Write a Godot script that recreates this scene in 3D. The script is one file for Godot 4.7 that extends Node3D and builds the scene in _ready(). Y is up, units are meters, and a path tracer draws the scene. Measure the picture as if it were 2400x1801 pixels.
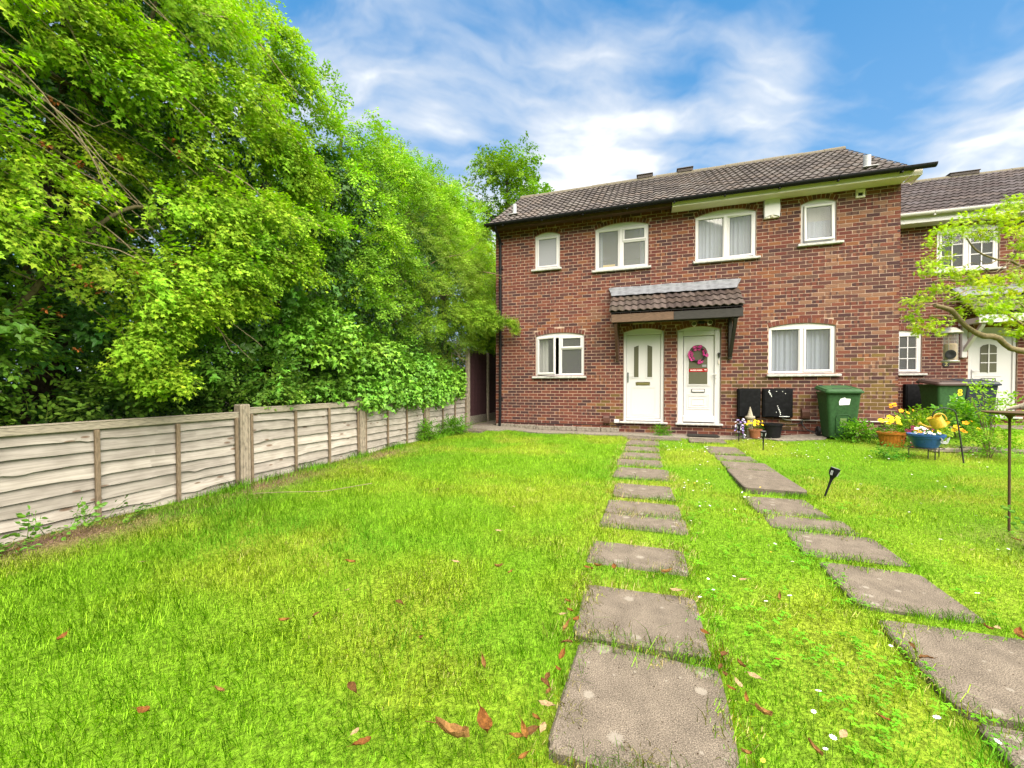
extends Node3D
# A brick terrace with a front lawn, an old hedgerow along a low lap fence and two slab paths.
# Metres; the camera stands above the origin and looks along -z, turned a little to the left. The facade is the plane z = -10.

const EYE := Vector3(0, 1.2, 0)
var rng := RandomNumberGenerator.new()
var M := {}
var names := {}
var wobble := FastNoiseLite.new()
var slabs := []
const EXPOSURE := 3.7
const SKY_ENERGY := 0.285
# paving slabs: [x0, x1, z0 (far), z1 (near), raise]; 14 on the left path, 12 on the right
const SLABS := [[-0.30, 0.27, -1.88, -1.30, 0.0], [-0.34, 0.245, -2.45, -1.95, 0.0], [-0.385, 0.225, -3.13, -2.74, 0.0], [-0.39, 0.29, -3.83, -3.49, 0.0], [-0.38, 0.265, -4.28, -3.88, 0.0], [-0.36, 0.24, -5.03, -4.45, 0.0], [-0.425, 0.235, -6.0, -5.33, 0.0], [-0.45, 0.17, -6.66, -6.12, 0.0], [-0.435, 0.165, -7.32, -6.74, 0.0], [-0.415, 0.16, -8.05, -7.42, 0.0], [-0.42, 0.175, -8.88, -8.14, 0.0], [-0.46, 0.62, -9.9, -8.98, 0.0], [-0.31, 0.27, -1.2, -0.62, 0.0], [-0.3, 0.28, -0.55, 0.05, 0.0], [0.79, 1.44, -9.93, -8.83, 0.01], [0.985, 1.51, -8.5, -7.55, 0.0], [1.02, 1.54, -7.48, -6.95, 0.0], [1.03, 1.60, -6.88, -6.2, 0.01], [1.0, 1.58, -6.13, -5.06, 0.04], [0.96, 1.50, -4.86, -4.28, 0.0], [0.98, 1.57, -4.22, -3.91, 0.0], [1.05, 1.61, -3.84, -3.33, 0.0], [1.08, 1.60, -3.22, -2.67, 0.0], [1.10, 1.66, -2.54, -1.94, 0.0], [1.10, 1.66, -1.86, -1.3, 0.0], [1.10, 1.66, -1.22, -0.65, 0.0]]

# ---------------------------------------------------------------- small helpers
func lin(r: float, g: float, b: float, a := 1.0) -> Color:
	return Color(r, g, b, a).linear_to_srgb()

func rf(a: float, b: float) -> float:
	return rng.randf_range(a, b)

func sst(a: float, b: float, v: float) -> float:
	var t := clampf((v - a) / (b - a), 0.0, 1.0)
	return t * t * (3.0 - 2.0 * t)

func numbered(n: String) -> String:
	var k: int = names.get(n, 0)
	names[n] = k + 1
	return n if k == 0 else "%s_%03d" % [n, k]

func tag(o: Node, label := "", category := "", group := "", kind := "") -> Node:
	if label: o.set_meta("label", label)
	if category: o.set_meta("category", category)
	if group: o.set_meta("group", group)
	if kind: o.set_meta("kind", kind)
	return o

func thing(n: String, at: Vector3, label: String, category: String, group := "", turn := 0.0) -> Node3D:
	var o := Node3D.new()
	o.name = numbered(n)
	add_child(o)
	o.position = at
	o.rotation.y = turn
	tag(o, label, category, group)
	return o

func put(n: String, mesh: Mesh, m: Material, parent: Node = null) -> MeshInstance3D:
	var o := MeshInstance3D.new()
	o.mesh = mesh
	o.material_override = m
	if parent == null:
		o.name = numbered(n)
		add_child(o)
	else:
		o.name = n
		parent.add_child(o, true)
	return o

func pivot(n: String, parent: Node) -> Node3D:
	var o := Node3D.new()
	o.name = n
	parent.add_child(o, true)
	return o

func begin() -> SurfaceTool:
	var st := SurfaceTool.new()
	st.begin(Mesh.PRIMITIVE_TRIANGLES)
	st.set_color(Color.WHITE)
	return st

# corners run anticlockwise seen from outside
func tri(st: SurfaceTool, a: Vector3, b: Vector3, c: Vector3) -> void:
	var n := (b - a).cross(c - a).normalized()
	for p in [a, c, b]:
		st.set_normal(n)
		st.add_vertex(p)

func quad(st: SurfaceTool, a: Vector3, b: Vector3, c: Vector3, d: Vector3) -> void:
	var n := (c - a).cross(d - b).normalized()
	for p in [a, c, b, a, d, c]:
		st.set_normal(n)
		st.add_vertex(p)

func box(st: SurfaceTool, c: Vector3, s: Vector3, t := Transform3D()) -> void:
	var h := s * 0.5
	var v := []
	for i in 8:
		v.append(t * (c + Vector3(h.x if i & 1 else -h.x, h.y if i & 2 else -h.y, h.z if i & 4 else -h.z)))
	quad(st, v[4], v[5], v[7], v[6])
	quad(st, v[1], v[0], v[2], v[3])
	quad(st, v[5], v[1], v[3], v[7])
	quad(st, v[0], v[4], v[6], v[2])
	quad(st, v[6], v[7], v[3], v[2])
	quad(st, v[0], v[1], v[5], v[4])

# a box with chamfered edges
func cbox(st: SurfaceTool, c: Vector3, s: Vector3, b := 0.006, t := Transform3D()) -> void:
	var h := s * 0.5
	b = minf(b, minf(h.x, minf(h.y, h.z)) * 0.9)
	var P := func(sx: float, sy: float, sz: float, axis: int) -> Vector3:
		var q := Vector3(sx * (h.x - b), sy * (h.y - b), sz * (h.z - b))
		q[axis] += b * [sx, sy, sz][axis]
		return t * (c + q)
	for axis in 3:
		for sg in [-1.0, 1.0]:
			var u := (axis + 1) % 3
			var w := (axis + 2) % 3
			var q := []
			for k in [[-1.0, -1.0], [1.0, -1.0], [1.0, 1.0], [-1.0, 1.0]]:
				var g := Vector3()
				g[axis] = sg
				g[u] = k[0]
				g[w] = k[1]
				q.append(P.call(g.x, g.y, g.z, axis))
			if sg > 0: quad(st, q[0], q[1], q[2], q[3])
			else: quad(st, q[3], q[2], q[1], q[0])
	for axis in 3:
		var u := (axis + 1) % 3
		var w := (axis + 2) % 3
		for a in [-1.0, 1.0]:
			for d in [-1.0, 1.0]:
				var g0 := Vector3()
				g0[axis] = -1.0
				g0[u] = a
				g0[w] = d
				var g1 := g0
				g1[axis] = 1.0
				var q0: Vector3 = P.call(g0.x, g0.y, g0.z, u)
				var q1: Vector3 = P.call(g1.x, g1.y, g1.z, u)
				var q2: Vector3 = P.call(g1.x, g1.y, g1.z, w)
				var q3: Vector3 = P.call(g0.x, g0.y, g0.z, w)
				if a * d > 0: quad(st, q0, q1, q2, q3)
				else: quad(st, q3, q2, q1, q0)
	for i in 8:
		var sx := 1.0 if i & 1 else -1.0
		var sy := 1.0 if i & 2 else -1.0
		var sz := 1.0 if i & 4 else -1.0
		var a: Vector3 = P.call(sx, sy, sz, 0)
		var d: Vector3 = P.call(sx, sy, sz, 1)
		var e: Vector3 = P.call(sx, sy, sz, 2)
		if sx * sy * sz > 0: tri(st, a, d, e)
		else: tri(st, a, e, d)

func vert(st: SurfaceTool, p: Vector3, n: Vector3) -> void:
	st.set_normal(n)
	st.add_vertex(p)

# a tube along points; radii one per point
func tube(st: SurfaceTool, pts: Array, radii: Array, seg := 6, cap := true) -> void:
	var rings := []
	var up := Vector3.UP
	var first: Vector3 = (pts[1] - pts[0]).normalized()
	if absf(first.dot(up)) > 0.9: up = Vector3.RIGHT
	for i in pts.size():
		var d: Vector3 = (pts[mini(i + 1, pts.size() - 1)] - pts[maxi(i - 1, 0)]).normalized()
		var sd := d.cross(up).normalized()
		up = sd.cross(d).normalized()
		var ring := []
		for k in seg:
			var a := TAU * k / seg
			ring.append(sd * cos(a) + up * sin(a))
		rings.append(ring)
	for i in pts.size() - 1:
		var r0: float = radii[mini(i, radii.size() - 1)]
		var r1: float = radii[mini(i + 1, radii.size() - 1)]
		for k in seg:
			var j := (k + 1) % seg
			var n0: Vector3 = rings[i][k]
			var n1: Vector3 = rings[i][j]
			var n2: Vector3 = rings[i + 1][j]
			var n3: Vector3 = rings[i + 1][k]
			var a: Vector3 = pts[i] + n0 * r0
			var b: Vector3 = pts[i] + n1 * r0
			var c: Vector3 = pts[i + 1] + n2 * r1
			var d: Vector3 = pts[i + 1] + n3 * r1
			vert(st, a, n0); vert(st, b, n1); vert(st, c, n2)
			vert(st, a, n0); vert(st, c, n2); vert(st, d, n3)
	if cap:
		for e in [0, pts.size() - 1]:
			var r: float = radii[mini(e, radii.size() - 1)]
			for k in range(1, seg - 1):
				var a: Vector3 = pts[e] + rings[e][0] * r
				var b: Vector3 = pts[e] + rings[e][k] * r
				var c: Vector3 = pts[e] + rings[e][k + 1] * r
				if e == 0: tri(st, a, b, c)
				else: tri(st, a, c, b)

# profile: array of Vector2(radius, height), bottom to top for an outside surface
func lathe(st: SurfaceTool, prof: Array, seg := 20, t := Transform3D(), squash := 1.0) -> void:
	for i in prof.size() - 1:
		var p: Vector2 = prof[i]
		var q: Vector2 = prof[i + 1]
		if p.distance_to(q) < 1e-5: continue
		var sl := Vector2(q.y - p.y, -(q.x - p.x)).normalized()
		for k in seg:
			var a := TAU * k / seg
			var b := TAU * (k + 1) / seg
			var ca := Vector3(cos(a), 0, sin(a) * squash)
			var cb := Vector3(cos(b), 0, sin(b) * squash)
			var na := t.basis * (ca * sl.x + Vector3.UP * sl.y).normalized()
			var nb := t.basis * (cb * sl.x + Vector3.UP * sl.y).normalized()
			var A := t * (ca * p.x + Vector3.UP * p.y)
			var B := t * (cb * p.x + Vector3.UP * p.y)
			var C := t * (cb * q.x + Vector3.UP * q.y)
			var D := t * (ca * q.x + Vector3.UP * q.y)
			if p.x > 1e-5:
				vert(st, A, na); vert(st, B, nb); vert(st, C, nb)
			if q.x > 1e-5:
				vert(st, A, na); vert(st, C, nb); vert(st, D, na)

# a flat outline (Vector2, anticlockwise in x-y) given depth from z0 (back) to z1 (front)
func slabshape(st: SurfaceTool, outline: Array, z0: float, z1: float, t := Transform3D(), back := false) -> void:
	var pv := PackedVector2Array(outline)
	var ids := Geometry2D.triangulate_polygon(pv)
	for k in range(0, ids.size(), 3):
		var a := pv[ids[k]]
		var b := pv[ids[k + 1]]
		var c := pv[ids[k + 2]]
		if (b - a).cross(c - a) < 0:
			var w := b
			b = c
			c = w
		tri(st, t * Vector3(a.x, a.y, z1), t * Vector3(b.x, b.y, z1), t * Vector3(c.x, c.y, z1))
		if back: tri(st, t * Vector3(a.x, a.y, z0), t * Vector3(c.x, c.y, z0), t * Vector3(b.x, b.y, z0))
	for i in pv.size():
		var a := pv[i]
		var b := pv[(i + 1) % pv.size()]
		quad(st, t * Vector3(a.x, a.y, z0), t * Vector3(b.x, b.y, z0), t * Vector3(b.x, b.y, z1), t * Vector3(a.x, a.y, z1))

# lie of the land
func ground(x: float, z: float) -> float:
	return 0.012 * clampf(-z, 0.0, 10.0) + 0.25 * sst(1.6, 4.8, x) * sst(6.0, 11.5, -z) + 0.07 * sst(2.5, 3.8, -x) * sst(8.3, 9.8, -z)

func on_ground(x: float, z: float, dy := 0.0) -> Vector3:
	return Vector3(x, ground(x, z) + dy, z)

# ---------------------------------------------------------------- textures and materials
func ntex(sd: int, freq: float, cols: Array, size := 512, oct := 5, kind := FastNoiseLite.TYPE_SIMPLEX_SMOOTH, offs := []) -> NoiseTexture2D:
	var n := FastNoiseLite.new()
	n.seed = sd
	n.noise_type = kind
	n.frequency = freq
	n.fractal_octaves = oct
	n.fractal_gain = 0.55
	var g := Gradient.new()
	var o := PackedFloat32Array()
	var c := PackedColorArray()
	for i in cols.size():
		o.append(offs[i] if offs.size() else float(i) / (cols.size() - 1))
		c.append(cols[i])
	g.offsets = o
	g.colors = c
	var t := NoiseTexture2D.new()
	t.width = size
	t.height = size
	t.seamless = true
	t.noise = n
	t.color_ramp = g
	return t

func gray(v: float) -> Color:
	return Color(v, v, v)

func mat(c: Color, rough := 0.8, tex: Texture2D = null, scale := Vector3.ONE, vc := false, spec := 0.4) -> StandardMaterial3D:
	var m := StandardMaterial3D.new()
	m.albedo_color = c
	m.roughness = rough
	m.metallic_specular = spec
	m.vertex_color_use_as_albedo = vc
	if tex:
		m.albedo_texture = tex
		m.uv1_triplanar = true
		m.uv1_world_triplanar = true
		m.uv1_scale = scale
	return m

func bump(m: StandardMaterial3D, tex: Texture2D, cm: float) -> StandardMaterial3D:
	m.heightmap_enabled = true
	m.heightmap_texture = tex
	m.heightmap_scale = cm
	return m

func leafmat(back: Color, rough := 0.5, spec := 0.4) -> StandardMaterial3D:
	var m := mat(Color.WHITE, rough, null, Vector3.ONE, true, spec)
	m.backlight_enabled = true
	m.backlight = back
	return m

# concrete of a paving slab: fine aggregate, pits and pale lichen rosettes
func slab_texture() -> ImageTexture:
	var S := 768
	var r := RandomNumberGenerator.new()
	r.seed = 71
	var a := FastNoiseLite.new()
	a.seed = 5
	a.frequency = 0.008
	a.fractal_octaves = 5
	var im := a.get_seamless_image(S, S)
	im.convert(Image.FORMAT_RGB8)
	var b := FastNoiseLite.new()
	b.seed = 6
	b.frequency = 0.22
	b.fractal_octaves = 3
	var im2 := b.get_seamless_image(S, S)
	for y in S:
		for x in S:
			var v := 0.64 + 0.15 * im.get_pixel(x, y).r + 0.85 * (im2.get_pixel(x, y).r - 0.5)
			im.set_pixel(x, y, Color(v * 1.0, v * 0.955, v * 0.90))
	for k in 2600:
		var v := r.randf_range(0.45, 0.98)
		var w := r.randi_range(1, 3)
		im.fill_rect(Rect2i(r.randi_range(0, S - 4), r.randi_range(0, S - 4), w, r.randi_range(1, 3)), Color(v, v * 0.95, v * 0.88))
	for k in 150:
		var px := r.randi_range(4, S - 6)
		var py := r.randi_range(4, S - 6)
		var w := r.randi_range(2, 5)
		im.fill_rect(Rect2i(px, py, w, r.randi_range(2, 4)), Color(0.30, 0.23, 0.17))
		im.fill_rect(Rect2i(px + 1, py - 1, maxi(w - 2, 1), 5), Color(0.34, 0.27, 0.2))
	for k in 30:
		var cx := r.randi_range(20, S - 20)
		var cy := r.randi_range(20, S - 20)
		var rad := 2.5 + 18.0 * pow(r.randf(), 4.0)
		for y in range(-30, 31):
			for x in range(-30, 31):
				var q := Vector2(x, y)
				var e := rad * (0.1 + 1.8 * im.get_pixel(posmod(cx * 7 + int(q.angle() * 40.0), S), posmod(cy * 3, S)).r) + 2.0 * im2.get_pixel(posmod(cx + x, S), posmod(cy + y, S)).r
				if q.length() < e:
					var px := posmod(cx + x, S)
					var py := posmod(cy + y, S)
					im.set_pixel(px, py, im.get_pixel(px, py).lerp(Color(0.97, 0.96, 0.93), 0.75))
	return ImageTexture.create_from_image(im)

# weathered softwood with knots, grain along u
func wood_texture(sd: int, light: Color, dark: Color, knots: int) -> ImageTexture:
	var W := 1024
	var H := 256
	var r := RandomNumberGenerator.new()
	r.seed = sd
	var a := FastNoiseLite.new()
	a.seed = sd
	a.frequency = 0.011
	a.fractal_octaves = 4
	var b := FastNoiseLite.new()
	b.seed = sd + 1
	b.frequency = 0.05
	b.fractal_octaves = 3
	var im := Image.create(W, H, false, Image.FORMAT_RGB8)
	var ks := []
	for k in knots: ks.append(Vector3(r.randf_range(30, W - 30), r.randf_range(20, H - 20), r.randf_range(4, 9)))
	for y in H:
		for x in W:
			var yy := float(y)
			var kd := 0.0
			for k in ks:
				var dx: float = (x - k.x) / 2.2
				var dy: float = y - k.y
				var d := sqrt(dx * dx + dy * dy)
				if d < k.z * 6.0:
					yy += signf(dy) * k.z * 2.2 * exp(-d * d / (k.z * k.z * 6.0))
				if d < k.z: kd = maxf(kd, 1.0 - d / k.z * 0.5)
			var g := a.get_noise_2d(x * 0.30, yy * 6.5)
			var f := b.get_noise_2d(x * 0.12, yy * 5.0)
			var l := a.get_noise_2d(x * 0.7 + 900.0, y * 0.9)
			var t := clampf(0.34 + g * 0.55 + f * 0.28 + l * 0.5, 0.0, 1.0)
			var c := light.lerp(dark, t)
			if kd > 0.0: c = c.lerp(Color(0.36, 0.22, 0.13), kd * 0.55)
			im.set_pixel(x, y, c)
	return ImageTexture.create_from_image(im)

func materials() -> void:
	var fine := ntex(11, 0.05, [gray(0.70), gray(0.90), gray(1.0)], 512, 5)
	var blotch := ntex(12, 0.012, [gray(0.74), gray(0.9), gray(1.0)], 512, 6)
	var relief := ntex(13, 0.06, [gray(0.0), gray(1.0)], 512, 4)
	M.brick = bump(mat(lin(0.83, 0.745, 0.70), 0.9, fine, Vector3(3.1, 3.1, 3.1), true, 0.25), relief, 0.35)
	M.mortar = bump(mat(lin(0.47, 0.335, 0.265), 0.95, blotch, Vector3(1.3, 1.3, 1.3), false, 0.2), relief, 0.3)
	M.tile = bump(mat(Color.WHITE, 0.9, ntex(14, 0.03, [gray(0.62), gray(0.9), gray(1.0)], 512, 6), Vector3(1.7, 1.7, 1.7), true, 0.25), relief, 0.35)
	M.plastic = mat(lin(0.50, 0.478, 0.488), 0.32, null, Vector3.ONE, false, 0.5)
	M.cream = mat(lin(0.60, 0.53, 0.47), 0.4, null, Vector3.ONE, false, 0.5)
	M.sill = mat(lin(0.48, 0.465, 0.45), 0.5, blotch, Vector3(2, 2, 2))
	M.glass = mat(Color(1, 1, 1, 0.06), 0.02, null, Vector3.ONE, false, 0.5)
	M.glass.transparency = BaseMaterial3D.TRANSPARENCY_ALPHA
	M.glass.metallic = 0.10
	M.glass_dim = mat(Color(1, 1, 1, 0.06), 0.02, null, Vector3.ONE, false, 0.3)
	M.glass_dim.transparency = BaseMaterial3D.TRANSPARENCY_ALPHA
	M.glass_dim.metallic = 0.015
	M.obscure = mat(lin(0.12, 0.115, 0.075), 0.4, ntex(15, 0.09, [gray(0.72), gray(1.0)], 256, 3), Vector3(5, 5, 5), false, 0.3)
	M.frost = mat(lin(0.27, 0.27, 0.30), 0.35, ntex(16, 0.15, [gray(0.78), gray(1.0)], 256, 2), Vector3(4, 4, 4), false, 0.5)
	M.lace = mat(lin(0.185, 0.21, 0.26), 0.9, ntex(17, 0.16, [gray(0.55), gray(0.9), gray(1.0), gray(1.0)], 256, 4), Vector3(5.5, 3.2, 5.5))
	M.drape = mat(lin(0.22, 0.25, 0.30), 0.95, fine, Vector3(3, 3, 3))
	M.blind = mat(lin(0.20, 0.20, 0.19), 0.9)
	M.dark_room = mat(lin(0.05, 0.045, 0.04), 0.95)
	M.room = mat(lin(0.13, 0.12, 0.105), 0.95)
	M.black_plastic = mat(lin(0.012, 0.012, 0.014), 0.5, ntex(18, 0.02, [gray(0.75), gray(1)], 256), Vector3(2, 2, 2), false, 0.25)
	M.black_box = mat(lin(0.012, 0.012, 0.014), 0.6, ntex(19, 0.015, [gray(0.6), gray(0.75), gray(1)], 256), Vector3(2.5, 2.5, 2.5), false, 0.2)
	M.brown_plastic = mat(lin(0.075, 0.03, 0.022), 0.5)
	M.maroon_wood = mat(lin(0.10, 0.048, 0.036), 0.75, ntex(20, 0.04, [gray(0.5), gray(0.95), gray(1)], 256, 5), Vector3(0.6, 6, 6))
	M.brown_wood = mat(lin(0.17, 0.10, 0.065), 0.8, ntex(21, 0.04, [gray(0.6), gray(1)], 256, 5), Vector3(0.7, 7, 7))
	M.dark_wood = mat(lin(0.045, 0.04, 0.036), 0.75, ntex(22, 0.04, [gray(0.55), gray(1)], 256, 5), Vector3(0.7, 7, 7))
	M.lead = mat(lin(0.19, 0.195, 0.215), 0.6, ntex(23, 0.014, [gray(0.6), gray(0.9), gray(1)], 256, 5), Vector3(1.6, 3, 3))
	M.zinc = mat(lin(0.42, 0.43, 0.44), 0.5, blotch, Vector3(4, 4, 4))
	M.chrome = mat(lin(0.5, 0.5, 0.5), 0.2)
	M.chrome.metallic = 1.0
	M.brass = mat(lin(0.55, 0.44, 0.20), 0.28)
	M.brass.metallic = 1.0
	M.ink = mat(lin(0.012, 0.012, 0.013), 0.6)
	M.red = mat(lin(0.30, 0.006, 0.008), 0.8, null, Vector3.ONE, false, 0.2)
	M.white_print = mat(lin(0.8, 0.8, 0.8), 0.6)
	M.yellow_print = mat(lin(0.70, 0.50, 0.02), 0.6)
	M.slab = bump(mat(lin(0.228, 0.207, 0.186), 0.92, slab_texture(), Vector3(1.05, 1.05, 1.05), false, 0.25), relief, 0.25)
	M.concrete = bump(mat(lin(0.27, 0.235, 0.19), 0.92, ntex(25, 0.02, [gray(0.55), gray(0.85), gray(1)], 512, 6), Vector3(1.2, 1.2, 1.2), false, 0.25), relief, 0.4)
	M.post = bump(mat(lin(0.34, 0.285, 0.22), 0.92, ntex(26, 0.03, [gray(0.66), gray(0.92), gray(1)], 256, 6), Vector3(3, 1.2, 3), false, 0.25), relief, 0.2)
	M.slat = []
	for k in 3:
		var m := mat(Color.WHITE, 0.88, null, Vector3.ONE, true, 0.25)
		m.albedo_texture = wood_texture(31 + k, Color(0.90, 0.885, 0.865), Color(0.70, 0.68, 0.655), 9)
		M.slat.append(m)
	M.batten = mat(lin(0.25, 0.185, 0.125), 0.9, ntex(27, 0.05, [gray(0.55), gray(0.85), gray(1)], 256, 5), Vector3(9, 0.9, 9), false, 0.25)
	M.rail = mat(lin(0.37, 0.32, 0.25), 0.9, ntex(28, 0.05, [gray(0.6), gray(0.9), gray(1)], 256, 5), Vector3(9, 9, 0.8), false, 0.25)
	M.maroon_fence = mat(lin(0.075, 0.028, 0.034), 0.75, ntex(29, 0.05, [gray(0.6), gray(1)], 256, 5), Vector3(9, 0.7, 9))
	M.bark = bump(mat(lin(0.085, 0.065, 0.045), 0.95, ntex(30, 0.03, [gray(0.4), gray(0.8), gray(1)], 256, 6), Vector3(4, 1.2, 4), false, 0.2), relief, 0.8)
	M.green_bark = mat(lin(0.10, 0.085, 0.04), 0.9, ntex(34, 0.03, [gray(0.6), gray(0.9), gray(1)], 256, 6), Vector3(6, 3, 6), false, 0.25)
	M.twig = mat(lin(0.40, 0.31, 0.20), 0.85, ntex(35, 0.05, [gray(0.6), gray(1)], 128, 4), Vector3(6, 6, 6), false, 0.25)
	M.fine_twig = mat(lin(0.15, 0.10, 0.06), 0.9)
	M.acer_bark = mat(lin(0.205, 0.16, 0.085), 0.8, ntex(36, 0.03, [gray(0.55), gray(0.9), gray(1)], 256, 6), Vector3(5, 5, 5), false, 0.3)
	M.leaf_gloss = leafmat(Color(0.55, 0.62, 0.25), 0.42, 0.35)
	M.leaf = leafmat(Color(0.80, 0.90, 0.25), 0.6, 0.22)
	M.leaf_thin = leafmat(Color(0.95, 0.95, 0.35), 0.55, 0.35)
	M.grass = leafmat(Color(0.8, 0.9, 0.2), 0.65, 0.15)
	M.petal = leafmat(Color(0.6, 0.6, 0.6), 0.7, 0.3)
	M.dead_leaf = mat(Color.WHITE, 0.8, ntex(37, 0.06, [gray(0.6), gray(1)], 128, 4), Vector3(14, 14, 14), true, 0.3)
	M.dead_leaf.backlight_enabled = true
	M.dead_leaf.backlight = Color(0.35, 0.28, 0.2)
	M.soil = bump(mat(Color.WHITE, 0.97, ntex(38, 0.03, [gray(0.5), gray(0.8), gray(1)], 512, 6), Vector3(1.9, 1.9, 1.9), true, 0.15), relief, 1.2)
	M.terracotta = mat(lin(0.34, 0.125, 0.06), 0.85, blotch, Vector3(5, 5, 5))
	M.orange_pot = mat(lin(0.48, 0.17, 0.022), 0.5, blotch, Vector3(3, 3, 3))
	M.blue_pot = mat(lin(0.022, 0.10, 0.34), 0.35, blotch, Vector3(3, 3, 3), false, 0.5)
	M.bin_green = mat(lin(0.030, 0.085, 0.028), 0.55, blotch, Vector3(2.2, 2.2, 2.2), false, 0.3)
	M.bin_panel = mat(lin(0.125, 0.185, 0.06), 0.7)
	M.bin_navy = mat(lin(0.012, 0.018, 0.036), 0.45, blotch, Vector3(2.2, 2.2, 2.2), false, 0.45)
	M.bin_brown = mat(lin(0.045, 0.026, 0.022), 0.5)
	M.rust = mat(lin(0.11, 0.065, 0.028), 0.75, ntex(39, 0.05, [gray(0.55), gray(1)], 128, 5), Vector3(8, 8, 8))
	M.iron = mat(lin(0.02, 0.019, 0.018), 0.55)
	M.stone = bump(mat(lin(0.42, 0.37, 0.29), 0.95, blotch, Vector3(6, 6, 6), false, 0.2), relief, 0.5)
	M.can = mat(lin(0.62, 0.40, 0.035), 0.35, blotch, Vector3(6, 6, 6), false, 0.5)
	M.seed = bump(mat(lin(0.62, 0.42, 0.20), 0.95, ntex(40, 0.18, [gray(0.45), gray(1)], 256, 2), Vector3(7, 7, 7)), relief, 0.8)
	M.clear = mat(Color(1, 1, 1, 0.08), 0.05, null, Vector3.ONE, false, 0.5)
	M.clear.transparency = BaseMaterial3D.TRANSPARENCY_ALPHA
	M.steel = mat(lin(0.30, 0.28, 0.25), 0.45)
	M.steel.metallic = 0.6
	M.card = mat(lin(0.48, 0.36, 0.13), 0.9)
	M.mat_rubber = mat(lin(0.03, 0.026, 0.022), 0.95, fine, Vector3(9, 9, 9))

# the air and its clouds: streaks of thin cirrus over blue, whiter masses towards the roofs
func sky() -> PanoramaSkyMaterial:
	var W := 3072
	var H := 1536
	var a := FastNoiseLite.new()
	a.seed = 8
	a.frequency = 0.9
	a.fractal_octaves = 7
	a.fractal_gain = 0.6
	var b := FastNoiseLite.new()
	b.seed = 21
	b.frequency = 0.55
	b.fractal_octaves = 5
	var im := Image.create(W, H, false, Image.FORMAT_RGBF)
	im.fill(Color(0.16, 0.20, 0.07))
	# azimuth, elevation, widths (degrees), weight
	var masses := [[-4.0, 29.0, 12.0, 7.0, 0.62], [-12.0, 19.0, 17.0, 8.0, 0.75], [13.5, 28.0, 4.5, 9.0, 0.5], [30.0, 22.0, 6.0, 6.0, 0.45], [-30.0, 33.0, 8.0, 3.0, 0.3], [-3.0, 38.5, 16.0, 2.2, 0.22],
		[30.0, 32.0, 10.0, 6.0, -0.38], [14.0, 40.0, 14.0, 5.0, -0.26], [-20.0, 30.0, 4.0, 3.0, -0.25], [3.0, 34.5, 5.0, 2.0, -0.3], [100.0, 25.0, 40.0, 15.0, 0.5], [-120.0, 30.0, 40.0, 15.0, 0.5], [175.0, 24.0, 40.0, 14.0, 0.6]]
	for y in H / 2 + 6:
		var el := (0.5 - (y + 0.5) / H) * PI
		var e := maxf(el, 0.0)
		var ed := rad_to_deg(el)
		for x in W:
			var az := wrapf((x + 0.5) / W * TAU, -PI, PI)
			var ad := rad_to_deg(az)
			var k := 1.0 / (sin(e) + 0.16)
			var px := sin(az) * cos(e) * k
			var pz := -cos(az) * cos(e) * k
			var warp := b.get_noise_2d(px * 1.6, pz * 1.6) * 0.35
			# thin streaks run left to right across the view; rounder billows lower down
			var su := 0.948 * px - 0.318 * pz
			var sv := -0.318 * px - 0.948 * pz
			var f := a.get_noise_2d(su * 0.55 + warp, sv * 2.3 + warp * 1.5)
			var g := b.get_noise_2d(su * 1.6 + 40.0 + warp, sv * 1.5 + warp)
			var fineness := a.get_noise_2d(su * 4.0 + 9.0 + warp * 2.0, sv * 6.5 + warp * 3.0)
			var big := 0.0
			for q in masses:
				var da: float = wrapf(ad - q[0], -180.0, 180.0) / q[2]
				var de: float = (ed - q[1]) / q[3]
				big += q[4] * exp(-da * da - de * de)
			var side := sst(12.0, -40.0, ad) * 0.10
			var cov := 0.15 + f * 0.60 + g * 0.30 + fineness * 0.26 + big + side + 0.3 * exp(-ed / 9.0)
			cov = clampf(cov, 0.0, 1.0)
			cov = lerpf(cov, sst(0.0, 1.0, cov), 0.6)
			var t := sst(4.0, 52.0, ed)
			var blue := Color(0.27, 0.55, 0.93).lerp(Color(0.06, 0.30, 0.68), t)
			var white := Color(0.97, 0.985, 1.0) * (1.0 + 0.22 * sst(0.6, 1.0, cov))
			var c := blue.lerp(white, cov * 0.96)
			im.set_pixel(x, y, c)
	var m := PanoramaSkyMaterial.new()
	m.panorama = ImageTexture.create_from_image(im)
	return m

# ---------------------------------------------------------------- brickwork
const TONES := [
	Vector3(0.195, 0.073, 0.056), Vector3(0.225, 0.090, 0.066), Vector3(0.165, 0.062, 0.054),      # 0-2 red
	Vector3(0.112, 0.057, 0.055), Vector3(0.130, 0.064, 0.060), Vector3(0.088, 0.050, 0.053),      # 3-5 plum
	Vector3(0.255, 0.112, 0.066), Vector3(0.285, 0.130, 0.072),                                    # 6-7 orange
	Vector3(0.250, 0.135, 0.095), Vector3(0.290, 0.165, 0.115), Vector3(0.150, 0.092, 0.080),      # 8-10 pale, washed out
	Vector3(0.175, 0.120, 0.045), Vector3(0.215, 0.150, 0.055), Vector3(0.110, 0.075, 0.040)]      # 11-13 algae

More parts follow.
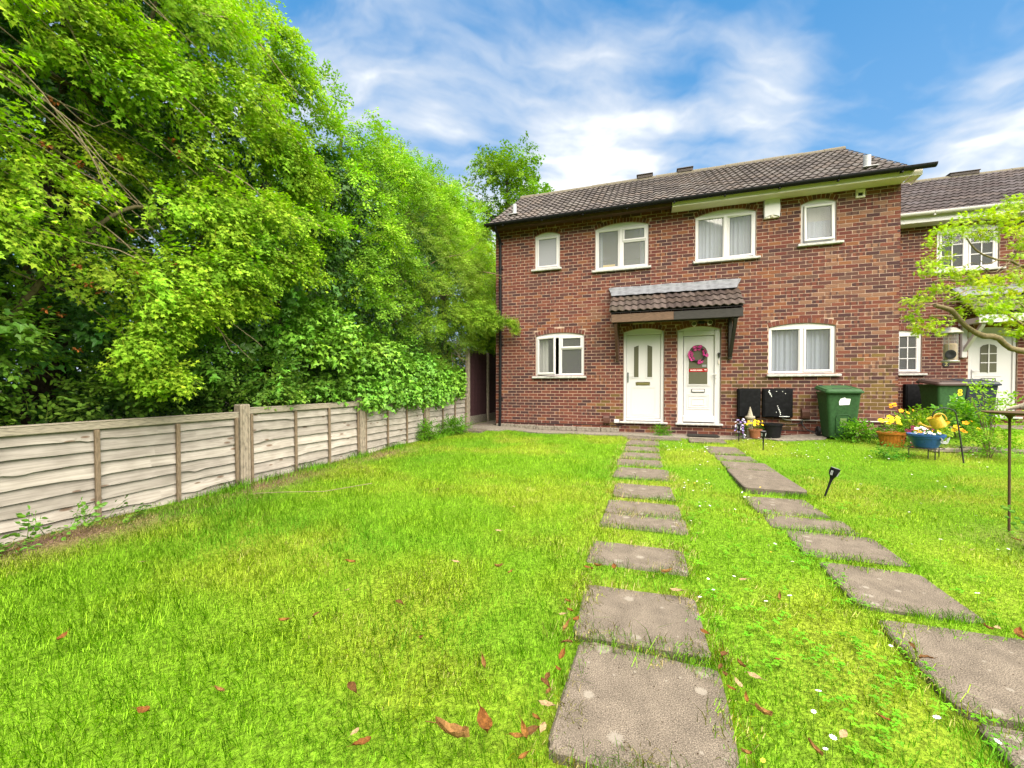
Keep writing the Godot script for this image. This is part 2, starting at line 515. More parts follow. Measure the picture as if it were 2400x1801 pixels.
func tone_at(x: float, y: float, side: int) -> int:
	var r := rng.randf()
	if side == 0:
		var algae := 0.75 * exp(-pow((x - 4.25) / 0.38, 2.0) - pow((y - 1.15) / 0.6, 2.0)) + 0.7 * exp(-pow((x - 2.0) / 0.45, 2.0) - pow((y - 1.25) / 0.5, 2.0)) + 0.5 * exp(-pow((x - 2.75) / 0.5, 2.0) - pow((y - 0.8) / 0.35, 2.0)) + 0.45 * exp(-pow((x + 0.75) / 0.4, 2.0) - pow((y - 0.6) / 0.35, 2.0))
		if r < algae: return 11 + rng.randi() % 3
		var wash := 0.55 * sst(2.6, 4.4, x) + 0.45 * exp(-pow((x - 3.0) / 0.9, 2.0) - pow((y - 3.4) / 0.7, 2.0))
		if rng.randf() < wash: return 8 + rng.randi() % 3 if rng.randf() < 0.75 else 4
		if rng.randf() < 0.12 * sst(-1.0, 1.5, x) + 0.05: return 6 + rng.randi() % 2
	elif r < 0.04: return 6
	var zone := wobble.get_noise_2d(x * 55.0 + 700.0, y * 80.0)
	if side == 0 and rng.randf() < 0.5 * exp(-pow((x + 1.2) / 1.1, 2.0) - pow((y - 3.1) / 0.7, 2.0)): return [8, 1, 6, 10][rng.randi() % 4]
	var plum := clampf(0.40 + zone * 0.6, 0.15, 0.7)
	# damp below the sills
	if side == 0:
		for q in [[-2.45, 4.1], [-0.65, 3.95], [1.56, 3.95], [3.29, 4.1], [-2.13, 1.42], [3.0, 1.42]]:
			if y < q[1] and y > q[1] - 0.32 and absf(x - q[0]) < 0.66: plum += 0.25
	return 3 + rng.randi() % 3 if rng.randf() < plum else rng.randi() % 3

func brick_shape(st: SurfaceTool, t: Transform3D, s: Vector3, tone: int, band: int) -> void:
	var c: Vector3 = TONES[tone]
	var col := Color(c.x, c.y, c.z)
	if band == 0 or s.x < 0.16:
		st.set_color(col)
		box(st, Vector3.ZERO, s, t)
		return
	var o: Vector3 = TONES[3 + (band % 3)] if tone < 3 or tone > 5 else TONES[band % 3]
	var col2 := Color(o.x, o.y, o.z).lerp(col, 0.25)
	var cuts: Array = [[0.0, 0.3, 0.55, 0.8, 1.0], [0.0, 0.18, 0.45, 0.62, 1.0], [0.0, 0.35, 0.48, 0.86, 1.0]][band % 3]
	st.set_color(col)
	box(st, Vector3(0, 0, -0.002), s, t)
	for i in 4:
		if i % 2 == 0: continue
		st.set_color(col2)
		var xa: float = (cuts[i] - 0.5) * s.x
		var xb: float = (cuts[i + 1] - 0.5) * s.x
		var z := s.z * 0.5 + 0.0004
		quad(st, t * Vector3(xa, -s.y * 0.5, z), t * Vector3(xb, -s.y * 0.5, z), t * Vector3(xb, s.y * 0.5, z), t * Vector3(xa, s.y * 0.5, z))

func arch_of(o: Dictionary) -> Vector2:   # radius, centre height
	var w: float = (o.x1 - o.x0) * 0.5
	var h: float = maxf(o.yt - o.ys, 0.01)
	var R := (w * w + h * h) / (2.0 * h)
	return Vector2(R, o.yt - R)

func arch_y(o: Dictionary, x: float, grow := 0.0) -> float:
	var a := arch_of(o)
	var cx: float = (o.x0 + o.x1) * 0.5
	var R := a.x + grow
	return a.y + sqrt(maxf(R * R - (x - cx) * (x - cx), 0.0))

# brickwork in the plane of frame (x along, y up, z outward): returns the list of bricks [transform, size, tone, band]
func lay_bricks(frame: Transform3D, x0: float, x1: float, y0: float, y1: float, ops: Array, side: int, gable = null) -> Array:
	var out := []
	var course := 0
	var y := y0
	while y + 0.06 < y1:
		var yc := y + 0.0375
		var block := []
		for o in ops:
			var w: float = (o.x1 - o.x0) * 0.5
			var cx: float = (o.x0 + o.x1) * 0.5
			if yc < o.yb or yc > o.yt + 0.135: continue
			if yc < o.ys + 0.005: block.append([o.x0, o.x1])
			else:
				var a := arch_of(o)
				var R := a.x + 0.108
				var d := R * R - (yc - a.y) * (yc - a.y)
				if d > 0:
					var hw := minf(sqrt(d), w + (yc - o.ys) * w / a.x + 0.004)
					block.append([cx - hw - 0.006, cx + hw + 0.006])
		var gx0 := x0
		var gx1 := x1
		if gable != null:
			var lim: Vector2 = gable.call(y + 0.075)
			gx0 = maxf(x0, lim.x)
			gx1 = minf(x1, lim.y)
		var x := x0 - (0.1125 if course % 2 else 0.0)
		while x < gx1:
			var spans := [[maxf(x, gx0), minf(x + 0.215, gx1)]]
			for b in block:
				var nx := []
				for s in spans:
					if s[1] <= b[0] or s[0] >= b[1]: nx.append(s)
					else:
						if b[0] - s[0] > 0.0: nx.append([s[0], b[0] - 0.004])
						if s[1] - b[1] > 0.0: nx.append([b[1] + 0.004, s[1]])
				spans = nx
			for s in spans:
				var L: float = s[1] - s[0]
				if L < 0.022: continue
				var mx: float = (s[0] + s[1]) * 0.5
				var p := Vector3(mx, yc + rf(-0.0012, 0.0012), -0.025 + rf(-0.001, 0.0014))
				out.append([frame * Transform3D(Basis(Vector3(0, 0, 1), rf(-0.004, 0.004)), p), Vector3(snappedf(L, 0.005) - 0.002, 0.0625, 0.05), tone_at(mx, yc, side), rng.randi_range(1, 3) if rng.randf() < 0.34 else 0])
			x += 0.225
		y += 0.075
		course += 1
	for o in ops:
		if o.get("flat", false): continue
		var a := arch_of(o)
		var w: float = (o.x1 - o.x0) * 0.5
		var cx: float = (o.x0 + o.x1) * 0.5
		var span := 2.0 * asin(minf(w / a.x, 1.0))
		var n := maxi(int(round(span * (a.x + 0.05) / 0.074)), 5)
		for k in n:
			var th := -span * 0.5 + span * (k + 0.5) / n
			var p := Vector3(cx + sin(th) * (a.x + 0.053), a.y + cos(th) * (a.x + 0.053), -0.024 + rf(-0.0015, 0.0015))
			var tone: int = 6 if rng.randf() < 0.25 else (rng.randi() % 3 if rng.randf() < 0.8 else 4)
			out.append([frame * Transform3D(Basis(Vector3(0, 0, 1), -th), p), Vector3(0.064, 0.101, 0.05), tone, 0])
	return out

# the nearest ones are pieces of their own, the rest of the bond is joined
func set_bricks(list: Array, parent: Node, keep: int) -> void:
	for b in list: b.append((b[0].origin - EYE).length())
	list.sort_custom(func(p, q): return p[4] < q[4])
	var cache := {}
	var st := begin()
	for i in list.size():
		var b: Array = list[i]
		if i < keep:
			var key := "%d %d %d %d" % [b[2], b[3], int(round(b[1].x * 1000)), int(round(b[1].y * 1000))]
			if not cache.has(key):
				var s := begin()
				brick_shape(s, Transform3D(), b[1], b[2], b[3])
				cache[key] = s.commit()
			put("brick", cache[key], M.brick, parent).transform = b[0]
		else: brick_shape(st, b[0], b[1], b[2], b[3])
	if list.size() > keep:
		tag(put("brick", st.commit(), M.brick, parent), "", "", "", "stuff")

# the mortar face behind the bricks, with openings (arched heads) and their reveals
func wall_sheet(st: SurfaceTool, frame: Transform3D, x0: float, x1: float, y0: float, y1: float, ops: Array, z: float, depth: float) -> void:
	var xs := [x0, x1]
	for o in ops:
		for k in 13: xs.append(lerpf(o.x0, o.x1, k / 12.0))
	xs.sort()
	for i in xs.size() - 1:
		var xa: float = xs[i]
		var xb: float = xs[i + 1]
		if xb - xa < 1e-4: continue
		var here := []
		for o in ops:
			if o.x0 <= xa + 1e-4 and o.x1 >= xb - 1e-4: here.append(o)
		here.sort_custom(func(p, q): return p.yb < q.yb)
		var ya := y0
		var yb := y0
		for o in here:
			quad(st, frame * Vector3(xa, ya, z), frame * Vector3(xb, yb, z), frame * Vector3(xb, o.yb, z), frame * Vector3(xa, o.yb, z))
			ya = arch_y(o, xa)
			yb = arch_y(o, xb)
			quad(st, frame * Vector3(xa, ya, z), frame * Vector3(xa, ya, z - depth), frame * Vector3(xb, yb, z - depth), frame * Vector3(xb, yb, z))
		quad(st, frame * Vector3(xa, ya, z), frame * Vector3(xb, yb, z), frame * Vector3(xb, y1, z), frame * Vector3(xa, y1, z))
	for o in ops:
		quad(st, frame * Vector3(o.x0, o.yb, z), frame * Vector3(o.x0, o.yb, z - depth), frame * Vector3(o.x0, o.ys, z - depth), frame * Vector3(o.x0, o.ys, z))
		quad(st, frame * Vector3(o.x1, o.yb, z - depth), frame * Vector3(o.x1, o.yb, z), frame * Vector3(o.x1, o.ys, z), frame * Vector3(o.x1, o.ys, z - depth))
		quad(st, frame * Vector3(o.x0, o.yb, z), frame * Vector3(o.x1, o.yb, z), frame * Vector3(o.x1, o.yb, z - depth), frame * Vector3(o.x0, o.yb, z - depth))

# ---------------------------------------------------------------- roofs
func tile_mesh(w: float, l: float, waves: int, amp: float, col: Color, rise := 0.030) -> ArrayMesh:
	# x across, y up the slope (0 at the lower edge), z out of the roof
	var st := begin()
	st.set_color(col)
	var n := waves * 6
	var th := 0.016
	var prof := []
	for i in n + 1:
		var u := float(i) / n
		var ph := u * waves * TAU
		prof.append(Vector2(u * w, amp * (0.5 - 0.5 * cos(ph)) * (0.75 + 0.25 * sin(ph))))
	for i in n:
		var a: Vector2 = prof[i]
		var b: Vector2 = prof[i + 1]
		var na := Vector3(-(b.y - a.y), 0, b.x - a.x).normalized()
		var A := Vector3(a.x, 0, a.y + rise)
		var B := Vector3(b.x, 0, b.y + rise)
		var C := Vector3(b.x, l, b.y)
		var D := Vector3(a.x, l, a.y)
		var pa: Vector2 = prof[maxi(i - 1, 0)]
		var pb: Vector2 = prof[mini(i + 2, n)]
		var n0 := Vector3(-(b.y - pa.y), 0.0, b.x - pa.x).normalized()
		var n1 := Vector3(-(pb.y - a.y), 0.0, pb.x - a.x).normalized()
		vert(st, A, n0); vert(st, C, n1); vert(st, B, n1)
		vert(st, A, n0); vert(st, D, n0); vert(st, C, n1)
		quad(st, A - Vector3(0, 0, th), B - Vector3(0, 0, th), B, A)
	return st.commit()

# tiles over a slope: eave corner, direction along the eave, up-slope vector per metre
func tile_roof(parent: Node, eave: Vector3, along: Vector3, up: Vector3, cols: int, rows: int, cw: float, gauge: float, base: Vector3, keep: int, waves := 2, amp := 0.035) -> void:
	var meshes := []
	for k in 6:
		var v: float = [1.0, 0.84, 1.2, 0.92, 0.72, 1.08][k]
		var wm: float = [0.0, 0.03, -0.02, 0.0, 0.0, 0.06][k]
		meshes.append(tile_mesh(cw + 0.002, gauge + 0.055, waves, amp, Color(base.x * (v + wm), base.y * v, base.z * (v - wm))))
	var nrm := along.cross(up).normalized()
	var list := []
	for r in rows:
		for c in cols:
			var b := Basis(along, up, nrm) * Basis(Vector3(0, 0, 1), rf(-0.006, 0.006))
			var p := eave + along * (c * cw) + up * (r * gauge) + nrm * rf(0.0, 0.004)
			list.append([Transform3D(b, p), meshes[rng.randi() % 6], (p - EYE).length()])
	list.sort_custom(func(p, q): return p[2] < q[2])
	var st := begin()
	for i in list.size():
		if i < keep: put("roof_tile", list[i][1], M.tile, parent).transform = list[i][0]
		else: st.append_from(list[i][1], 0, list[i][0])
	if list.size() > keep: tag(put("roof_tile", st.commit(), M.tile, parent), "", "", "", "stuff")

func ridge(parent: Node, a: Vector3, b: Vector3, r: float) -> void:
	var n := int(ceil((b - a).length() / 0.45))
	var s := begin()
	s.set_color(Color(0.155, 0.135, 0.10))
	var L := (b - a).length() / n
	for i in 8:
		var t0 := PI * i / 8.0 - 0.2
		var t1 := PI * (i + 1) / 8.0 - 0.2
		var n0 := Vector3(0, sin(t0), cos(t0))
		var n1 := Vector3(0, sin(t1), cos(t1))
		var e := Vector3(L - 0.006, 0, 0)
		vert(s, n0 * r, n0); vert(s, n1 * r + e, n1); vert(s, n0 * r + e, n0)
		vert(s, n0 * r, n0); vert(s, n1 * r, n1); vert(s, n1 * r + e, n1)
		quad(s, n0 * (r - 0.018), n1 * (r - 0.018), n1 * r, n0 * r)
	var m := s.commit()
	for k in n:
		var o := put("ridge_tile", m, M.tile, parent)
		o.position = a + (b - a) * (float(k) / n) + Vector3(0, rf(-0.006, 0.006), rf(-0.005, 0.005))

func gutter(parent: Node, a: Vector3, b: Vector3, r: float, m: Material, brackets: int) -> void:
	var st := begin()
	for rr in [r, r - 0.006]:
		for i in 8:
			var t0 := PI + PI * i / 8.0
			var t1 := PI + PI * (i + 1) / 8.0
			var n0 := Vector3(0, sin(t0), cos(t0))
			var n1 := Vector3(0, sin(t1), cos(t1))
			vert(st, a + n0 * rr, n0); vert(st, b + n1 * rr, n1); vert(st, b + n0 * rr, n0)
			vert(st, a + n0 * rr, n0); vert(st, a + n1 * rr, n1); vert(st, b + n1 * rr, n1)
	for e in [a, b]:
		for i in 8:
			var t0 := PI + PI * i / 8.0
			var t1 := PI + PI * (i + 1) / 8.0
			tri(st, e, e + Vector3(0, sin(t0), cos(t0)) * r, e + Vector3(0, sin(t1), cos(t1)) * r)
	cbox(st, (a + b) * 0.5 + Vector3(0, 0.002, r - 0.004), Vector3(absf(b.x - a.x), 0.012, 0.012), 0.003)
	put("gutter", st.commit(), m, parent)
	var sb := begin()
	tube(sb, [Vector3(0, 0.004, r + 0.004), Vector3(0, -r * 0.7, r * 0.75), Vector3(0, -r - 0.006, 0), Vector3(0, -r * 0.7, -r * 0.75), Vector3(0, -0.055, -r - 0.02)], [0.008], 5)
	cbox(sb, Vector3(0, -r - 0.012, 0.0), Vector3(0.035, 0.03, 0.05), 0.004)
	var mb := sb.commit()
	for k in brackets:
		put("gutter_bracket", mb, m, parent).position = a.lerp(b, (k + 0.5) / brackets)

# ---------------------------------------------------------------- windows and doors
# rectangular ring of four bars in the x-y plane
func ring(st: SurfaceTool, x0: float, x1: float, y0: float, y1: float, w: float, z0: float, z1: float, bev := 0.008) -> void:
	var zc := (z0 + z1) * 0.5
	var d := z1 - z0
	cbox(st, Vector3((x0 + x1) * 0.5, y0 + w * 0.5, zc), Vector3(x1 - x0, w, d), bev)
	cbox(st, Vector3((x0 + x1) * 0.5, y1 - w * 0.5, zc), Vector3(x1 - x0, w, d), bev)
	cbox(st, Vector3(x0 + w * 0.5, (y0 + y1) * 0.5, zc - 0.0015), Vector3(w, y1 - y0 - w * 1.2, d - 0.003), bev)
	cbox(st, Vector3(x1 - w * 0.5, (y0 + y1) * 0.5, zc - 0.0015), Vector3(w, y1 - y0 - w * 1.2, d - 0.003), bev)

func arch_fill(st: SurfaceTool, o: Dictionary, ybot: float, z0: float, z1: float, inset := 0.004) -> void:
	var pts := [Vector2(o.x0 + inset, ybot), Vector2(o.x1 - inset, ybot)]
	for k in 13:
		var x := lerpf(o.x1 - inset, o.x0 + inset, k / 12.0)
		pts.append(Vector2(x, arch_y(o, x) - inset))
	slabshape(st, pts, z0, z1)

func pane(parent: Node, x0: float, x1: float, y0: float, y1: float, z: float, m: Material, t := Transform3D()) -> void:
	var st := begin()
	quad(st, Vector3(x0, y0, z), Vector3(x1, y0, z), Vector3(x1, y1, z), Vector3(x0, y1, z))
	put("pane", st.commit(), m, parent).transform = t
	# black gasket round the glass
	var g := begin()
	for q in [[x0 + 0.004, x0 - 0.002, y0, y1, 0], [x1 + 0.002, x1 - 0.004, y0, y1, 0], [x0, x1, y0 - 0.002, y0 + 0.004, 1], [x0, x1, y1 - 0.006, y1 + 0.002, 1]]:
		var xa := minf(q[0], q[1])
		var xb := maxf(q[0], q[1])
		box(g, Vector3((xa + xb) * 0.5, (q[2] + q[3]) * 0.5, z + 0.004), Vector3(xb - xa, q[3] - q[2], 0.006))
	put("gasket", g.commit(), M.ink, parent).transform = t

# a sash: frame ring, pane, at depth z (front), turned about its hinge
func sash(parent: Node, x0: float, x1: float, y0: float, y1: float, z: float, w: float, glass: Material, hinge := Vector3.ZERO, turn := 0.0, axis := Vector3.UP) -> void:
	var st := begin()
	var t := Transform3D(Basis(axis, turn), Vector3.ZERO)
	t.origin = hinge - t.basis * hinge
	ring(st, x0, x1, y0, y1, w, z - 0.05, z, 0.012)
	put("sash", st.commit(), M.plastic, parent).transform = t
	pane(parent, x0 + w, x1 - w, y0 + w, y1 - w, z - 0.022, glass, t)

# hanging cloth with folds
func curtain(parent: Node, n: String, x0: float, x1: float, y0: float, y1: float, z: float, folds: float, deep: float, m: Material, sd := 0.0) -> void:
	var st := begin()
	var steps := int(maxf(folds * 7.0, 12.0))
	var P := []
	for i in steps + 1:
		var u := float(i) / steps
		P.append(Vector2(lerpf(x0, x1, u), z + deep * (sin(u * folds * TAU + sd) * 0.7 + 0.4 * sin(u * folds * TAU * 1.7 + sd * 3.0 + 1.0))))
	for i in steps:
		var a: Vector2 = P[i]
		var b: Vector2 = P[i + 1]
		var pa: Vector2 = P[maxi(i - 1, 0)]
		var pb: Vector2 = P[mini(i + 2, steps)]
		var n0 := Vector3(-(b.y - pa.y), 0, b.x - pa.x).normalized()
		var n1 := Vector3(-(pb.y - a.y), 0, pb.x - a.x).normalized()
		var A := Vector3(a.x, y0, a.y)
		var B := Vector3(b.x, y0, b.y)
		var C := Vector3(b.x, y1, b.y)
		var D := Vector3(a.x, y1, a.y)
		vert(st, A, n0); vert(st, C, n1); vert(st, B, n1)
		vert(st, A, n0); vert(st, D, n0); vert(st, C, n1)
	put(n, st.commit(), m, parent)

func sill(parent: Node, x0: float, x1: float, ytop: float, z: float) -> void:
	var st := begin()
	var t := Transform3D()
	cbox(st, Vector3((x0 + x1) * 0.5, ytop - 0.028, z + 0.0), Vector3(x1 - x0, 0.05, 0.15), 0.008, t)
	put("sill", st.commit(), M.sill, parent)

func frame_of(parent: Node, o: Dictionary, z: float, extra: Callable) -> void:
	var st := begin()
	ring(st, o.x0 + 0.003, o.x1 - 0.003, o.yb + 0.003, o.ys, 0.052, z - 0.07, z, 0.008)
	arch_fill(st, o, o.ys - 0.012, z - 0.06, z - 0.004)
	extra.call(st)
	put("frame", st.commit(), M.plastic, parent)

func lettering(text: String, height: float, m: Material, parent: Node, t: Transform3D, bold := true) -> void:
	var f := SystemFont.new()
	f.font_names = PackedStringArray(["Droid Sans"])
	f.font_weight = 700 if bold else 400
	var tm := TextMesh.new()
	tm.font = f
	tm.text = text
	tm.font_size = 32
	tm.pixel_size = height / 23.0
	tm.depth = 0.002
	put("lettering", tm, m, parent).transform = t

func rebase(o: Node3D, at: Vector3) -> void:
	for c in o.get_children():
		if c is Node3D: c.position -= at
	o.position = at

# ---------------------------------------------------------------- the house with the two front doors
func main_house() -> void:
	var h := thing("brick_house", Vector3.ZERO, "red brick house with two white front doors under one tiled canopy", "house")
	var Z := -10.0
	var W1 := {"x0": -2.75, "x1": -2.115, "yb": 4.155, "ys": 4.985, "yt": 5.065}
	var W2 := {"x0": -1.253, "x1": -0.038, "yb": 3.995, "ys": 4.982, "yt": 5.078}
	var W3 := {"x0": 0.951, "x1": 2.147, "yb": 3.995, "ys": 4.982, "yt": 5.085}
	var W4 := {"x0": 2.961, "x1": 3.575, "yb": 4.155, "ys": 4.982, "yt": 5.06}
	var L1 := {"x0": -2.73, "x1": -1.512, "yb": 1.475, "ys": 2.483, "yt": 2.557}
	var L2 := {"x0": 2.394, "x1": 3.586, "yb": 1.475, "ys": 2.466, "yt": 2.54}
	var D1 := {"x0": -0.586, "x1": 0.314, "yb": 0.40, "ys": 2.496, "yt": 2.573}
	var D2 := {"x0": 0.594, "x1": 1.487, "yb": 0.40, "ys": 2.488, "yt": 2.567}
	var ops := [W1, W2, W3, W4, L1, L2, D1, D2]
	var front := Transform3D(Basis(), Vector3(0, 0, Z))
	# walls: mortar sheet and the bricks set in it
	var st := begin()
	wall_sheet(st, front, -3.8, 4.61, -0.2, 5.28, ops, -0.005, 0.24)
	var gl := Transform3D(Basis(Vector3(0, 0, 1), Vector3.UP, Vector3(-1, 0, 0)), Vector3(-3.803, 0, -15.2))   # left gable: x runs towards the camera
	var gr := Transform3D(Basis(Vector3(0, 0, -1), Vector3.UP, Vector3(1, 0, 0)), Vector3(4.616, 0, -10.0))
	for fr in [gl, gr]:
		quad(st, fr * Vector3(0.004, -0.2, -0.008), fr * Vector3(5.196, -0.2, -0.008), fr * Vector3(5.196, 5.1, -0.008), fr * Vector3(0.004, 5.1, -0.008))
		tri(st, fr * Vector3(0.004, 5.1, -0.008), fr * Vector3(5.196, 5.1, -0.008), fr * Vector3(2.6, 6.9, -0.008))
	quad(st, Vector3(4.61, -0.2, -15.19), Vector3(-3.8, -0.2, -15.19), Vector3(-3.8, 5.2, -15.19), Vector3(4.61, 5.2, -15.19))
	var wall := put("wall", st.commit(), M.mortar, h)
	set_bricks(lay_bricks(front, -3.803, 4.616, 0.075, 5.27, ops, 0), wall, 300)
	var gab := func(y: float) -> Vector2:
		var cut := maxf(0.0, (y - 5.0) / 0.66)
		return Vector2(cut, 5.2 - cut)
	var sb := begin()
	for fr in [gl, gr]:
		for b in lay_bricks(fr, 0.0, 5.2, 0.075, 6.8, [], 1, gab): brick_shape(sb, b[0], b[1], b[2], 0)
	tag(put("gable_brick", sb.commit(), M.brick, wall), "", "", "", "stuff")
	# damp course line and a worn cement plinth
	st = begin()
	box(st, Vector3(-2.2, 0.297, Z + 0.002), Vector3(3.19, 0.012, 0.012))
	box(st, Vector3(3.05, 0.297, Z + 0.002), Vector3(3.1, 0.012, 0.012))
	put("damp_course", st.commit(), M.ink, h)
	st = begin()
	var px := -3.78
	while px < -0.68:
		var w := rf(0.25, 0.6)
		cbox(st, Vector3(px + w * 0.5, rf(0.185, 0.215), Z + 0.035), Vector3(w - 0.012, 0.11, rf(0.05, 0.085)), 0.012)
		px += w
	put("plinth", st.commit(), M.concrete, h)
	# rooms behind the glass
	st = begin()
	for q in [[-3.7, 0.45], [0.47, 4.55]]:
		for y in [[0.35, 2.74], [2.76, 5.2]]:
			var a: float = q[0]
			var b: float = q[1]
			quad(st, Vector3(a, y[0], -13.4), Vector3(b, y[0], -13.4), Vector3(b, y[1], -13.4), Vector3(a, y[1], -13.4))
			quad(st, Vector3(a, y[0], -10.25), Vector3(a, y[0], -13.4), Vector3(a, y[1], -13.4), Vector3(a, y[1], -10.25))
			quad(st, Vector3(b, y[0], -13.4), Vector3(b, y[0], -10.25), Vector3(b, y[1], -10.25), Vector3(b, y[1], -13.4))
			quad(st, Vector3(a, y[1], -13.4), Vector3(b, y[1], -13.4), Vector3(b, y[1], -10.25), Vector3(a, y[1], -10.25))
			quad(st, Vector3(a, y[0], -10.25), Vector3(b, y[0], -10.25), Vector3(b, y[0], -13.4), Vector3(a, y[0], -13.4))
	put("room", st.commit(), M.room, h)

	# roof
	var roof := pivot("roof", h)
	var upv := Vector3(0, 1.95, -2.95).normalized()
	var eave := Vector3(-3.905, 5.255, -9.60)
	tile_roof(roof, eave, Vector3.RIGHT, upv, 28, 12, 0.3045, 0.2925, Vector3(0.112, 0.096, 0.090), 300)
	ridge(roof, Vector3(-3.905, 7.16, -12.56), Vector3(4.63, 7.16, -12.56), 0.12)
	st = begin()
	for s in [1.0, -1.0]:
		var a := Vector3(-3.89, 5.235, -12.56 + s * 2.94)
		var b := Vector3(4.605, 5.235, -12.56 + s * 2.94)
		var r0 := Vector3(-3.89, 7.16, -12.56)
		var r1 := Vector3(4.605, 7.16, -12.56)
		if s > 0: quad(st, a, b, r1, r0)
		else: quad(st, b, a, r0, r1)
	var deck_c := Color(0.11, 0.095, 0.088)
	put("roof_deck", st.commit(), M.dark_wood, roof)
	st = begin()
	st.set_color(Color(0.30, 0.25, 0.19))
	for x in [-3.895, 4.612]:
		for s in [1.0, -1.0]:
			var a := Vector3(x, 5.225, -12.56 + s * 2.95)
			var b := Vector3(x, 7.155, -12.56)
			tube(st, [a, a.lerp(b, 0.33) + Vector3(0, 0.004, 0), a.lerp(b, 0.66), b], [0.028], 6)
	put("verge_mortar", st.commit(), M.concrete, roof)
	for v in [[-0.37, 0.05], [0.71, 1.11]]:
		st = begin()
		st.set_color(Color(0.10, 0.085, 0.075))
		cbox(st, Vector3((v[0] + v[1]) * 0.5, 7.265, -12.56), Vector3(v[1] - v[0], 0.10, 0.24), 0.02)
		cbox(st, Vector3((v[0] + v[1]) * 0.5, 7.325, -12.56), Vector3(v[1] - v[0] + 0.03, 0.028, 0.28), 0.01)
		put("ridge_vent", st.commit(), M.tile, roof)
	for v in [Vector3(-3.38, 5.70, -10.28), Vector3(4.08, 5.53, -10.03)]:
		st = begin()
		var hgt := 0.30 if v.x < 0 else 0.27
		var rad := 0.052 if v.x < 0 else 0.062
		lathe(st, [Vector2(rad + 0.02, -0.08), Vector2(rad + 0.012, 0.045), Vector2(rad, 0.05), Vector2(rad, hgt), Vector2(rad - 0.008, hgt), Vector2(rad - 0.01, 0.1), Vector2(0.0, 0.1)], 18, Transform3D(Basis(), v))
		cbox(st, v + Vector3(0, 0.0, 0.02), Vector3(0.26, 0.015, 0.30), 0.004, Transform3D(Basis(), Vector3.ZERO))
		put("vent_pipe", st.commit(), M.zinc, roof)
	# eaves
	gutter(h, Vector3(-3.93, 5.262, -9.54), Vector3(4.905, 5.262, -9.54), 0.062, M.black_plastic, 9)
	st = begin()
	box(st, Vector3(-1.715, 5.215, -9.66), Vector3(4.31, 0.10, 0.022))
	box(st, Vector3(-1.715, 5.245, -9.83), Vector3(4.31, 0.012, 0.33))
	put("fascia", st.commit(), M.maroon_wood, h)
	st = begin()
	cbox(st, Vector3(2.605, 5.20, -9.655), Vector3(4.31, 0.125, 0.022), 0.004)
	cbox(st, Vector3(2.53, 5.158, -9.83), Vector3(4.16, 0.012, 0.33), 0.003)
	# boxed end beyond the gable
	slabshape(st, [Vector2(0.0, 0.24), Vector2(0.0, 0.06), Vector2(0.34, 0.02), Vector2(0.62, 0.24), Vector2(0.62, 0.44)], 0.0, 0.012, Transform3D(Basis(Vector3(0, 0, -1), Vector3.UP, Vector3(1, 0, 0)), Vector3(4.755, 5.085, -9.645)))
	box(st, Vector3(4.69, 5.145, -9.80), Vector3(0.13, 0.012, 0.28))
	put("fascia", st.commit(), M.cream, h)
	# rainwater pipe
	st = begin()
	tube(st, [Vector3(-3.655, 5.22, -9.56), Vector3(-3.655, 5.13, -9.58), Vector3(-3.655, 4.97, -9.90), Vector3(-3.655, 4.84, -9.935), Vector3(-3.655, 2.4, -9.935), Vector3(-3.662, 0.5, -9.935), Vector3(-3.675, 0.14, -9.925)], [0.036], 12)
	var dp := put("downpipe", st.commit(), M.black_plastic, h)
	for y in [4.9, 4.25, 2.3, 0.92]:
		st = begin()
		lathe(st, [Vector2(0.036, -0.025), Vector2(0.043, -0.022), Vector2(0.043, 0.022), Vector2(0.036, 0.025)], 14)
		box(st, Vector3(0, 0, -0.045), Vector3(0.12, 0.03, 0.02))
		put("pipe_clip", st.commit(), M.black_plastic, dp).position = Vector3(-3.655 if y > 1 else -3.661, y, -9.935)

	# windows
	var zf := Z - 0.03
	var w: Node3D = tag(pivot("window", h), "narrow frosted upstairs window with arched head")
	frame_of(w, W1, zf, func(_s): pass)
	sash(w, -2.70, -2.165, 4.20, 4.955, zf + 0.012, 0.05, M.frost)
	sill(w, -2.832, -2.061, 4.16, Z)

	w = tag(pivot("window", h), "upstairs window with a small top opener and a cardboard box inside")
	frame_of(w, W2, zf, func(s):
		cbox(s, Vector3(-0.655, 4.49, zf - 0.034), Vector3(0.085, 0.93, 0.066), 0.008)
		cbox(s, Vector3(-0.36, 4.645, zf - 0.034), Vector3(0.55, 0.05, 0.066), 0.008))
	sash(w, -1.20, -0.70, 4.045, 4.945, zf - 0.004, 0.032, M.glass)
	sash(w, -0.625, -0.09, 4.64, 4.95, zf + 0.014, 0.05, M.glass)
	sash(w, -0.625, -0.09, 4.045, 4.64, zf - 0.004, 0.032, M.glass)
	sill(w, -1.323, 0.024, 4.0, Z)
	curtain(w, "curtain", -1.30, -1.09, 3.9, 5.0, Z - 0.22, 3.0, 0.03, M.drape)
	curtain(w, "curtain", -0.22, 0.02, 3.9, 5.0, Z - 0.22, 3.0, 0.03, M.drape, 2.0)
	st = begin()
	box(st, Vector3(-0.98, 4.02, Z - 0.38), Vector3(0.34, 0.34, 0.24), Transform3D())
	box(st, Vector3(-0.30, 3.98, Z - 0.34), Vector3(0.20, 0.22, 0.16))
	put("cardboard_box", st.commit(), M.card, w)

	w = tag(pivot("window", h), "upstairs window with white net curtains")
	frame_of(w, W3, zf, func(s): cbox(s, Vector3(1.56, 4.49, zf - 0.034), Vector3(0.075, 0.93, 0.066), 0.008))
	sash(w, 0.995, 1.53, 4.035, 4.95, zf - 0.004, 0.026, M.glass)
	sash(w, 1.592, 2.105, 4.03, 4.965, zf + 0.022, 0.055, M.glass, Vector3(2.105, 0, zf), -0.10)
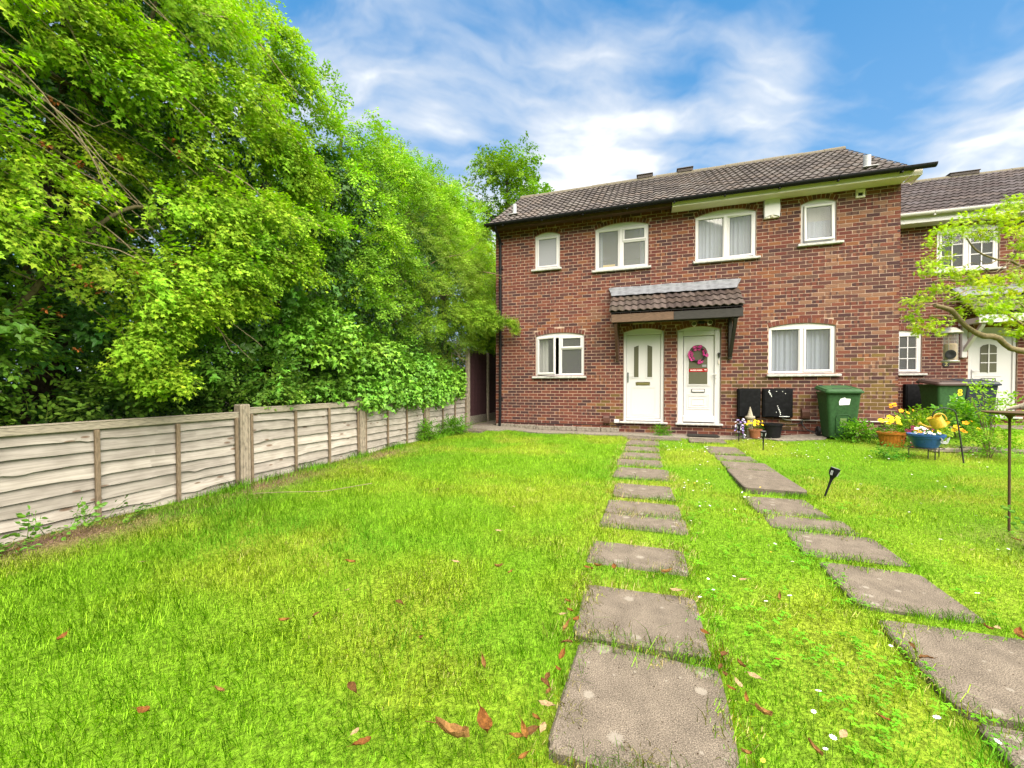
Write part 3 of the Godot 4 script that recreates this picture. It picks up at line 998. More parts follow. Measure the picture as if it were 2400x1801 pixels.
	sill(w, 0.905, 2.222, 4.0, Z)
	curtain(w, "net_curtain", 0.95, 2.15, 3.9, 5.0, Z - 0.19, 15.0, 0.026, M.lace)

	w = tag(pivot("window", h), "narrow upstairs window standing ajar with a half-height net curtain")
	frame_of(w, W4, zf, func(_s): pass)
	sash(w, 3.008, 3.535, 4.20, 4.955, zf + 0.03, 0.052, M.glass_dim, Vector3(0, 4.955, zf), -0.07, Vector3.RIGHT)
	sill(w, 2.895, 3.685, 4.16, Z)
	curtain(w, "net_curtain", 2.98, 3.56, 4.05, 4.66, Z - 0.16, 5.0, 0.012, M.lace, 1.0)
	curtain(w, "net_curtain", 2.98, 3.56, 4.60, 5.0, Z - 0.20, 4.0, 0.006, M.blind)

	w = tag(pivot("window", h), "downstairs window with its left casement swung open")
	frame_of(w, L1, zf, func(s):
		cbox(s, Vector3(-2.115, 1.97, zf - 0.034), Vector3(0.06, 0.95, 0.066), 0.008)
		cbox(s, Vector3(-1.83, 2.165, zf - 0.034), Vector3(0.52, 0.05, 0.066), 0.008))
	sash(w, -2.685, -2.15, 1.515, 2.455, zf + 0.03, 0.058, M.glass_dim, Vector3(-2.685, 0, zf), -0.36)
	sash(w, -2.09, -1.56, 2.16, 2.455, zf + 0.014, 0.05, M.glass_dim)
	sash(w, -2.09, -1.56, 1.52, 2.16, zf - 0.004, 0.026, M.glass_dim)
	sill(w, -2.81, -1.45, 1.48, Z)
	curtain(w, "blind", -2.70, -2.44, 1.45, 2.5, Z - 0.20, 3.0, 0.01, M.blind)

	w = tag(pivot("window", h), "downstairs window with grey net curtains")
	frame_of(w, L2, zf, func(s): cbox(s, Vector3(3.0, 1.97, zf - 0.034), Vector3(0.07, 0.95, 0.066), 0.008))
	sash(w, 2.44, 2.97, 1.52, 2.44, zf - 0.004, 0.024, M.glass_dim)
	sash(w, 3.03, 3.545, 1.515, 2.445, zf + 0.014, 0.052, M.glass_dim)
	sill(w, 2.36, 3.67, 1.48, Z)
	curtain(w, "net_curtain", 2.39, 3.59, 1.42, 2.47, Z - 0.19, 13.0, 0.026, M.lace, 0.7)

	# left door: two tall panes, chrome handle, brass letterbox
	var zd := Z - 0.035
	var d: Node3D = tag(pivot("front_door", h), "white front door with two tall narrow panes and a brass letterbox")
	st = begin()
	cbox(st, Vector3(-0.55, 1.435, zd - 0.035), Vector3(0.066, 2.09, 0.07), 0.01)
	cbox(st, Vector3(0.276, 1.435, zd - 0.035), Vector3(0.070, 2.09, 0.07), 0.01)
	cbox(st, Vector3(-0.137, 2.462, zd - 0.036), Vector3(0.76, 0.062, 0.068), 0.01)
	cbox(st, Vector3(-0.137, 0.445, zd - 0.03), Vector3(0.76, 0.06, 0.08), 0.01)
	arch_fill(st, D1, 2.485, zd - 0.06, zd - 0.004)
	put("door_frame", st.commit(), M.plastic, d)
	st = begin()
	cbox(st, Vector3(-0.137, 1.452, zd - 0.052), Vector3(0.752, 1.944, 0.05), 0.005)
	# raised mouldings
	for q in [[-0.42, 0.145, 0.53, 1.22], [-0.395, 0.12, 0.56, 1.19]]:
		ring(st, q[0], q[1], q[2], q[3], 0.012, zd - 0.03, zd - 0.021, 0.003)
	var leaf := put("door_leaf", st.commit(), M.plastic, d)
	for g in [[-0.349, -0.245, 2.147, 2.185], [-0.05, 0.056, 2.185, 2.147]]:
		st = begin()
		var o0 := 0.026
		slabshape(st, [Vector2(g[0] - o0, 1.44 - o0), Vector2(g[1] + o0, 1.44 - o0), Vector2(g[1] + o0, g[3] + o0), Vector2(g[0] - o0, g[2] + o0)], zd - 0.032, zd - 0.018)
		put("glazing_bead", st.commit(), M.plastic, d)
		st = begin()
		slabshape(st, [Vector2(g[0], 1.44), Vector2(g[1], 1.44), Vector2(g[1], g[3]), Vector2(g[0], g[2])], zd - 0.02, zd - 0.0155)
		put("pane", st.commit(), M.obscure, d)
	st = begin()
	cbox(st, Vector3(-0.1475, 1.29, zd - 0.018), Vector3(0.315, 0.074, 0.018), 0.006)
	put("letterbox", st.commit(), M.ink, d)
	st = begin()
	ring(st, -0.298, 0.003, 1.26, 1.32, 0.012, zd - 0.012, zd - 0.004, 0.003)
	cbox(st, Vector3(-0.1475, 1.29, zd - 0.008), Vector3(0.272, 0.026, 0.008), 0.003)
	put("letterbox_flap", st.commit(), M.brass, d)
	st = begin()
	cbox(st, Vector3(-0.485, 1.435, zd - 0.012), Vector3(0.032, 0.24, 0.014), 0.005)
	tube(st, [Vector3(-0.485, 1.475, zd - 0.01), Vector3(-0.483, 1.475, zd + 0.035), Vector3(-0.46, 1.476, zd + 0.045), Vector3(-0.36, 1.472, zd + 0.045)], [0.009, 0.009, 0.009, 0.007], 8)
	put("handle", st.commit(), M.chrome, d)
	st = begin()
	cbox(st, Vector3(-0.137, 0.382, Z + 0.01), Vector3(1.06, 0.045, 0.17), 0.01)
	put("threshold", st.commit(), M.sill, d)

	# right door: round-topped pane
	d = tag(pivot("front_door", h), "white front door with one round-topped pane and a moulded lower panel")
	st = begin()
	cbox(st, Vector3(0.66, 1.43, zd - 0.035), Vector3(0.122, 2.08, 0.07), 0.012)
	cbox(st, Vector3(1.42, 1.43, zd - 0.035), Vector3(0.122, 2.08, 0.07), 0.012)
	cbox(st, Vector3(1.04, 2.42, zd - 0.036), Vector3(0.64, 0.12, 0.068), 0.012)
	cbox(st, Vector3(1.04, 0.49, zd - 0.03), Vector3(0.64, 0.14, 0.08), 0.012)
	arch_fill(st, D2, 2.476, zd - 0.06, zd - 0.004)
	put("door_frame", st.commit(), M.plastic, d)
	st = begin()
	cbox(st, Vector3(1.045, 1.45, zd - 0.052), Vector3(0.625, 1.80, 0.05), 0.005)
	for q in [[0.80, 1.275, 0.71, 1.048], [0.835, 1.24, 0.745, 1.012], [0.905, 1.17, 0.80, 0.955]]:
		ring(st, q[0], q[1], q[2], q[3], 0.018, zd - 0.032, zd - 0.018, 0.005)
	cbox(st, Vector3(1.035, 1.225, zd - 0.022), Vector3(0.49, 0.014, 0.014), 0.004)
	put("door_leaf", st.commit(), M.plastic, d)
	var arc := func(x0: float, x1: float, y0: float, ytop: float) -> Array:
		var r := (x1 - x0) * 0.5
		var pts := [Vector2(x0, y0), Vector2(x1, y0)]
		for k in 15:
			var a := PI * k / 14.0
			pts.append(Vector2((x0 + x1) * 0.5 + r * cos(a), ytop - r + r * sin(a)))
		return pts
	st = begin()
	slabshape(st, arc.call(0.792, 1.262, 1.245, 2.20), zd - 0.032, zd - 0.022)
	slabshape(st, arc.call(0.815, 1.24, 1.255, 2.178), zd - 0.03, zd - 0.014)
	put("glazing_bead", st.commit(), M.plastic, d)
	st = begin()
	slabshape(st, arc.call(0.838, 1.222, 1.275, 2.155), zd - 0.02, zd - 0.0105)
	put("pane", st.commit(), M.obscure, d)
	st = begin()
	cbox(st, Vector3(1.035, 1.127, zd - 0.016), Vector3(0.276, 0.082, 0.02), 0.006)
	put("letterbox", st.commit(), M.ink, d)
	st = begin()
	cbox(st, Vector3(1.035, 1.127, zd - 0.006), Vector3(0.252, 0.058, 0.012), 0.004)
	put("letterbox_flap", st.commit(), M.plastic, d)
	st = begin()
	cbox(st, Vector3(1.392, 1.40, zd + 0.006), Vector3(0.036, 0.24, 0.014), 0.005)
	tube(st, [Vector3(1.392, 1.49, zd + 0.01), Vector3(1.39, 1.49, zd + 0.05), Vector3(1.37, 1.49, zd + 0.058), Vector3(1.275, 1.487, zd + 0.058)], [0.009, 0.009, 0.009, 0.008], 8)
	put("handle", st.commit(), M.plastic, d)
	st = begin()
	box(st, Vector3(1.392, 1.395, zd + 0.014), Vector3(0.008, 0.03, 0.004))
	put("keyhole", st.commit(), M.ink, d)
	st = begin()
	cbox(st, Vector3(1.043, 0.378, Z + 0.01), Vector3(0.97, 0.045, 0.17), 0.01)
	put("threshold", st.commit(), M.sill, d)

	# canopy over both doors
	var c: Node3D = tag(pivot("porch_canopy", h), "tiled lean-to canopy with a grey flashing over the two doors")
	var cu := Vector3(0, 0.56, -0.72).normalized()
	tile_roof(c, Vector3(-0.855, 2.845, -9.25), Vector3.RIGHT, cu, 9, 3, 0.295, 0.235, Vector3(0.084, 0.064, 0.055), 99, 2, 0.042)
	st = begin()
	quad(st, Vector3(-0.83, 2.83, -9.25), Vector3(1.78, 2.83, -9.25), Vector3(1.78, 3.40, -9.985), Vector3(-0.83, 3.40, -9.985))
	quad(st, Vector3(-0.81, 2.70, -9.99), Vector3(1.76, 2.70, -9.99), Vector3(1.76, 2.70, -9.32), Vector3(-0.81, 2.70, -9.32))
	for x in [-0.80, 1.755]:
		slabshape(st, [Vector2(9.27, 2.66), Vector2(9.99, 2.66), Vector2(9.99, 3.36), Vector2(9.27, 2.80)], -0.012, 0.012, Transform3D(Basis(Vector3(0, 0, -1), Vector3.UP, Vector3(1, 0, 0)), Vector3(x, 0, 0)), true)
	put("canopy_deck", st.commit(), M.dark_wood, c)
	st = begin()
	cbox(st, Vector3(-0.165, 2.715, -9.29), Vector3(1.28, 0.175, 0.05), 0.006)
	put("beam", st.commit(), M.brown_wood, c)
	st = begin()
	cbox(st, Vector3(1.126, 2.712, -9.29), Vector3(1.298, 0.175, 0.05), 0.006)
	put("beam", st.commit(), M.dark_wood, c)
	# flashing: dressed up the wall and down over the top row, its ends flared
	st = begin()
	var row := []
	for k in 19:
		var u := k / 18.0
		var xt := lerpf(-0.934, 1.870, u)
		var xm := lerpf(-0.90, 1.83, u)
		var xb := lerpf(-0.845, 1.745, u)
		var wv := 0.010 * sin(u * 53.0)
		row.append([Vector3(xt, 3.56 + 0.006 * sin(u * 17.0), -9.990), Vector3(xm, 3.475, -9.955 + 0.005 * sin(u * 31.0)), Vector3(lerpf(xm, xb, 0.6), 3.40 + wv * 0.4, -9.86), Vector3(xb, 3.315 + wv * 0.6, -9.735 + wv * 0.5)])
	for k in 18:
		for j in 3:
			quad(st, row[k][j + 1], row[k + 1][j + 1], row[k + 1][j], row[k][j])
	put("flashing", st.commit(), M.lead, c)
	for bx in [[-0.72, M.maroon_wood, "maroon bracket"], [1.655, M.dark_wood, "black bracket"]]:
		st = begin()
		cbox(st, Vector3(bx[0], 2.26, -9.955), Vector3(0.075, 0.88, 0.085), 0.008)
		slabshape(st, [Vector2(9.92, 1.98), Vector2(9.92, 1.90), Vector2(9.90, 1.86), Vector2(9.30, 2.60), Vector2(9.37, 2.64)], -0.03, 0.03, Transform3D(Basis(Vector3(0, 0, -1), Vector3.UP, Vector3(1, 0, 0)), Vector3(bx[0], 0, 0)), true)
		cbox(st, Vector3(bx[0], 2.66, -9.64), Vector3(0.06, 0.07, 0.56), 0.006)
		tag(put("bracket", st.commit(), bx[1], c), bx[2])
	rebase(h, Vector3(0.4, 0.12, -10.0))

# ---------------------------------------------------------------- the house set back on the right
func right_house() -> void:
	var h := thing("brick_house", Vector3.ZERO, "red brick house set back on the right with white gutter and barred white windows", "house")
	var Z := -12.6
	var U := {"x0": 6.52, "x1": 7.655, "yb": 3.97, "ys": 4.95, "yt": 5.03}
	var L := {"x0": 5.28, "x1": 6.266, "yb": 1.54, "ys": 2.53, "yt": 2.60}
	var D := {"x0": 7.13, "x1": 8.0, "yb": 0.52, "ys": 2.50, "yt": 2.61}
	var U2 := {"x0": 8.9, "x1": 10.1, "yb": 3.97, "ys": 4.95, "yt": 5.03}
	var ops := [U, L, D, U2]
	var front := Transform3D(Basis(), Vector3(0, 0, Z))
	var st := begin()
	wall_sheet(st, front, 4.63, 11.9, -0.2, 5.26, ops, -0.005, 0.24)
	quad(st, Vector3(11.9, -0.2, Z), Vector3(11.9, -0.2, -18.0), Vector3(11.9, 5.26, -18.0), Vector3(11.9, 5.26, Z))
	quad(st, Vector3(11.9, -0.2, -18.0), Vector3(4.63, -0.2, -18.0), Vector3(4.63, 5.26, -18.0), Vector3(11.9, 5.26, -18.0))
	quad(st, Vector3(4.635, -0.2, -18.0), Vector3(4.635, -0.2, -12.61), Vector3(4.635, 5.26, -12.61), Vector3(4.635, 5.26, -18.0))
	for x in [4.64, 11.9]:
		tri(st, Vector3(x, 5.2, -12.6), Vector3(x, 5.2, -18.0), Vector3(x, 6.95, -15.3))
	var wall := put("wall", st.commit(), M.mortar, h)
	set_bricks(lay_bricks(front, 4.63, 11.9, 0.0, 5.20, ops, 1), wall, 300)
	st = begin()
	for y in [[0.45, 2.74], [2.76, 5.2]]:
		quad(st, Vector3(4.7, y[0], -15.4), Vector3(11.8, y[0], -15.4), Vector3(11.8, y[1], -15.4), Vector3(4.7, y[1], -15.4))
		quad(st, Vector3(4.7, y[1], -15.4), Vector3(11.8, y[1], -15.4), Vector3(11.8, y[1], -12.85), Vector3(4.7, y[1], -12.85))
		quad(st, Vector3(4.7, y[0], -12.85), Vector3(11.8, y[0], -12.85), Vector3(11.8, y[0], -15.4), Vector3(4.7, y[0], -15.4))
	put("room", st.commit(), M.room, h)
	var roof := pivot("roof", h)
	var upv := Vector3(0, 1.95, -3.05).normalized()
	tile_roof(roof, Vector3(4.66, 5.265, -12.22), Vector3.RIGHT, upv, 25, 12, 0.30, 0.30, Vector3(0.088, 0.074, 0.074), 300)
	ridge(roof, Vector3(4.66, 7.17, -15.3), Vector3(12.1, 7.17, -15.3), 0.12)
	st = begin()
	quad(st, Vector3(4.66, 5.245, -12.24), Vector3(12.1, 5.245, -12.24), Vector3(12.1, 7.17, -15.3), Vector3(4.66, 7.17, -15.3))
	quad(st, Vector3(12.1, 5.245, -18.36), Vector3(4.66, 5.245, -18.36), Vector3(4.66, 7.17, -15.3), Vector3(12.1, 7.17, -15.3))
	put("roof_deck", st.commit(), M.dark_wood, roof)
	for v in [[6.72, 7.05], [8.12, 8.78]]:
		st = begin()
		st.set_color(Color(0.10, 0.085, 0.075))
		cbox(st, Vector3((v[0] + v[1]) * 0.5, 7.27, -15.3), Vector3(v[1] - v[0], 0.10, 0.24), 0.02)
		cbox(st, Vector3((v[0] + v[1]) * 0.5, 7.325, -15.3), Vector3(v[1] - v[0] + 0.03, 0.026, 0.28), 0.01)
		put("ridge_vent", st.commit(), M.tile, roof)
	gutter(h, Vector3(4.64, 5.275, -12.165), Vector3(12.1, 5.275, -12.165), 0.058, M.plastic, 7)
	st = begin()
	cbox(st, Vector3(8.37, 5.17, -12.28), Vector3(7.46, 0.17, 0.022), 0.004)
	cbox(st, Vector3(8.37, 5.09, -12.44), Vector3(7.46, 0.012, 0.30), 0.003)
	put("fascia", st.commit(), M.plastic, h)
	var zf := Z - 0.03
	# barred windows
	for q in [[U, [[6.575, 7.065], [7.11, 7.60]], "upstairs window with white glazing bars behind the tree", 3.98], [L, [[5.33, 5.755], [5.79, 6.215]], "downstairs window with white glazing bars beside the house corner", 1.545], [U2, [[8.95, 9.48], [9.52, 10.05]], "", 3.98]]:
		var o: Dictionary = q[0]
		var w: Node3D = tag(pivot("window", h), q[2])
		frame_of(w, o, zf, func(s):
			cbox(s, Vector3((o.x0 + o.x1) * 0.5, (o.yb + o.ys) * 0.5, zf - 0.034), Vector3(0.06, o.ys - o.yb - 0.06, 0.066), 0.008))
		for p in q[1]:
			sash(w, p[0], p[1], o.yb + 0.045, o.ys - 0.03, zf + 0.01, 0.055, M.glass_dim)
			var bars := begin()
			var ya: float = o.yb + 0.10
			var yb: float = o.ys - 0.085
			box(bars, Vector3((p[0] + p[1]) * 0.5, (ya + yb) * 0.5, zf - 0.006), Vector3(0.02, yb - ya, 0.012))
			for k in [1, 2]:
				box(bars, Vector3((p[0] + p[1]) * 0.5, ya + (yb - ya) * k / 3.0, zf - 0.0075), Vector3(p[1] - p[0] - 0.11, 0.02, 0.012))
			put("glazing_bar", bars.commit(), M.plastic, w)
		sill(w, o.x0 - 0.08, o.x1 + 0.08, q[3], Z)
		if o.x0 < 6.0: curtain(w, "net_curtain", o.x0, 5.62, o.yb, o.ys, Z - 0.30, 8.0, 0.02, M.lace)
	# door
	var d: Node3D = tag(pivot("front_door", h), "white front door with a six-light pane")
	st = begin()
	ring(st, D.x0 + 0.004, D.x1 - 0.004, D.yb + 0.004, D.ys, 0.065, zf - 0.07, zf, 0.01)
	arch_fill(st, D, D.ys - 0.012, zf - 0.06, zf - 0.004)
	put("door_frame", st.commit(), M.plastic, d)
	st = begin()
	cbox(st, Vector3(7.565, 1.51, zf - 0.05), Vector3(0.745, 1.85, 0.05), 0.005)
	for q in [[7.31, 7.72, 0.78, 1.22], [7.35, 7.68, 0.82, 1.18]]:
		ring(st, q[0], q[1], q[2], q[3], 0.014, zf - 0.03, zf - 0.016, 0.004)
	cbox(st, Vector3(7.50, 1.46, zf - 0.02), Vector3(0.50, 0.012, 0.012), 0.003)
	put("door_leaf", st.commit(), M.plastic, d)
	st = begin()
	var pts := [Vector2(7.375, 1.56), Vector2(7.665, 1.56), Vector2(7.665, 2.14), Vector2(7.62, 2.19), Vector2(7.52, 2.215), Vector2(7.42, 2.19), Vector2(7.375, 2.14)]
	slabshape(st, pts, zf - 0.03, zf - 0.014)
	put("pane", st.commit(), M.obscure, d)
	st = begin()
	box(st, Vector3(7.52, 1.88, zf - 0.008), Vector3(0.022, 0.66, 0.012))
	for y in [1.78, 1.99]: box(st, Vector3(7.52, y, zf - 0.0095), Vector3(0.29, 0.02, 0.012))
	put("glazing_bar", st.commit(), M.plastic, d)
	st = begin()
	ring(st, 7.39, 7.655, 1.335, 1.415, 0.012, zf - 0.024, zf - 0.012, 0.003)
	put("letterbox", st.commit(), M.ink, d)
	st = begin()
	cbox(st, Vector3(7.235, 1.52, zf - 0.01), Vector3(0.034, 0.22, 0.014), 0.005)
	tube(st, [Vector3(7.235, 1.58, zf), Vector3(7.235, 1.58, zf + 0.045), Vector3(7.33, 1.58, zf + 0.05)], [0.009], 8)
	put("handle", st.commit(), M.plastic, d)
	st = begin()
	cbox(st, Vector3(7.565, 0.50, Z + 0.01), Vector3(0.98, 0.045, 0.17), 0.01)
	put("threshold", st.commit(), M.sill, d)
	# canopy
	var c := pivot("porch_canopy", h)
	var cu := Vector3(0, 0.56, -0.72).normalized()
	tile_roof(c, Vector3(6.86, 2.845, -11.85), Vector3.RIGHT, cu, 9, 3, 0.295, 0.235, Vector3(0.115, 0.095, 0.085), 99, 2, 0.036)
	st = begin()
	quad(st, Vector3(6.88, 2.83, -11.85), Vector3(9.5, 2.83, -11.85), Vector3(9.5, 3.40, -12.585), Vector3(6.88, 3.40, -12.585))
	put("canopy_deck", st.commit(), M.dark_wood, c)
	st = begin()
	cbox(st, Vector3(8.19, 2.715, -11.89), Vector3(2.6, 0.175, 0.05), 0.006)
	cbox(st, Vector3(6.94, 2.70, -12.22), Vector3(0.06, 0.12, 0.66), 0.006)
	put("beam", st.commit(), M.plastic, c)
	st = begin()
	for k in 12:
		var xa := lerpf(6.77, 9.6, k / 12.0)
		var xb := lerpf(6.77, 9.6, (k + 1) / 12.0)
		var m0 := lerpf(6.86, 9.5, k / 12.0)
		var m1 := lerpf(6.86, 9.5, (k + 1) / 12.0)
		quad(st, Vector3(m0, 3.32, -12.34), Vector3(m1, 3.32, -12.34), Vector3(xb, 3.575, -12.59), Vector3(xa, 3.575, -12.59))
	put("flashing", st.commit(), M.lead, c)
	st = begin()
	cbox(st, Vector3(7.015, 2.27, -12.555), Vector3(0.10, 0.74, 0.085), 0.008)
	slabshape(st, [Vector2(12.53, 2.12), Vector2(12.53, 2.02), Vector2(11.95, 2.58), Vector2(11.95, 2.66)], -0.035, 0.035, Transform3D(Basis(Vector3(0, 0, -1), Vector3.UP, Vector3(1, 0, 0)), Vector3(7.015, 0, 0)), true)
	put("bracket", st.commit(), M.plastic, c)
	rebase(h, Vector3(8.0, 0.35, -12.6))
	var o := thing("house_number_plaque", Vector3(6.718, 1.752, -12.592), "small round dark plaque with a gold 2 on the brick wall", "house number")
	st = begin()
	lathe(st, [Vector2(0.0, -0.008), Vector2(0.07, -0.008), Vector2(0.07, 0.004), Vector2(0.062, 0.010), Vector2(0.0, 0.010)], 20, Transform3D(Basis(Vector3.RIGHT, PI / 2), Vector3.ZERO))
	put("disc", st.commit(), M.ink, o)
	lettering("2", 0.08, M.brass, o, Transform3D(Basis(), Vector3(0, 0, 0.012)))
	meter_box(Vector3(6.077, 0.99, -12.6), Vector2(0.34, 0.58), "black meter box on the wall of the set-back house beside the green bins", false)

func meter_box(at: Vector3, s: Vector2, label: String, marks: bool) -> void:
	var o := thing("meter_box", at, label, "meter box", "" )
	var st := begin()
	cbox(st, Vector3(0, 0, 0.05), Vector3(s.x, s.y, 0.13), 0.012)
	put("housing", st.commit(), M.black_box, o)
	st = begin()
	cbox(st, Vector3(0.006, -0.004, 0.122), Vector3(s.x - 0.045, s.y - 0.05, 0.016), 0.006)
	put("door", st.commit(), M.black_box, o)
	if not marks: return
	# flakes of old paint
	st = begin()
	var r := RandomNumberGenerator.new()
	r.seed = 5
	var spots := [Vector2(-0.16, 0.26), Vector2(-0.17, 0.235), Vector2(-0.155, 0.215), Vector2(-0.14, 0.20), Vector2(-0.145, 0.18), Vector2(-0.125, 0.165), Vector2(-0.12, 0.14), Vector2(-0.01, -0.06), Vector2(0.005, -0.10), Vector2(0.018, -0.135), Vector2(0.03, -0.165), Vector2(0.04, -0.20), Vector2(-0.03, -0.19), Vector2(0.045, -0.235), Vector2(-0.03, 0.245), Vector2(0.13, 0.20), Vector2(0.08, 0.245)]
	for p in spots:
		box(st, Vector3(p.x, p.y, 0.132), Vector3(r.randf_range(0.008, 0.018), r.randf_range(0.008, 0.024), 0.004), Transform3D())
	for k in 9:
		box(st, Vector3(0.03 + k * 0.021, -s.y * 0.5 + 0.028, 0.133), Vector3(0.02, r.randf_range(0.006, 0.016), 0.004))
	put("paint_flake", st.commit(), M.white_print, o)

# ---------------------------------------------------------------- ground, paths
func on_slab(x: float, z: float, grow: float) -> bool:
	for s in slabs:
		if x > s[0] - grow and x < s[1] + grow and z > s[2] - grow and z < s[3] + grow: return true
	return false

# concrete apron along the wall; its lawn edge wanders
func apron_edge(x: float) -> float:
	var e := -9.40 + 0.05 * sin(x * 2.3) + 0.04 * sin(x * 5.1 + 1.0)
	if x < -3.4: e += 0.25
	if x > 1.7: e -= 0.12
	if x > 2.4 and x < 3.2: e += 0.22
	return e

func bare(x: float, z: float) -> float:      # worn, strawy ground: 0 none, 1 bare
	var b := 1.25 * exp(-pow((x + 4.36 - 0.1 * sin(z * 1.7)) / 0.33, 2.0)) * sst(-7.8, -5.0, z) * (0.62 + 0.38 * sin(z * 3.1 + 1.0))
	b = maxf(b, 0.9 * exp(-pow((x - 3.0) / 0.45, 2.0) - pow((z + 4.05) / 0.28, 2.0)))
	b = maxf(b, 0.7 * exp(-pow((x - 4.9) / 0.9, 2.0) - pow((z + 8.45) / 0.3, 2.0)))
	return b

func lawn_ground() -> void:
	var xs := [-160.0, -80.0, -40.0, -22.0, -14.0, -9.0, -6.5, -5.2]
	var x := -4.8
	while x < 9.0:
		xs.append(x)
		x += 0.14
	xs.append_array([9.6, 11.0, 14.0, 20.0, 40.0, 80.0, 160.0])
	var zs := [-160.0, -80.0, -40.0, -26.0, -20.0, -16.0, -14.5]
	var z := -13.5
	while z < 1.6:
		zs.append(z)
		z += 0.14
	zs.append_array([2.5, 5.0, 10.0, 20.0, 40.0, 80.0, 160.0])
	var st := begin()
	var hgt := func(a: float, b: float) -> float:
		if a < -4.7 or a > 9.0: return ground(clampf(a, -4.7, 9.0), b) - 0.03
		var y := ground(a, b) + 0.014 * wobble.get_noise_2d(a * 60.0, b * 60.0)
		if on_slab(a, b, 0.02): y = ground(a, b) - 0.035
		return y
	var col := func(a: float, b: float) -> Color:
		var k := bare(a, b)
		var c := Color(0.18, 0.33, 0.022).lerp(Color(0.28, 0.37, 0.032), clampf(wobble.get_noise_2d(a * 42.0, b * 42.0) * 1.9 + 0.3, 0.0, 1.0)).lerp(Color(0.30, 0.215, 0.125), k)
		if a < -4.75: c = Color(0.035, 0.028, 0.018)
		return c
	for i in xs.size() - 1:
		for j in zs.size() - 1:
			var P := []
			for q in [[i, j + 1], [i + 1, j + 1], [i + 1, j], [i, j]]:
				P.append(Vector3(xs[q[0]], hgt.call(xs[q[0]], zs[q[1]]), zs[q[1]]))
			for t in [[0, 2, 1], [0, 3, 2]]:
				for k in t:
					st.set_color(col.call(P[k].x, P[k].z))
					st.set_smooth_group(0)
					st.add_vertex(P[k])
	st.index()
	st.generate_normals()
	tag(put("ground", st.commit(), M.soil), "", "", "", "structure")

func slab_mesh(w: float, l: float, th: float) -> ArrayMesh:
	# top at y = 0, corners worn, edges a little ragged, centre very slightly dished
	var st := begin()
	var out := []
	var n := 44
	for k in n:
		var a := TAU * k / n
		var e := 16.0
		var cx := signf(cos(a)) * pow(absf(cos(a)), 2.0 / e)
		var cy := signf(sin(a)) * pow(absf(sin(a)), 2.0 / e)
		var j := 1.0 - absf(wobble.get_noise_2d(k * 37.0 + w * 900.0, l * 700.0)) * 0.05
		out.append(Vector2(cx * w * 0.5 * j, cy * l * 0.5 * j))
	for k in n:
		var p: Vector2 = out[k]
		var q: Vector2 = out[(k + 1) % n]
		var P := Vector3(p.x, -0.008, p.y)
		var Q := Vector3(q.x, -0.008, q.y)
		var p2 := Vector3(p.x * 0.965, 0, p.y * 0.965)
		var q2 := Vector3(q.x * 0.965, 0, q.y * 0.965)
		tri(st, Vector3(0, -0.003, 0), q2, p2)
		quad(st, P, p2, q2, Q)
		quad(st, P, Q, Q - Vector3(0, th, 0), P - Vector3(0, th, 0))
	return st.commit()

func path(n: String, list: Array) -> void:
	var o := Node3D.new()
	o.name = n
	add_child(o)
	tag(o, "", "", "", "structure")
	for s in list:
		var cx: float = (s[0] + s[1]) * 0.5
		var cz: float = (s[2] + s[3]) * 0.5
		var m := put("paving_slab", slab_mesh(s[1] - s[0] + 0.03, s[3] - s[2] + 0.05, 0.07), M.slab, o)
		m.position = Vector3(cx, ground(cx, cz) + 0.001 + s[4], cz)
		m.rotation = Vector3(rf(-0.012, 0.012) - 0.008, rf(-0.03, 0.03), rf(-0.014, 0.014))

func paths() -> void:
	path("garden_path", SLABS.slice(0, 14))
	path("neighbour_path", SLABS.slice(14))
	# apron of old concrete along the front wall
	var st := begin()
	var n := 70
	for k in n:
		var xa := lerpf(-4.45, 4.6, float(k) / n)
		var xb := lerpf(-4.45, 4.6, float(k + 1) / n)
		var ea := apron_edge(xa)
		var eb := apron_edge(xb)
		var ya := ground(xa, -9.9) + 0.02
		var yb := ground(xb, -9.9) + 0.02
		quad(st, Vector3(xa, ground(xa, ea) + 0.022, ea), Vector3(xb, ground(xb, eb) + 0.022, eb), Vector3(xb, yb, -10.02), Vector3(xa, ya, -10.02))
		quad(st, Vector3(xa, -0.05, ea), Vector3(xb, -0.05, eb), Vector3(xb, ground(xb, eb) + 0.022, eb), Vector3(xa, ground(xa, ea) + 0.022, ea))
	tag(put("concrete_apron", st.commit(), M.concrete), "", "", "", "structure")
	var p := pivot("side_path", self)
	tag(p, "", "", "", "structure")
	for q in [[-4.1, -9.1, 0.75, 0.5], [-4.15, -10.3, 0.55, 0.7], [-4.15, -11.1, 0.55, 0.75], [-4.15, -11.95, 0.55, 0.75]]:
		put("paving_slab", slab_mesh(q[2], q[3], 0.06), M.slab, p).position = on_ground(q[0], q[1], 0.035)
	p = pivot("far_path", self)
	tag(p, "", "", "", "structure")
	for k in 5:
		put("paving_slab", slab_mesh(0.85, 0.95, 0.06), M.slab, p).position = Vector3(6.0 + k * 0.9, ground(6.0 + k * 0.9, -11.3) + 0.02, -11.35 + rf(-0.03, 0.03))

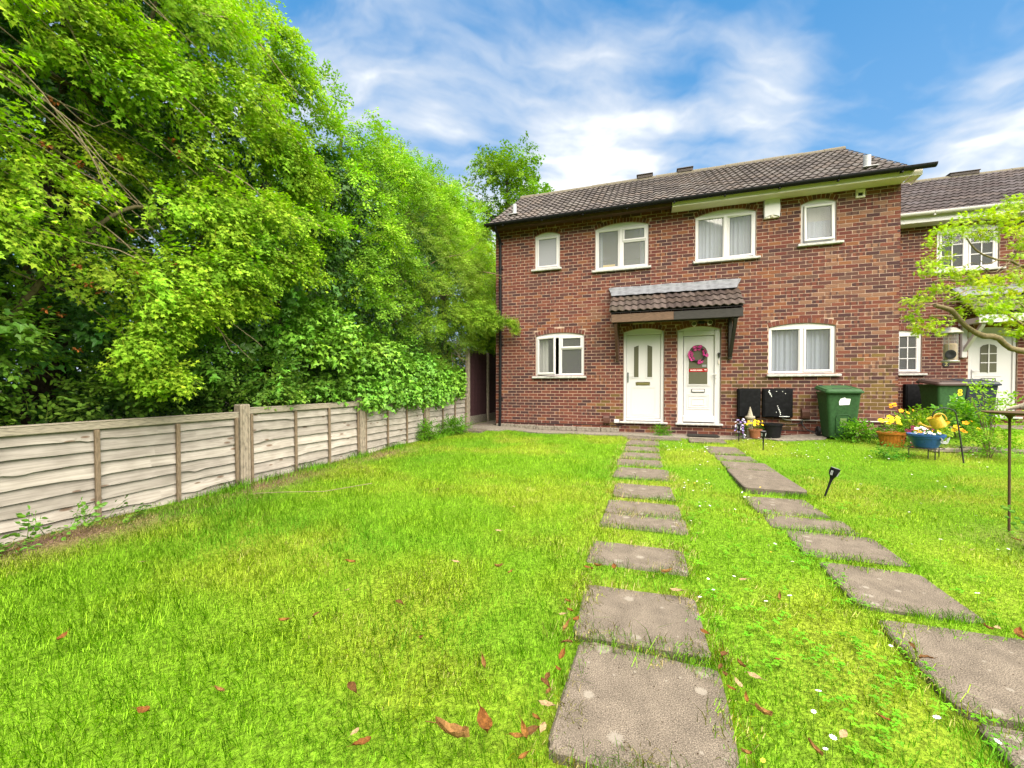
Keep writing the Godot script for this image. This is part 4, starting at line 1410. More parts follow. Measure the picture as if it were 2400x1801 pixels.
# ---------------------------------------------------------------- fences
func slat_mesh(L: float, h: float, sd: int, tilt: float) -> ArrayMesh:
	# a waney-edged board: x along its length, its lower edge wavy, leaning out at the bottom
	var st := begin()
	var n := 36
	var r := RandomNumberGenerator.new()
	r.seed = sd * 17 + 3
	var tone := r.randf_range(0.80, 1.12)
	var base := Color(0.50 * tone, 0.465 * tone, 0.43 * tone)
	st.set_color(base)
	var u0 := r.randf()
	var v0 := r.randf()
	var th := 0.009
	var low := []
	var dips := []
	for k in 2: dips.append(Vector3(r.randf() * L, r.randf_range(0.05, 0.14), r.randf_range(-0.022, 0.012)))
	for i in n + 1:
		var x := L * i / n
		var y := 0.006 * sin(x * r.randf_range(2.9, 3.1) + sd) + 0.006 * wobble.get_noise_2d(x * 140.0, sd * 91.0) + 0.004 * wobble.get_noise_2d(x * 420.0, sd * 51.0)
		for d in dips: y += d.z * exp(-pow((x - d.x) / d.y, 2.0))
		low.append(y)
	for i in n:
		var xa := L * i / n
		var xb := L * (i + 1) / n
		var bow := 0.003
		var A := Vector3(xa, low[i], tilt + th + bow * sin(xa * 2.0 + sd))
		var B := Vector3(xb, low[i + 1], tilt + th + bow * sin(xb * 2.0 + sd))
		var C := Vector3(xb, h, th)
		var D := Vector3(xa, h, th)
		var nn := (C - A).cross(D - B).normalized()
		var uvs := [Vector2(u0 + xa * 0.42, v0 + 0.52 - low[i] * 2.4), Vector2(u0 + xb * 0.42, v0 + 0.52 - low[i + 1] * 2.4), Vector2(u0 + xb * 0.42, v0 + 0.52 - h * 2.4), Vector2(u0 + xa * 0.42, v0 + 0.52 - h * 2.4)]
		var V := [A, B, C, D]
		for k in [0, 2, 1, 0, 3, 2]:
			st.set_normal(nn)
			st.set_uv(uvs[k])
			st.add_vertex(V[k])
		var dn := Vector3(0, 0, -th)
		st.set_color(Color(base.r * 0.62, base.g * 0.52, base.b * 0.42))
		for k in [0, 1, 2, 0, 2, 3]:
			var e: Vector3 = [A, B, B + dn, A + dn][k]
			st.set_normal(Vector3(0, -1, 0))
			st.set_uv(uvs[0])
			st.add_vertex(e)
		st.set_color(base)
		for k in [0, 1, 2, 0, 2, 3]:
			var e: Vector3 = [A + dn, B + dn, C + dn, D + dn][k]
			st.set_normal(-nn)
			st.set_uv(uvs[k % 4])
			st.add_vertex(e)
	return st.commit()

func lap_fence() -> void:
	var X := -4.6
	var f := thing("lap_fence", on_ground(X, -5.7), "low weathered lap fence of wavy grey boards between square posts along the lawn", "fence")
	var zs := [0.5, -1.50, -3.59, -5.69, -7.78, -9.86]
	var inner := [[0.33, 0.66], [0.335, 0.665], [0.345, 0.66], [0.33, 0.65], [0.345, 0.67]]
	var org := f.position
	for k in zs.size():
		var z: float = zs[k]
		var top: float = [0.93, 0.93, 0.955, 0.985, 0.90, 0.985][k] + 0.045
		var st := begin()
		var wide := 0.125 if k < 5 else 0.09
		cbox(st, Vector3(0.012, top * 0.5 - 0.15, 0), Vector3(0.12, top + 0.3, wide), 0.012)
		box(st, Vector3(0.074, top * 0.5 - 0.15, wide * 0.28), Vector3(0.012, top + 0.28, 0.02))
		box(st, Vector3(0.074, top * 0.5 - 0.15, -wide * 0.28), Vector3(0.012, top + 0.28, 0.02))
		var p := put("post", st.commit(), M.post, f)
		p.position = Vector3(X, 0, z) - org
		p.rotation = Vector3(rf(-0.008, 0.008), 0, rf(-0.008, 0.008))
	for k in 5:
		var za: float = zs[k] - 0.07
		var zb: float = zs[k + 1] + 0.07
		var L := za - zb
		var top: float = [0.885, 0.885, 0.935, 0.955, 0.945][k]
		if k == 3: top = 0.885
		var low := ground(X, zs[k]) - 0.02
		var p := Node3D.new()
		p.name = "fence_panel"
		f.add_child(p, true)
		# local x runs along the fence away from the camera, z towards the lawn
		p.transform = Transform3D(Basis(Vector3(0, 0, -1), Vector3.UP, Vector3(1, 0, 0)), Vector3(X - 0.012, low, za) - org)
		p.rotation.z += rf(-0.006, 0.006)
		var hgt := top - low
		var rows := 8 if k < 2 else 7
		var step := (hgt - 0.03) / rows
		for i in rows:
			var b := put("slat", slat_mesh(L, step + 0.028, k * 20 + i, 0.034), M.slat[(k + i) % 3], p)
			b.position = Vector3(0, i * step + rf(-0.004, 0.004), 0.0)
		var st := begin()
		cbox(st, Vector3(L * 0.5, hgt - 0.022, 0.046), Vector3(L, 0.062, 0.028), 0.004)
		put("top_rail", st.commit(), M.rail, p)
		st = begin()
		cbox(st, Vector3(L * 0.5, hgt + 0.014, 0.018), Vector3(L, 0.014, 0.09), 0.004)
		put("capping", st.commit(), M.rail, p)
		for u in [0.012, inner[k][0], inner[k][1], 0.988]:
			st = begin()
			cbox(st, Vector3(L * u, (hgt - 0.05) * 0.5, 0.055), Vector3(0.036, hgt - 0.06, 0.026), 0.004)
			var bt := put("batten", st.commit(), M.batten, p)
			bt.rotation.z = rf(-0.006, 0.006)

func brown_fence() -> void:
	var X := -4.6
	var f := thing("close_board_fence", on_ground(X, -11.5), "tall dark maroon close-board fence with concrete posts beside the house", "fence")
	var org := f.position
	var zs := [-9.98, -11.36, -13.2, -15.0]
	for z in zs:
		var st := begin()
		cbox(st, Vector3(0, 1.0, 0), Vector3(0.11, 2.35, 0.10), 0.015)
		put("post", st.commit(), M.post, f).position = Vector3(X, 0.05, z) - org
	for k in 3:
		var za: float = zs[k] - 0.05
		var zb: float = zs[k + 1] + 0.05
		var n := int((za - zb) / 0.105)
		var p := pivot("fence_panel", f)
		p.position = Vector3(X, 0.1, za) - org
		for i in n:
			var st := begin()
			cbox(st, Vector3.ZERO, Vector3(0.016, 1.80 + rf(-0.006, 0.006), (za - zb) / n + 0.006), 0.003, Transform3D(Basis(Vector3.UP, 0.09), Vector3(rf(-0.003, 0.003), 1.22, -(i + 0.5) * (za - zb) / n)))
			put("board", st.commit(), M.maroon_fence, p)
		var s2 := begin()
		for y in [0.5, 1.2, 1.9]: cbox(s2, Vector3(-0.035, y, -(za - zb) * 0.5), Vector3(0.04, 0.07, za - zb), 0.004)
		put("rail", s2.commit(), M.maroon_fence, p)
		s2 = begin()
		cbox(s2, Vector3(0, 0.16, -(za - zb) * 0.5), Vector3(0.045, 0.32, za - zb), 0.005)
		put("gravel_board", s2.commit(), M.concrete, p)

# ---------------------------------------------------------------- things on the walls and on the lawn
func rrect(w: float, d: float, r: float, n := 4) -> Array:
	var out := []
	for c in [[1, 1, 0.0], [-1, 1, 0.5], [-1, -1, 1.0], [1, -1, 1.5]]:
		for k in n + 1:
			var a: float = (c[2] + 0.5 * k / n) * PI
			out.append(Vector2(c[0] * (w * 0.5 - r) + cos(a) * r, c[1] * (d * 0.5 - r) + sin(a) * r))
	return out

# skin over rounded-rectangle sections: [y, width, depth, radius, x offset, z offset]
func loft(st: SurfaceTool, secs: Array, cap_top := true, t := Transform3D()) -> void:
	for i in secs.size() - 1:
		var a := rrect(secs[i][1], secs[i][2], secs[i][3])
		var b := rrect(secs[i + 1][1], secs[i + 1][2], secs[i + 1][3])
		for k in a.size():
			var j := (k + 1) % a.size()
			var A := t * Vector3(a[k].x + secs[i][4], secs[i][0], a[k].y + secs[i][5])
			var B := t * Vector3(a[j].x + secs[i][4], secs[i][0], a[j].y + secs[i][5])
			var C := t * Vector3(b[j].x + secs[i + 1][4], secs[i + 1][0], b[j].y + secs[i + 1][5])
			var D := t * Vector3(b[k].x + secs[i + 1][4], secs[i + 1][0], b[k].y + secs[i + 1][5])
			quad(st, B, A, D, C)
	for e in [0, secs.size() - 1]:
		if e > 0 and not cap_top: continue
		var a := rrect(secs[e][1], secs[e][2], secs[e][3])
		for k in range(1, a.size() - 1):
			var P := t * Vector3(a[0].x + secs[e][4], secs[e][0], a[0].y + secs[e][5])
			var Q := t * Vector3(a[k].x + secs[e][4], secs[e][0], a[k].y + secs[e][5])
			var R := t * Vector3(a[k + 1].x + secs[e][4], secs[e][0], a[k + 1].y + secs[e][5])
			if e == 0: tri(st, P, Q, R)
			else: tri(st, P, R, Q)

func wheelie_bin(at: Vector3, turn: float, lean: float, label: String, body: Material, lid_m: Material, front: Callable) -> Node3D:
	var o := thing("wheelie_bin", at, label, "bin", "wheelie bins by the houses", turn)
	o.rotation.x = lean
	var st := begin()
	loft(st, [[0.02, 0.40, 0.40, 0.05, 0, 0.02], [0.05, 0.415, 0.43, 0.045, 0, 0.02], [0.80, 0.525, 0.56, 0.045, 0, 0.0], [0.86, 0.535, 0.57, 0.045, 0, 0.0], [0.862, 0.565, 0.60, 0.05, 0, 0.0], [0.90, 0.57, 0.605, 0.05, 0, 0.0]])
	put("body", st.commit(), body, o)
	# lid: an overhanging pan that slopes to the front, with ribs
	st = begin()
	var tl := Transform3D(Basis(Vector3.RIGHT, 0.13), Vector3(0, 0.915, 0.0))
	loft(st, [[-0.005, 0.575, 0.66, 0.055, 0, 0.0], [0.0, 0.605, 0.69, 0.06, 0, 0.0], [0.03, 0.60, 0.685, 0.06, 0, 0.0], [0.032, 0.575, 0.655, 0.055, 0, -0.004], [0.062, 0.545, 0.62, 0.055, 0, -0.01], [0.068, 0.47, 0.53, 0.05, 0, -0.01], [0.058, 0.44, 0.49, 0.05, 0, -0.01], [0.064, 0.40, 0.45, 0.05, 0, -0.01]], true, tl)
	put("lid", st.commit(), lid_m, o)
	st = begin()
	cbox(st, Vector3(0, 0.066, 0.16), Vector3(0.30, 0.012, 0.035), 0.004, tl)
	cbox(st, Vector3(-0.21, 0.07, -0.24), Vector3(0.06, 0.03, 0.05), 0.01, tl)
	put("lid_rib", st.commit(), M.ink, o)
	st = begin()
	tube(st, [Vector3(-0.25, 0.93, -0.30), Vector3(-0.24, 0.95, -0.385), Vector3(0.24, 0.95, -0.385), Vector3(0.25, 0.93, -0.30)], [0.014], 8)
	put("handle", st.commit(), body, o)
	for s in [-1.0, 1.0]:
		st = begin()
		lathe(st, [Vector2(0.0, -0.025), Vector2(0.085, -0.025), Vector2(0.1, -0.018), Vector2(0.1, 0.018), Vector2(0.085, 0.025), Vector2(0.04, 0.025), Vector2(0.035, 0.012), Vector2(0.0, 0.012)], 20, Transform3D(Basis(Vector3(0, 0, 1), -PI / 2 * s), Vector3.ZERO))
		put("wheel", st.commit(), M.ink, o).position = Vector3(0.245 * s, 0.10, -0.225)
	st = begin()
	tube(st, [Vector3(-0.24, 0.10, -0.225), Vector3(0.24, 0.10, -0.225)], [0.012], 8)
	put("axle", st.commit(), M.iron, o)
	front.call(o)
	return o

func plain_pot(o: Node3D, n: String, prof: Array, m: Material) -> void:
	var st := begin()
	lathe(st, prof, 28)
	put(n, st.commit(), m, o)

func solar_light(at: Vector3, hgt: float, tilt: float, label: String) -> void:
	var o := thing("solar_light", at, label, "garden light", "black solar stake lights beside the path")
	o.rotation = Vector3(0.0, 0.0, tilt)
	var st := begin()
	tube(st, [Vector3(0, -0.06, 0), Vector3(0, hgt * 0.3, 0), Vector3(0, hgt * 0.58, 0), Vector3(0, hgt * 0.68, 0)], [0.008, 0.010, 0.013, 0.020], 10)
	put("stake", st.commit(), M.black_plastic, o)
	st = begin()
	var b := hgt * 0.64
	var k := hgt * 0.36
	lathe(st, [Vector2(0.018, b), Vector2(0.030, b + 0.25 * k), Vector2(0.042, b + 0.5 * k), Vector2(0.044, b + 0.72 * k), Vector2(0.047, b + 0.92 * k), Vector2(0.047, b + k), Vector2(0.038, b + k)], 8)
	put("lamp_housing", st.commit(), M.black_plastic, o)
	st = begin()
	for q in 4:
		var a := TAU * (q + 0.5) / 4.0
		var dir := Vector3(cos(a), 0, sin(a))
		var sd := Vector3(-sin(a), 0, cos(a)) * 0.011
		quad(st, dir * 0.037 + sd + Vector3(0, b + 0.3 * k, 0), dir * 0.037 - sd + Vector3(0, b + 0.3 * k, 0), dir * 0.046 - sd + Vector3(0, b + 0.75 * k, 0), dir * 0.046 + sd + Vector3(0, b + 0.75 * k, 0))
	put("lens", st.commit(), M.zinc, o)
	st = begin()
	lathe(st, [Vector2(0.040, b + k - 0.004), Vector2(0.040, b + k + 0.003), Vector2(0.0, b + k + 0.004)], 16)
	put("solar_panel", st.commit(), M.frost, o)

func wall_things() -> void:
	meter_box(Vector3(2.02, 0.868, -10), Vector2(0.43, 0.62), "plain black meter box on the wall nearest the right door", false)
	meter_box(Vector3(2.548, 0.872, -10), Vector2(0.545, 0.61), "wider black meter box with flaking white paint under the net-curtained window", true)
	for q in [[Vector3(-0.967, 0.44, -10), "brown moulded vent hood low on the wall left of the left door"], [Vector3(3.058, 0.65, -10), "brown moulded vent hood on the wall between meter box and green bin"]]:
		var o := thing("vent_hood", q[0], q[1], "vent hood")
		var st := begin()
		slabshape(st, [Vector2(0, -0.105), Vector2(0.06, -0.105), Vector2(0.10, -0.085), Vector2(0.11, -0.04), Vector2(0.11, 0.04), Vector2(0.095, 0.085), Vector2(0.055, 0.105), Vector2(0, 0.105)], -0.068, 0.068, Transform3D(Basis(Vector3(0, 0, 1), Vector3.UP, Vector3(-1, 0, 0)), Vector3.ZERO), true)
		put("hood", st.commit(), M.brown_plastic, o)
		st = begin()
		box(st, Vector3(0, -0.09, 0.004), Vector3(0.17, 0.03, 0.008))
		put("flange", st.commit(), M.brown_plastic, o)
	var o := thing("junction_box", Vector3(-0.735, 0.40, -10), "small white box and cable at the foot of the left door", "junction box")
	var st := begin()
	cbox(st, Vector3(0, 0, 0.03), Vector3(0.12, 0.085, 0.055), 0.01)
	put("box", st.commit(), M.plastic, o)
	st = begin()
	tube(st, [Vector3(0.03, -0.04, 0.02), Vector3(0.035, -0.15, 0.02), Vector3(0.03, -0.25, 0.03)], [0.006], 6)
	put("cable", st.commit(), M.ink, o)
	# pipe and cables along the foot of the wall
	o = thing("wall_pipe", Vector3(2.7, 0.52, -10), "grey pipe and drooping black cable along the foot of the wall", "pipe")
	st = begin()
	tube(st, [Vector3(-0.05, 0.03, 0.03), Vector3(0.02, 0.0, 0.035), Vector3(0.9, -0.002, 0.035), Vector3(1.75, 0.0, 0.035)], [0.016], 8)
	put("pipe", st.commit(), M.steel, o)
	st = begin()
	tube(st, [Vector3(-0.15, -0.08, 0.03), Vector3(0.08, -0.10, 0.04), Vector3(0.26, -0.07, 0.04), Vector3(0.32, 0.0, 0.04)], [0.009], 6)
	tube(st, [Vector3(0.31, 0.0, 0.04), Vector3(0.30, -0.08, 0.05), Vector3(0.36, -0.18, 0.10), Vector3(0.50, -0.255, 0.2), Vector3(0.60, -0.275, 0.25)], [0.012], 6)
	put("cable", st.commit(), M.ink, o)
	# intruder alarm
	o = thing("alarm_box", Vector3(2.42, 4.935, -10), "white alarm box with a lamp below it under the eaves", "alarm box")
	st = begin()
	var pr := []
	for q in [[-0.14, 0.215], [-0.15, 0.0], [-0.14, -0.17], [-0.02, -0.125], [0.02, -0.125], [0.14, -0.165], [0.15, 0.0], [0.14, 0.225], [0.0, 0.235]]: pr.append(Vector2(q[0], q[1]))
	slabshape(st, pr, 0.0, 0.07)
	var inn := []
	for p in pr: inn.append(p * 0.93)
	slabshape(st, inn, 0.07, 0.085)
	put("cover", st.commit(), M.plastic, o)
	st = begin()
	lathe(st, [Vector2(0.0, -0.17), Vector2(0.035, -0.155), Vector2(0.042, -0.12), Vector2(0.03, -0.1)], 14, Transform3D(Basis(), Vector3(0, -0.005, 0.045)))
	put("lamp", st.commit(), M.cream, o)
	st = begin()
	slabshape(st, [Vector2(-0.14, -0.172), Vector2(0.14, -0.168), Vector2(0.05, -0.13), Vector2(-0.05, -0.13)], 0.0, 0.06)
	put("grille", st.commit(), M.cream, o)
	st = begin()
	for k in 6: box(st, Vector3(-0.085, 0.17 - k * 0.014, 0.0862), Vector3(0.05, 0.004, 0.002))
	put("slot", st.commit(), M.zinc, o)
	# cream vent near the eaves
	o = thing("wall_vent", Vector3(3.96, 5.06, -10), "small cream cowled vent high on the wall near the right corner", "vent")
	st = begin()
	ring(st, -0.078, 0.078, -0.085, 0.085, 0.04, -0.01, 0.03, 0.006)
	slabshape(st, [Vector2(-0.06, 0.015), Vector2(0.06, 0.015), Vector2(0.035, 0.05), Vector2(-0.035, 0.05)], 0.0, 0.06)
	put("cowl", st.commit(), M.cream, o)
	st = begin()
	box(st, Vector3(0, 0, 0.0), Vector3(0.09, 0.10, 0.01))
	put("grille", st.commit(), M.ink, o)
	# twin floodlight under the canopy
	o = thing("security_light", Vector3(1.085, 2.635, -9.93), "twin cream spotlights under the canopy above the right door", "security light")
	st = begin()
	cbox(st, Vector3(0, 0, 0.0), Vector3(0.12, 0.05, 0.10), 0.008)
	tube(st, [Vector3(-0.15, -0.03, 0.03), Vector3(-0.05, 0.0, 0.03), Vector3(0.05, 0.0, 0.03), Vector3(0.15, -0.02, 0.03)], [0.012], 6)
	put("mount", st.commit(), M.ink, o)
	for s in [-1.0, 1.0]:
		st = begin()
		lathe(st, [Vector2(0.012, -0.05), Vector2(0.035, -0.045), Vector2(0.05, 0.02), Vector2(0.052, 0.045), Vector2(0.044, 0.045)], 16)
		var hd := put("lamp_head", st.commit(), M.cream, o)
		hd.transform = Transform3D(Basis(Vector3(0, 0, 1), -0.45 * s) * Basis(Vector3.RIGHT, 1.25), Vector3(0.155 * s, -0.045 + (0.015 if s > 0 else 0.0), 0.06))
		st = begin()
		lathe(st, [Vector2(0.046, 0.036), Vector2(0.03, 0.044), Vector2(0.0, 0.046)], 16)
		put("lens", st.commit(), M.obscure, hd)
	# doorbell by the right door
	o = thing("door_bell", Vector3(1.448, 1.92, -9.995), "small black knocker and bell push on the frame of the right door", "doorbell")
	st = begin()
	lathe(st, [Vector2(0.0, 0.0), Vector2(0.03, 0.0), Vector2(0.03, 0.02), Vector2(0.018, 0.034), Vector2(0.0, 0.036)], 12, Transform3D(Basis(Vector3.RIGHT, PI / 2), Vector3(0, 0.02, -0.03)))
	cbox(st, Vector3(0, -0.03, -0.014), Vector3(0.03, 0.07, 0.03), 0.008)
	put("knocker", st.commit(), M.iron, o)
	st = begin()
	cbox(st, Vector3(0, -0.16, -0.016), Vector3(0.032, 0.085, 0.022), 0.006)
	put("bell_push", st.commit(), M.cream, o)
	# wreath
	o = thing("wreath", Vector3(1.027, 1.935, -10.035), "round wreath of pink cloth flowers hanging on the right door", "wreath")
	st = begin()
	for k in 3:
		var pts := []
		for i in 25:
			var a := TAU * i / 24.0
			pts.append(Vector3(cos(a) * (0.15 + 0.012 * sin(a * 7.0 + k * 2.0)), sin(a) * (0.15 + 0.012 * cos(a * 6.0 + k)), 0.015 + 0.01 * sin(a * 9.0 + k * 2.1)))
		tube(st, pts, [0.016], 5, false)
	put("twig_ring", st.commit(), M.dark_wood, o)
	var pr2 := RandomNumberGenerator.new()
	pr2.seed = 9
	var pink := leafmat(Color(0.5, 0.3, 0.3), 0.7)
	var clusters := [[0.0, 1.0], [0.5, 0.9], [1.4, 1.05], [2.0, 0.95], [3.0, 1.15], [3.7, 1.2], [5.0, 1.15]]
	for c in clusters:
		st = begin()
		var cp := Vector3(cos(c[0] + PI / 2 - 1.57), sin(c[0] + PI / 2 - 1.57), 0) * 0.155
		for q in 4:
			var off := Vector3(pr2.randf_range(-0.03, 0.03), pr2.randf_range(-0.03, 0.03), 0.02)
			flower(st, off, Vector3(pr2.randf_range(-0.4, 0.4), pr2.randf_range(-0.4, 0.4), 1).normalized(), 0.042 * c[1], 7, Color(0.40, 0.010, 0.15).lerp(Color(0.52, 0.06, 0.26), pr2.randf()), Color(0.6, 0.2, 0.35), 0.012)
		put("flower", st.commit(), pink, o).position = cp
	# breed sign in the pane
	o = thing("door_sign", Vector3(1.033, 1.585, -10.043), "red strip sign reading COCKER SPANIEL in the right door pane", "sign")
	st = begin()
	cbox(st, Vector3.ZERO, Vector3(0.385, 0.072, 0.004), 0.001)
	put("plate", st.commit(), M.red, o)
	lettering("COCKER SPANIEL", 0.027, M.white_print, o, Transform3D(Basis().scaled(Vector3(0.82, 1.15, 1)), Vector3(-0.035, 0.0, 0.003)))
	st = begin()
	box(st, Vector3(0.15, 0.012, 0.003), Vector3(0.05, 0.012, 0.002))
	box(st, Vector3(0.155, -0.012, 0.003), Vector3(0.035, 0.004, 0.002))
	put("small_print", st.commit(), M.white_print, o)
	o = thing("door_sticker", Vector3(1.16, 1.685, -10.0445), "small pale blue sticker on the glass above the red sign", "sticker")
	st = begin()
	box(st, Vector3.ZERO, Vector3(0.085, 0.05, 0.002))
	put("label", st.commit(), M.frost, o)
	# doormat
	o = thing("doormat", Vector3(1.10, ground(1.1, -9.7) + 0.037, -9.70), "dark rubber doormat on the slab before the right door", "doormat")
	st = begin()
	cbox(st, Vector3(0, 0.008, 0), Vector3(0.62, 0.018, 0.34), 0.005)
	put("base", st.commit(), M.mat_rubber, o)
	st = begin()
	for k in 14: box(st, Vector3(-0.27 + k * 0.0415, 0.02, 0), Vector3(0.022, 0.008, 0.30))
	put("rib", st.commit(), M.mat_rubber, o)

# a small flower: petals round a centre
func flower(st: SurfaceTool, p: Vector3, n: Vector3, r: float, petals: int, col: Color, eye: Color, cup := 0.0) -> void:
	var u := n.cross(Vector3(0.31, 0.87, 0.21)).normalized()
	var v := n.cross(u)
	for k in petals:
		var a := TAU * k / petals
		var d := u * cos(a) + v * sin(a)
		var s := (u * -sin(a) + v * cos(a)) * r * 2.4 / petals
		st.set_color(col)
		quad(st, p, p + d * r * 0.6 - s + n * cup * 0.4, p + d * r + n * cup, p + d * r * 0.6 + s + n * cup * 0.4)
	st.set_color(eye)
	for k in 5:
		var a := TAU * k / 5.0
		var b := TAU * (k + 1) / 5.0
		tri(st, p + n * r * 0.22, p + (u * cos(a) + v * sin(a)) * r * 0.24 + n * r * 0.1, p + (u * cos(b) + v * sin(b)) * r * 0.24 + n * r * 0.1)

# leafy tuft with blossoms for the pots and borders
func bedding(o: Node3D, at: Vector3, w: float, h: float, leaves: int, lcol: Color, blooms: int, cols: Array, size: float, low := 0.35) -> void:
	var st := begin()
	for k in leaves:
		var a := rf(0, TAU)
		var rr := w * sqrt(rng.randf())
		var p := at + Vector3(cos(a) * rr, h * rf(0.0, 0.85) * (1.0 - 0.4 * rr / w), sin(a) * rr)
		var d := Vector3(cos(a) * rf(0.3, 1.0), rf(0.1, 0.9), sin(a) * rf(0.3, 1.0)).normalized()
		leaf(st, p, d, (Vector3.UP + Vector3(rf(-0.5, 0.5), 0, rf(-0.5, 0.5))).normalized(), rf(0.03, 0.055), 0, jitter(lcol, 0.25))
	put("foliage", st.commit(), M.leaf, o)
	for k in blooms:
		st = begin()
		var a := rf(0, TAU)
		var rr := w * sqrt(rng.randf()) * 1.05
		var y := h * rf(low, 1.05)
		flower(st, Vector3.ZERO, Vector3(cos(a) * 0.5, rf(0.4, 1.0), sin(a) * 0.3 + 0.55).normalized(), size * rf(0.8, 1.2), 5, jitter(cols[k % cols.size()], 0.15), Color(0.35, 0.2, 0.02), size * 0.15)
		put("flower", st.commit(), M.petal, o).position = at + Vector3(cos(a) * rr, y, sin(a) * rr)

func jitter(c: Color, k: float) -> Color:
	var v := 1.0 + rf(-k, k)
	return Color(c.r * v * (1.0 + rf(-k, k) * 0.5), c.g * v, c.b * v * (1.0 + rf(-k, k) * 0.5))

func lawn_things() -> void:
	var st: SurfaceTool
	var o: Node3D
	# the green bin with a white sticker
	wheelie_bin(Vector3(3.46, ground(3.46, -9.5) + 0.0, -9.52), -0.02, 0.0, "dark green wheelie bin with a torn white sticker against the brick wall", M.bin_green, M.bin_green, func(b: Node3D):
		var tf := Transform3D(Basis(Vector3.RIGHT, 0.0599), Vector3(0, 0, 0.2335))
		var s := begin()
		slabshape(s, [Vector2(-0.07, 0.645), Vector2(0.085, 0.655), Vector2(0.09, 0.70), Vector2(0.10, 0.765), Vector2(0.03, 0.77), Vector2(0.01, 0.79), Vector2(-0.025, 0.775), Vector2(-0.055, 0.765), Vector2(-0.078, 0.71)], 0.0, 0.004, tf)
		put("torn_sticker", s.commit(), M.white_print, b)
		s = begin()
		var arch := [Vector2(-0.105, 0.10), Vector2(0.105, 0.10), Vector2(0.115, 0.40), Vector2(0.10, 0.445), Vector2(0.06, 0.465), Vector2(-0.06, 0.465), Vector2(-0.10, 0.445), Vector2(-0.115, 0.40)]
		var inner := []
		for q in arch: inner.append(Vector2(q.x * 0.88, 0.10 + (q.y - 0.10) * 0.955))
		slabshape(s, arch, -0.004, 0.009, tf)
		put("moulded_panel", s.commit(), M.bin_green, b)
		s = begin()
		for i in range(2, 7):
			var a: Vector2 = arch[i]
			var c: Vector2 = arch[i + 1]
			tube(s, [tf * Vector3(a.x, a.y, 0.01), tf * Vector3(c.x, c.y, 0.01)], [0.007], 6)
		tube(s, [tf * Vector3(0.105, 0.1, 0.01), tf * Vector3(0.115, 0.4, 0.01)], [0.007], 6)
		tube(s, [tf * Vector3(-0.105, 0.1, 0.01), tf * Vector3(-0.115, 0.4, 0.01)], [0.007], 6)
		put("panel_rim", s.commit(), M.bin_green, b)
		s = begin()
		slabshape(s, [Vector2(-0.048, 0.25), Vector2(0.048, 0.25), Vector2(0.05, 0.40), Vector2(-0.05, 0.40)], 0.009, 0.012, tf)
		put("faded_label", s.commit(), M.bin_panel, b))
	wheelie_bin(Vector3(6.12, ground(6.1, -11.55), -11.58), 0.12, 0.0, "green wheelie bin with a yellow 8 beside the black meter box", M.bin_green, M.bin_brown, func(b: Node3D):
		var tf := Transform3D(Basis(Vector3.RIGHT, 0.0599), Vector3(0, 0, 0.2335))
		lettering("8", 0.14, M.yellow_print, b, tf * Transform3D(Basis(), Vector3(0.13, 0.72, 0.002)))
		var s := begin()
		for q in [[0.0, 0.60, 0.14, 0.014], [-0.01, 0.575, 0.12, 0.010], [0.0, 0.555, 0.14, 0.008]]: box(s, Vector3(q[0] + 0.02, q[1], 0.001), Vector3(q[2], q[3] * 0.6, 0.003), tf)
		put("small_print", s.commit(), M.white_print, b))
	wheelie_bin(Vector3(6.66, ground(6.6, -11.55), -11.62), -0.05, 0.0, "navy wheelie bin beside the green one with the yellow 8", M.bin_navy, M.bin_navy, func(_b): pass)

	solar_light(on_ground(1.70, -9.2), 0.36, 0.0, "black solar stake light in front of the yellow flowers by the wall")
	solar_light(on_ground(1.89, -8.17), 0.335, 0.0, "upright black solar stake light in the daisies left of the bucket")
	solar_light(on_ground(1.75, -5.1), 0.31, -0.30, "leaning black solar stake light alone on the right lawn")

	# black bucket planter under the meter boxes
	o = thing("bucket", Vector3(2.40, 0.155, -9.72), "empty black plastic bucket under the meter boxes", "bucket")
	plain_pot(o, "bucket_body", [Vector2(0.0, 0.0), Vector2(0.145, 0.0), Vector2(0.15, 0.01), Vector2(0.19, 0.265), Vector2(0.205, 0.27), Vector2(0.205, 0.30), Vector2(0.185, 0.30), Vector2(0.175, 0.2), Vector2(0.0, 0.2)], M.black_plastic)
	# terracotta pot with yellow pansies
	o = thing("flower_pot", Vector3(2.09, 0.15, -9.66), "small terracotta pot of yellow pansies against the wall", "flower pot")
	plain_pot(o, "pot", [Vector2(0.0, 0.0), Vector2(0.085, 0.0), Vector2(0.115, 0.14), Vector2(0.128, 0.145), Vector2(0.130, 0.19), Vector2(0.115, 0.19), Vector2(0.105, 0.15), Vector2(0.0, 0.15)], M.terracotta)
	bedding(o, Vector3(-0.04, 0.16, 0.0), 0.19, 0.20, 110, Color(0.065, 0.15, 0.02), 26, [Color(0.75, 0.50, 0.01), Color(0.78, 0.58, 0.03)], 0.026, 0.55)
	o = thing("viola_plant", Vector3(1.80, 0.135, -9.60), "tall clump of lilac and white violas left of the terracotta pot", "flowers")
	bedding(o, Vector3(0.0, 0.0, 0.0), 0.10, 0.40, 70, Color(0.07, 0.15, 0.03), 34, [Color(0.36, 0.30, 0.62), Color(0.70, 0.70, 0.78), Color(0.20, 0.12, 0.42), Color(0.6, 0.56, 0.75)], 0.026, 0.05)
	o = thing("stone_ornament", Vector3(2.02, 0.45, -9.80), "small pale stone lantern ornament with a pointed cap behind the pansies", "ornament")
	plain_pot(o, "base", [Vector2(0.0, -0.30), Vector2(0.06, -0.30), Vector2(0.055, 0.06), Vector2(0.07, 0.09), Vector2(0.0, 0.09)], M.stone)
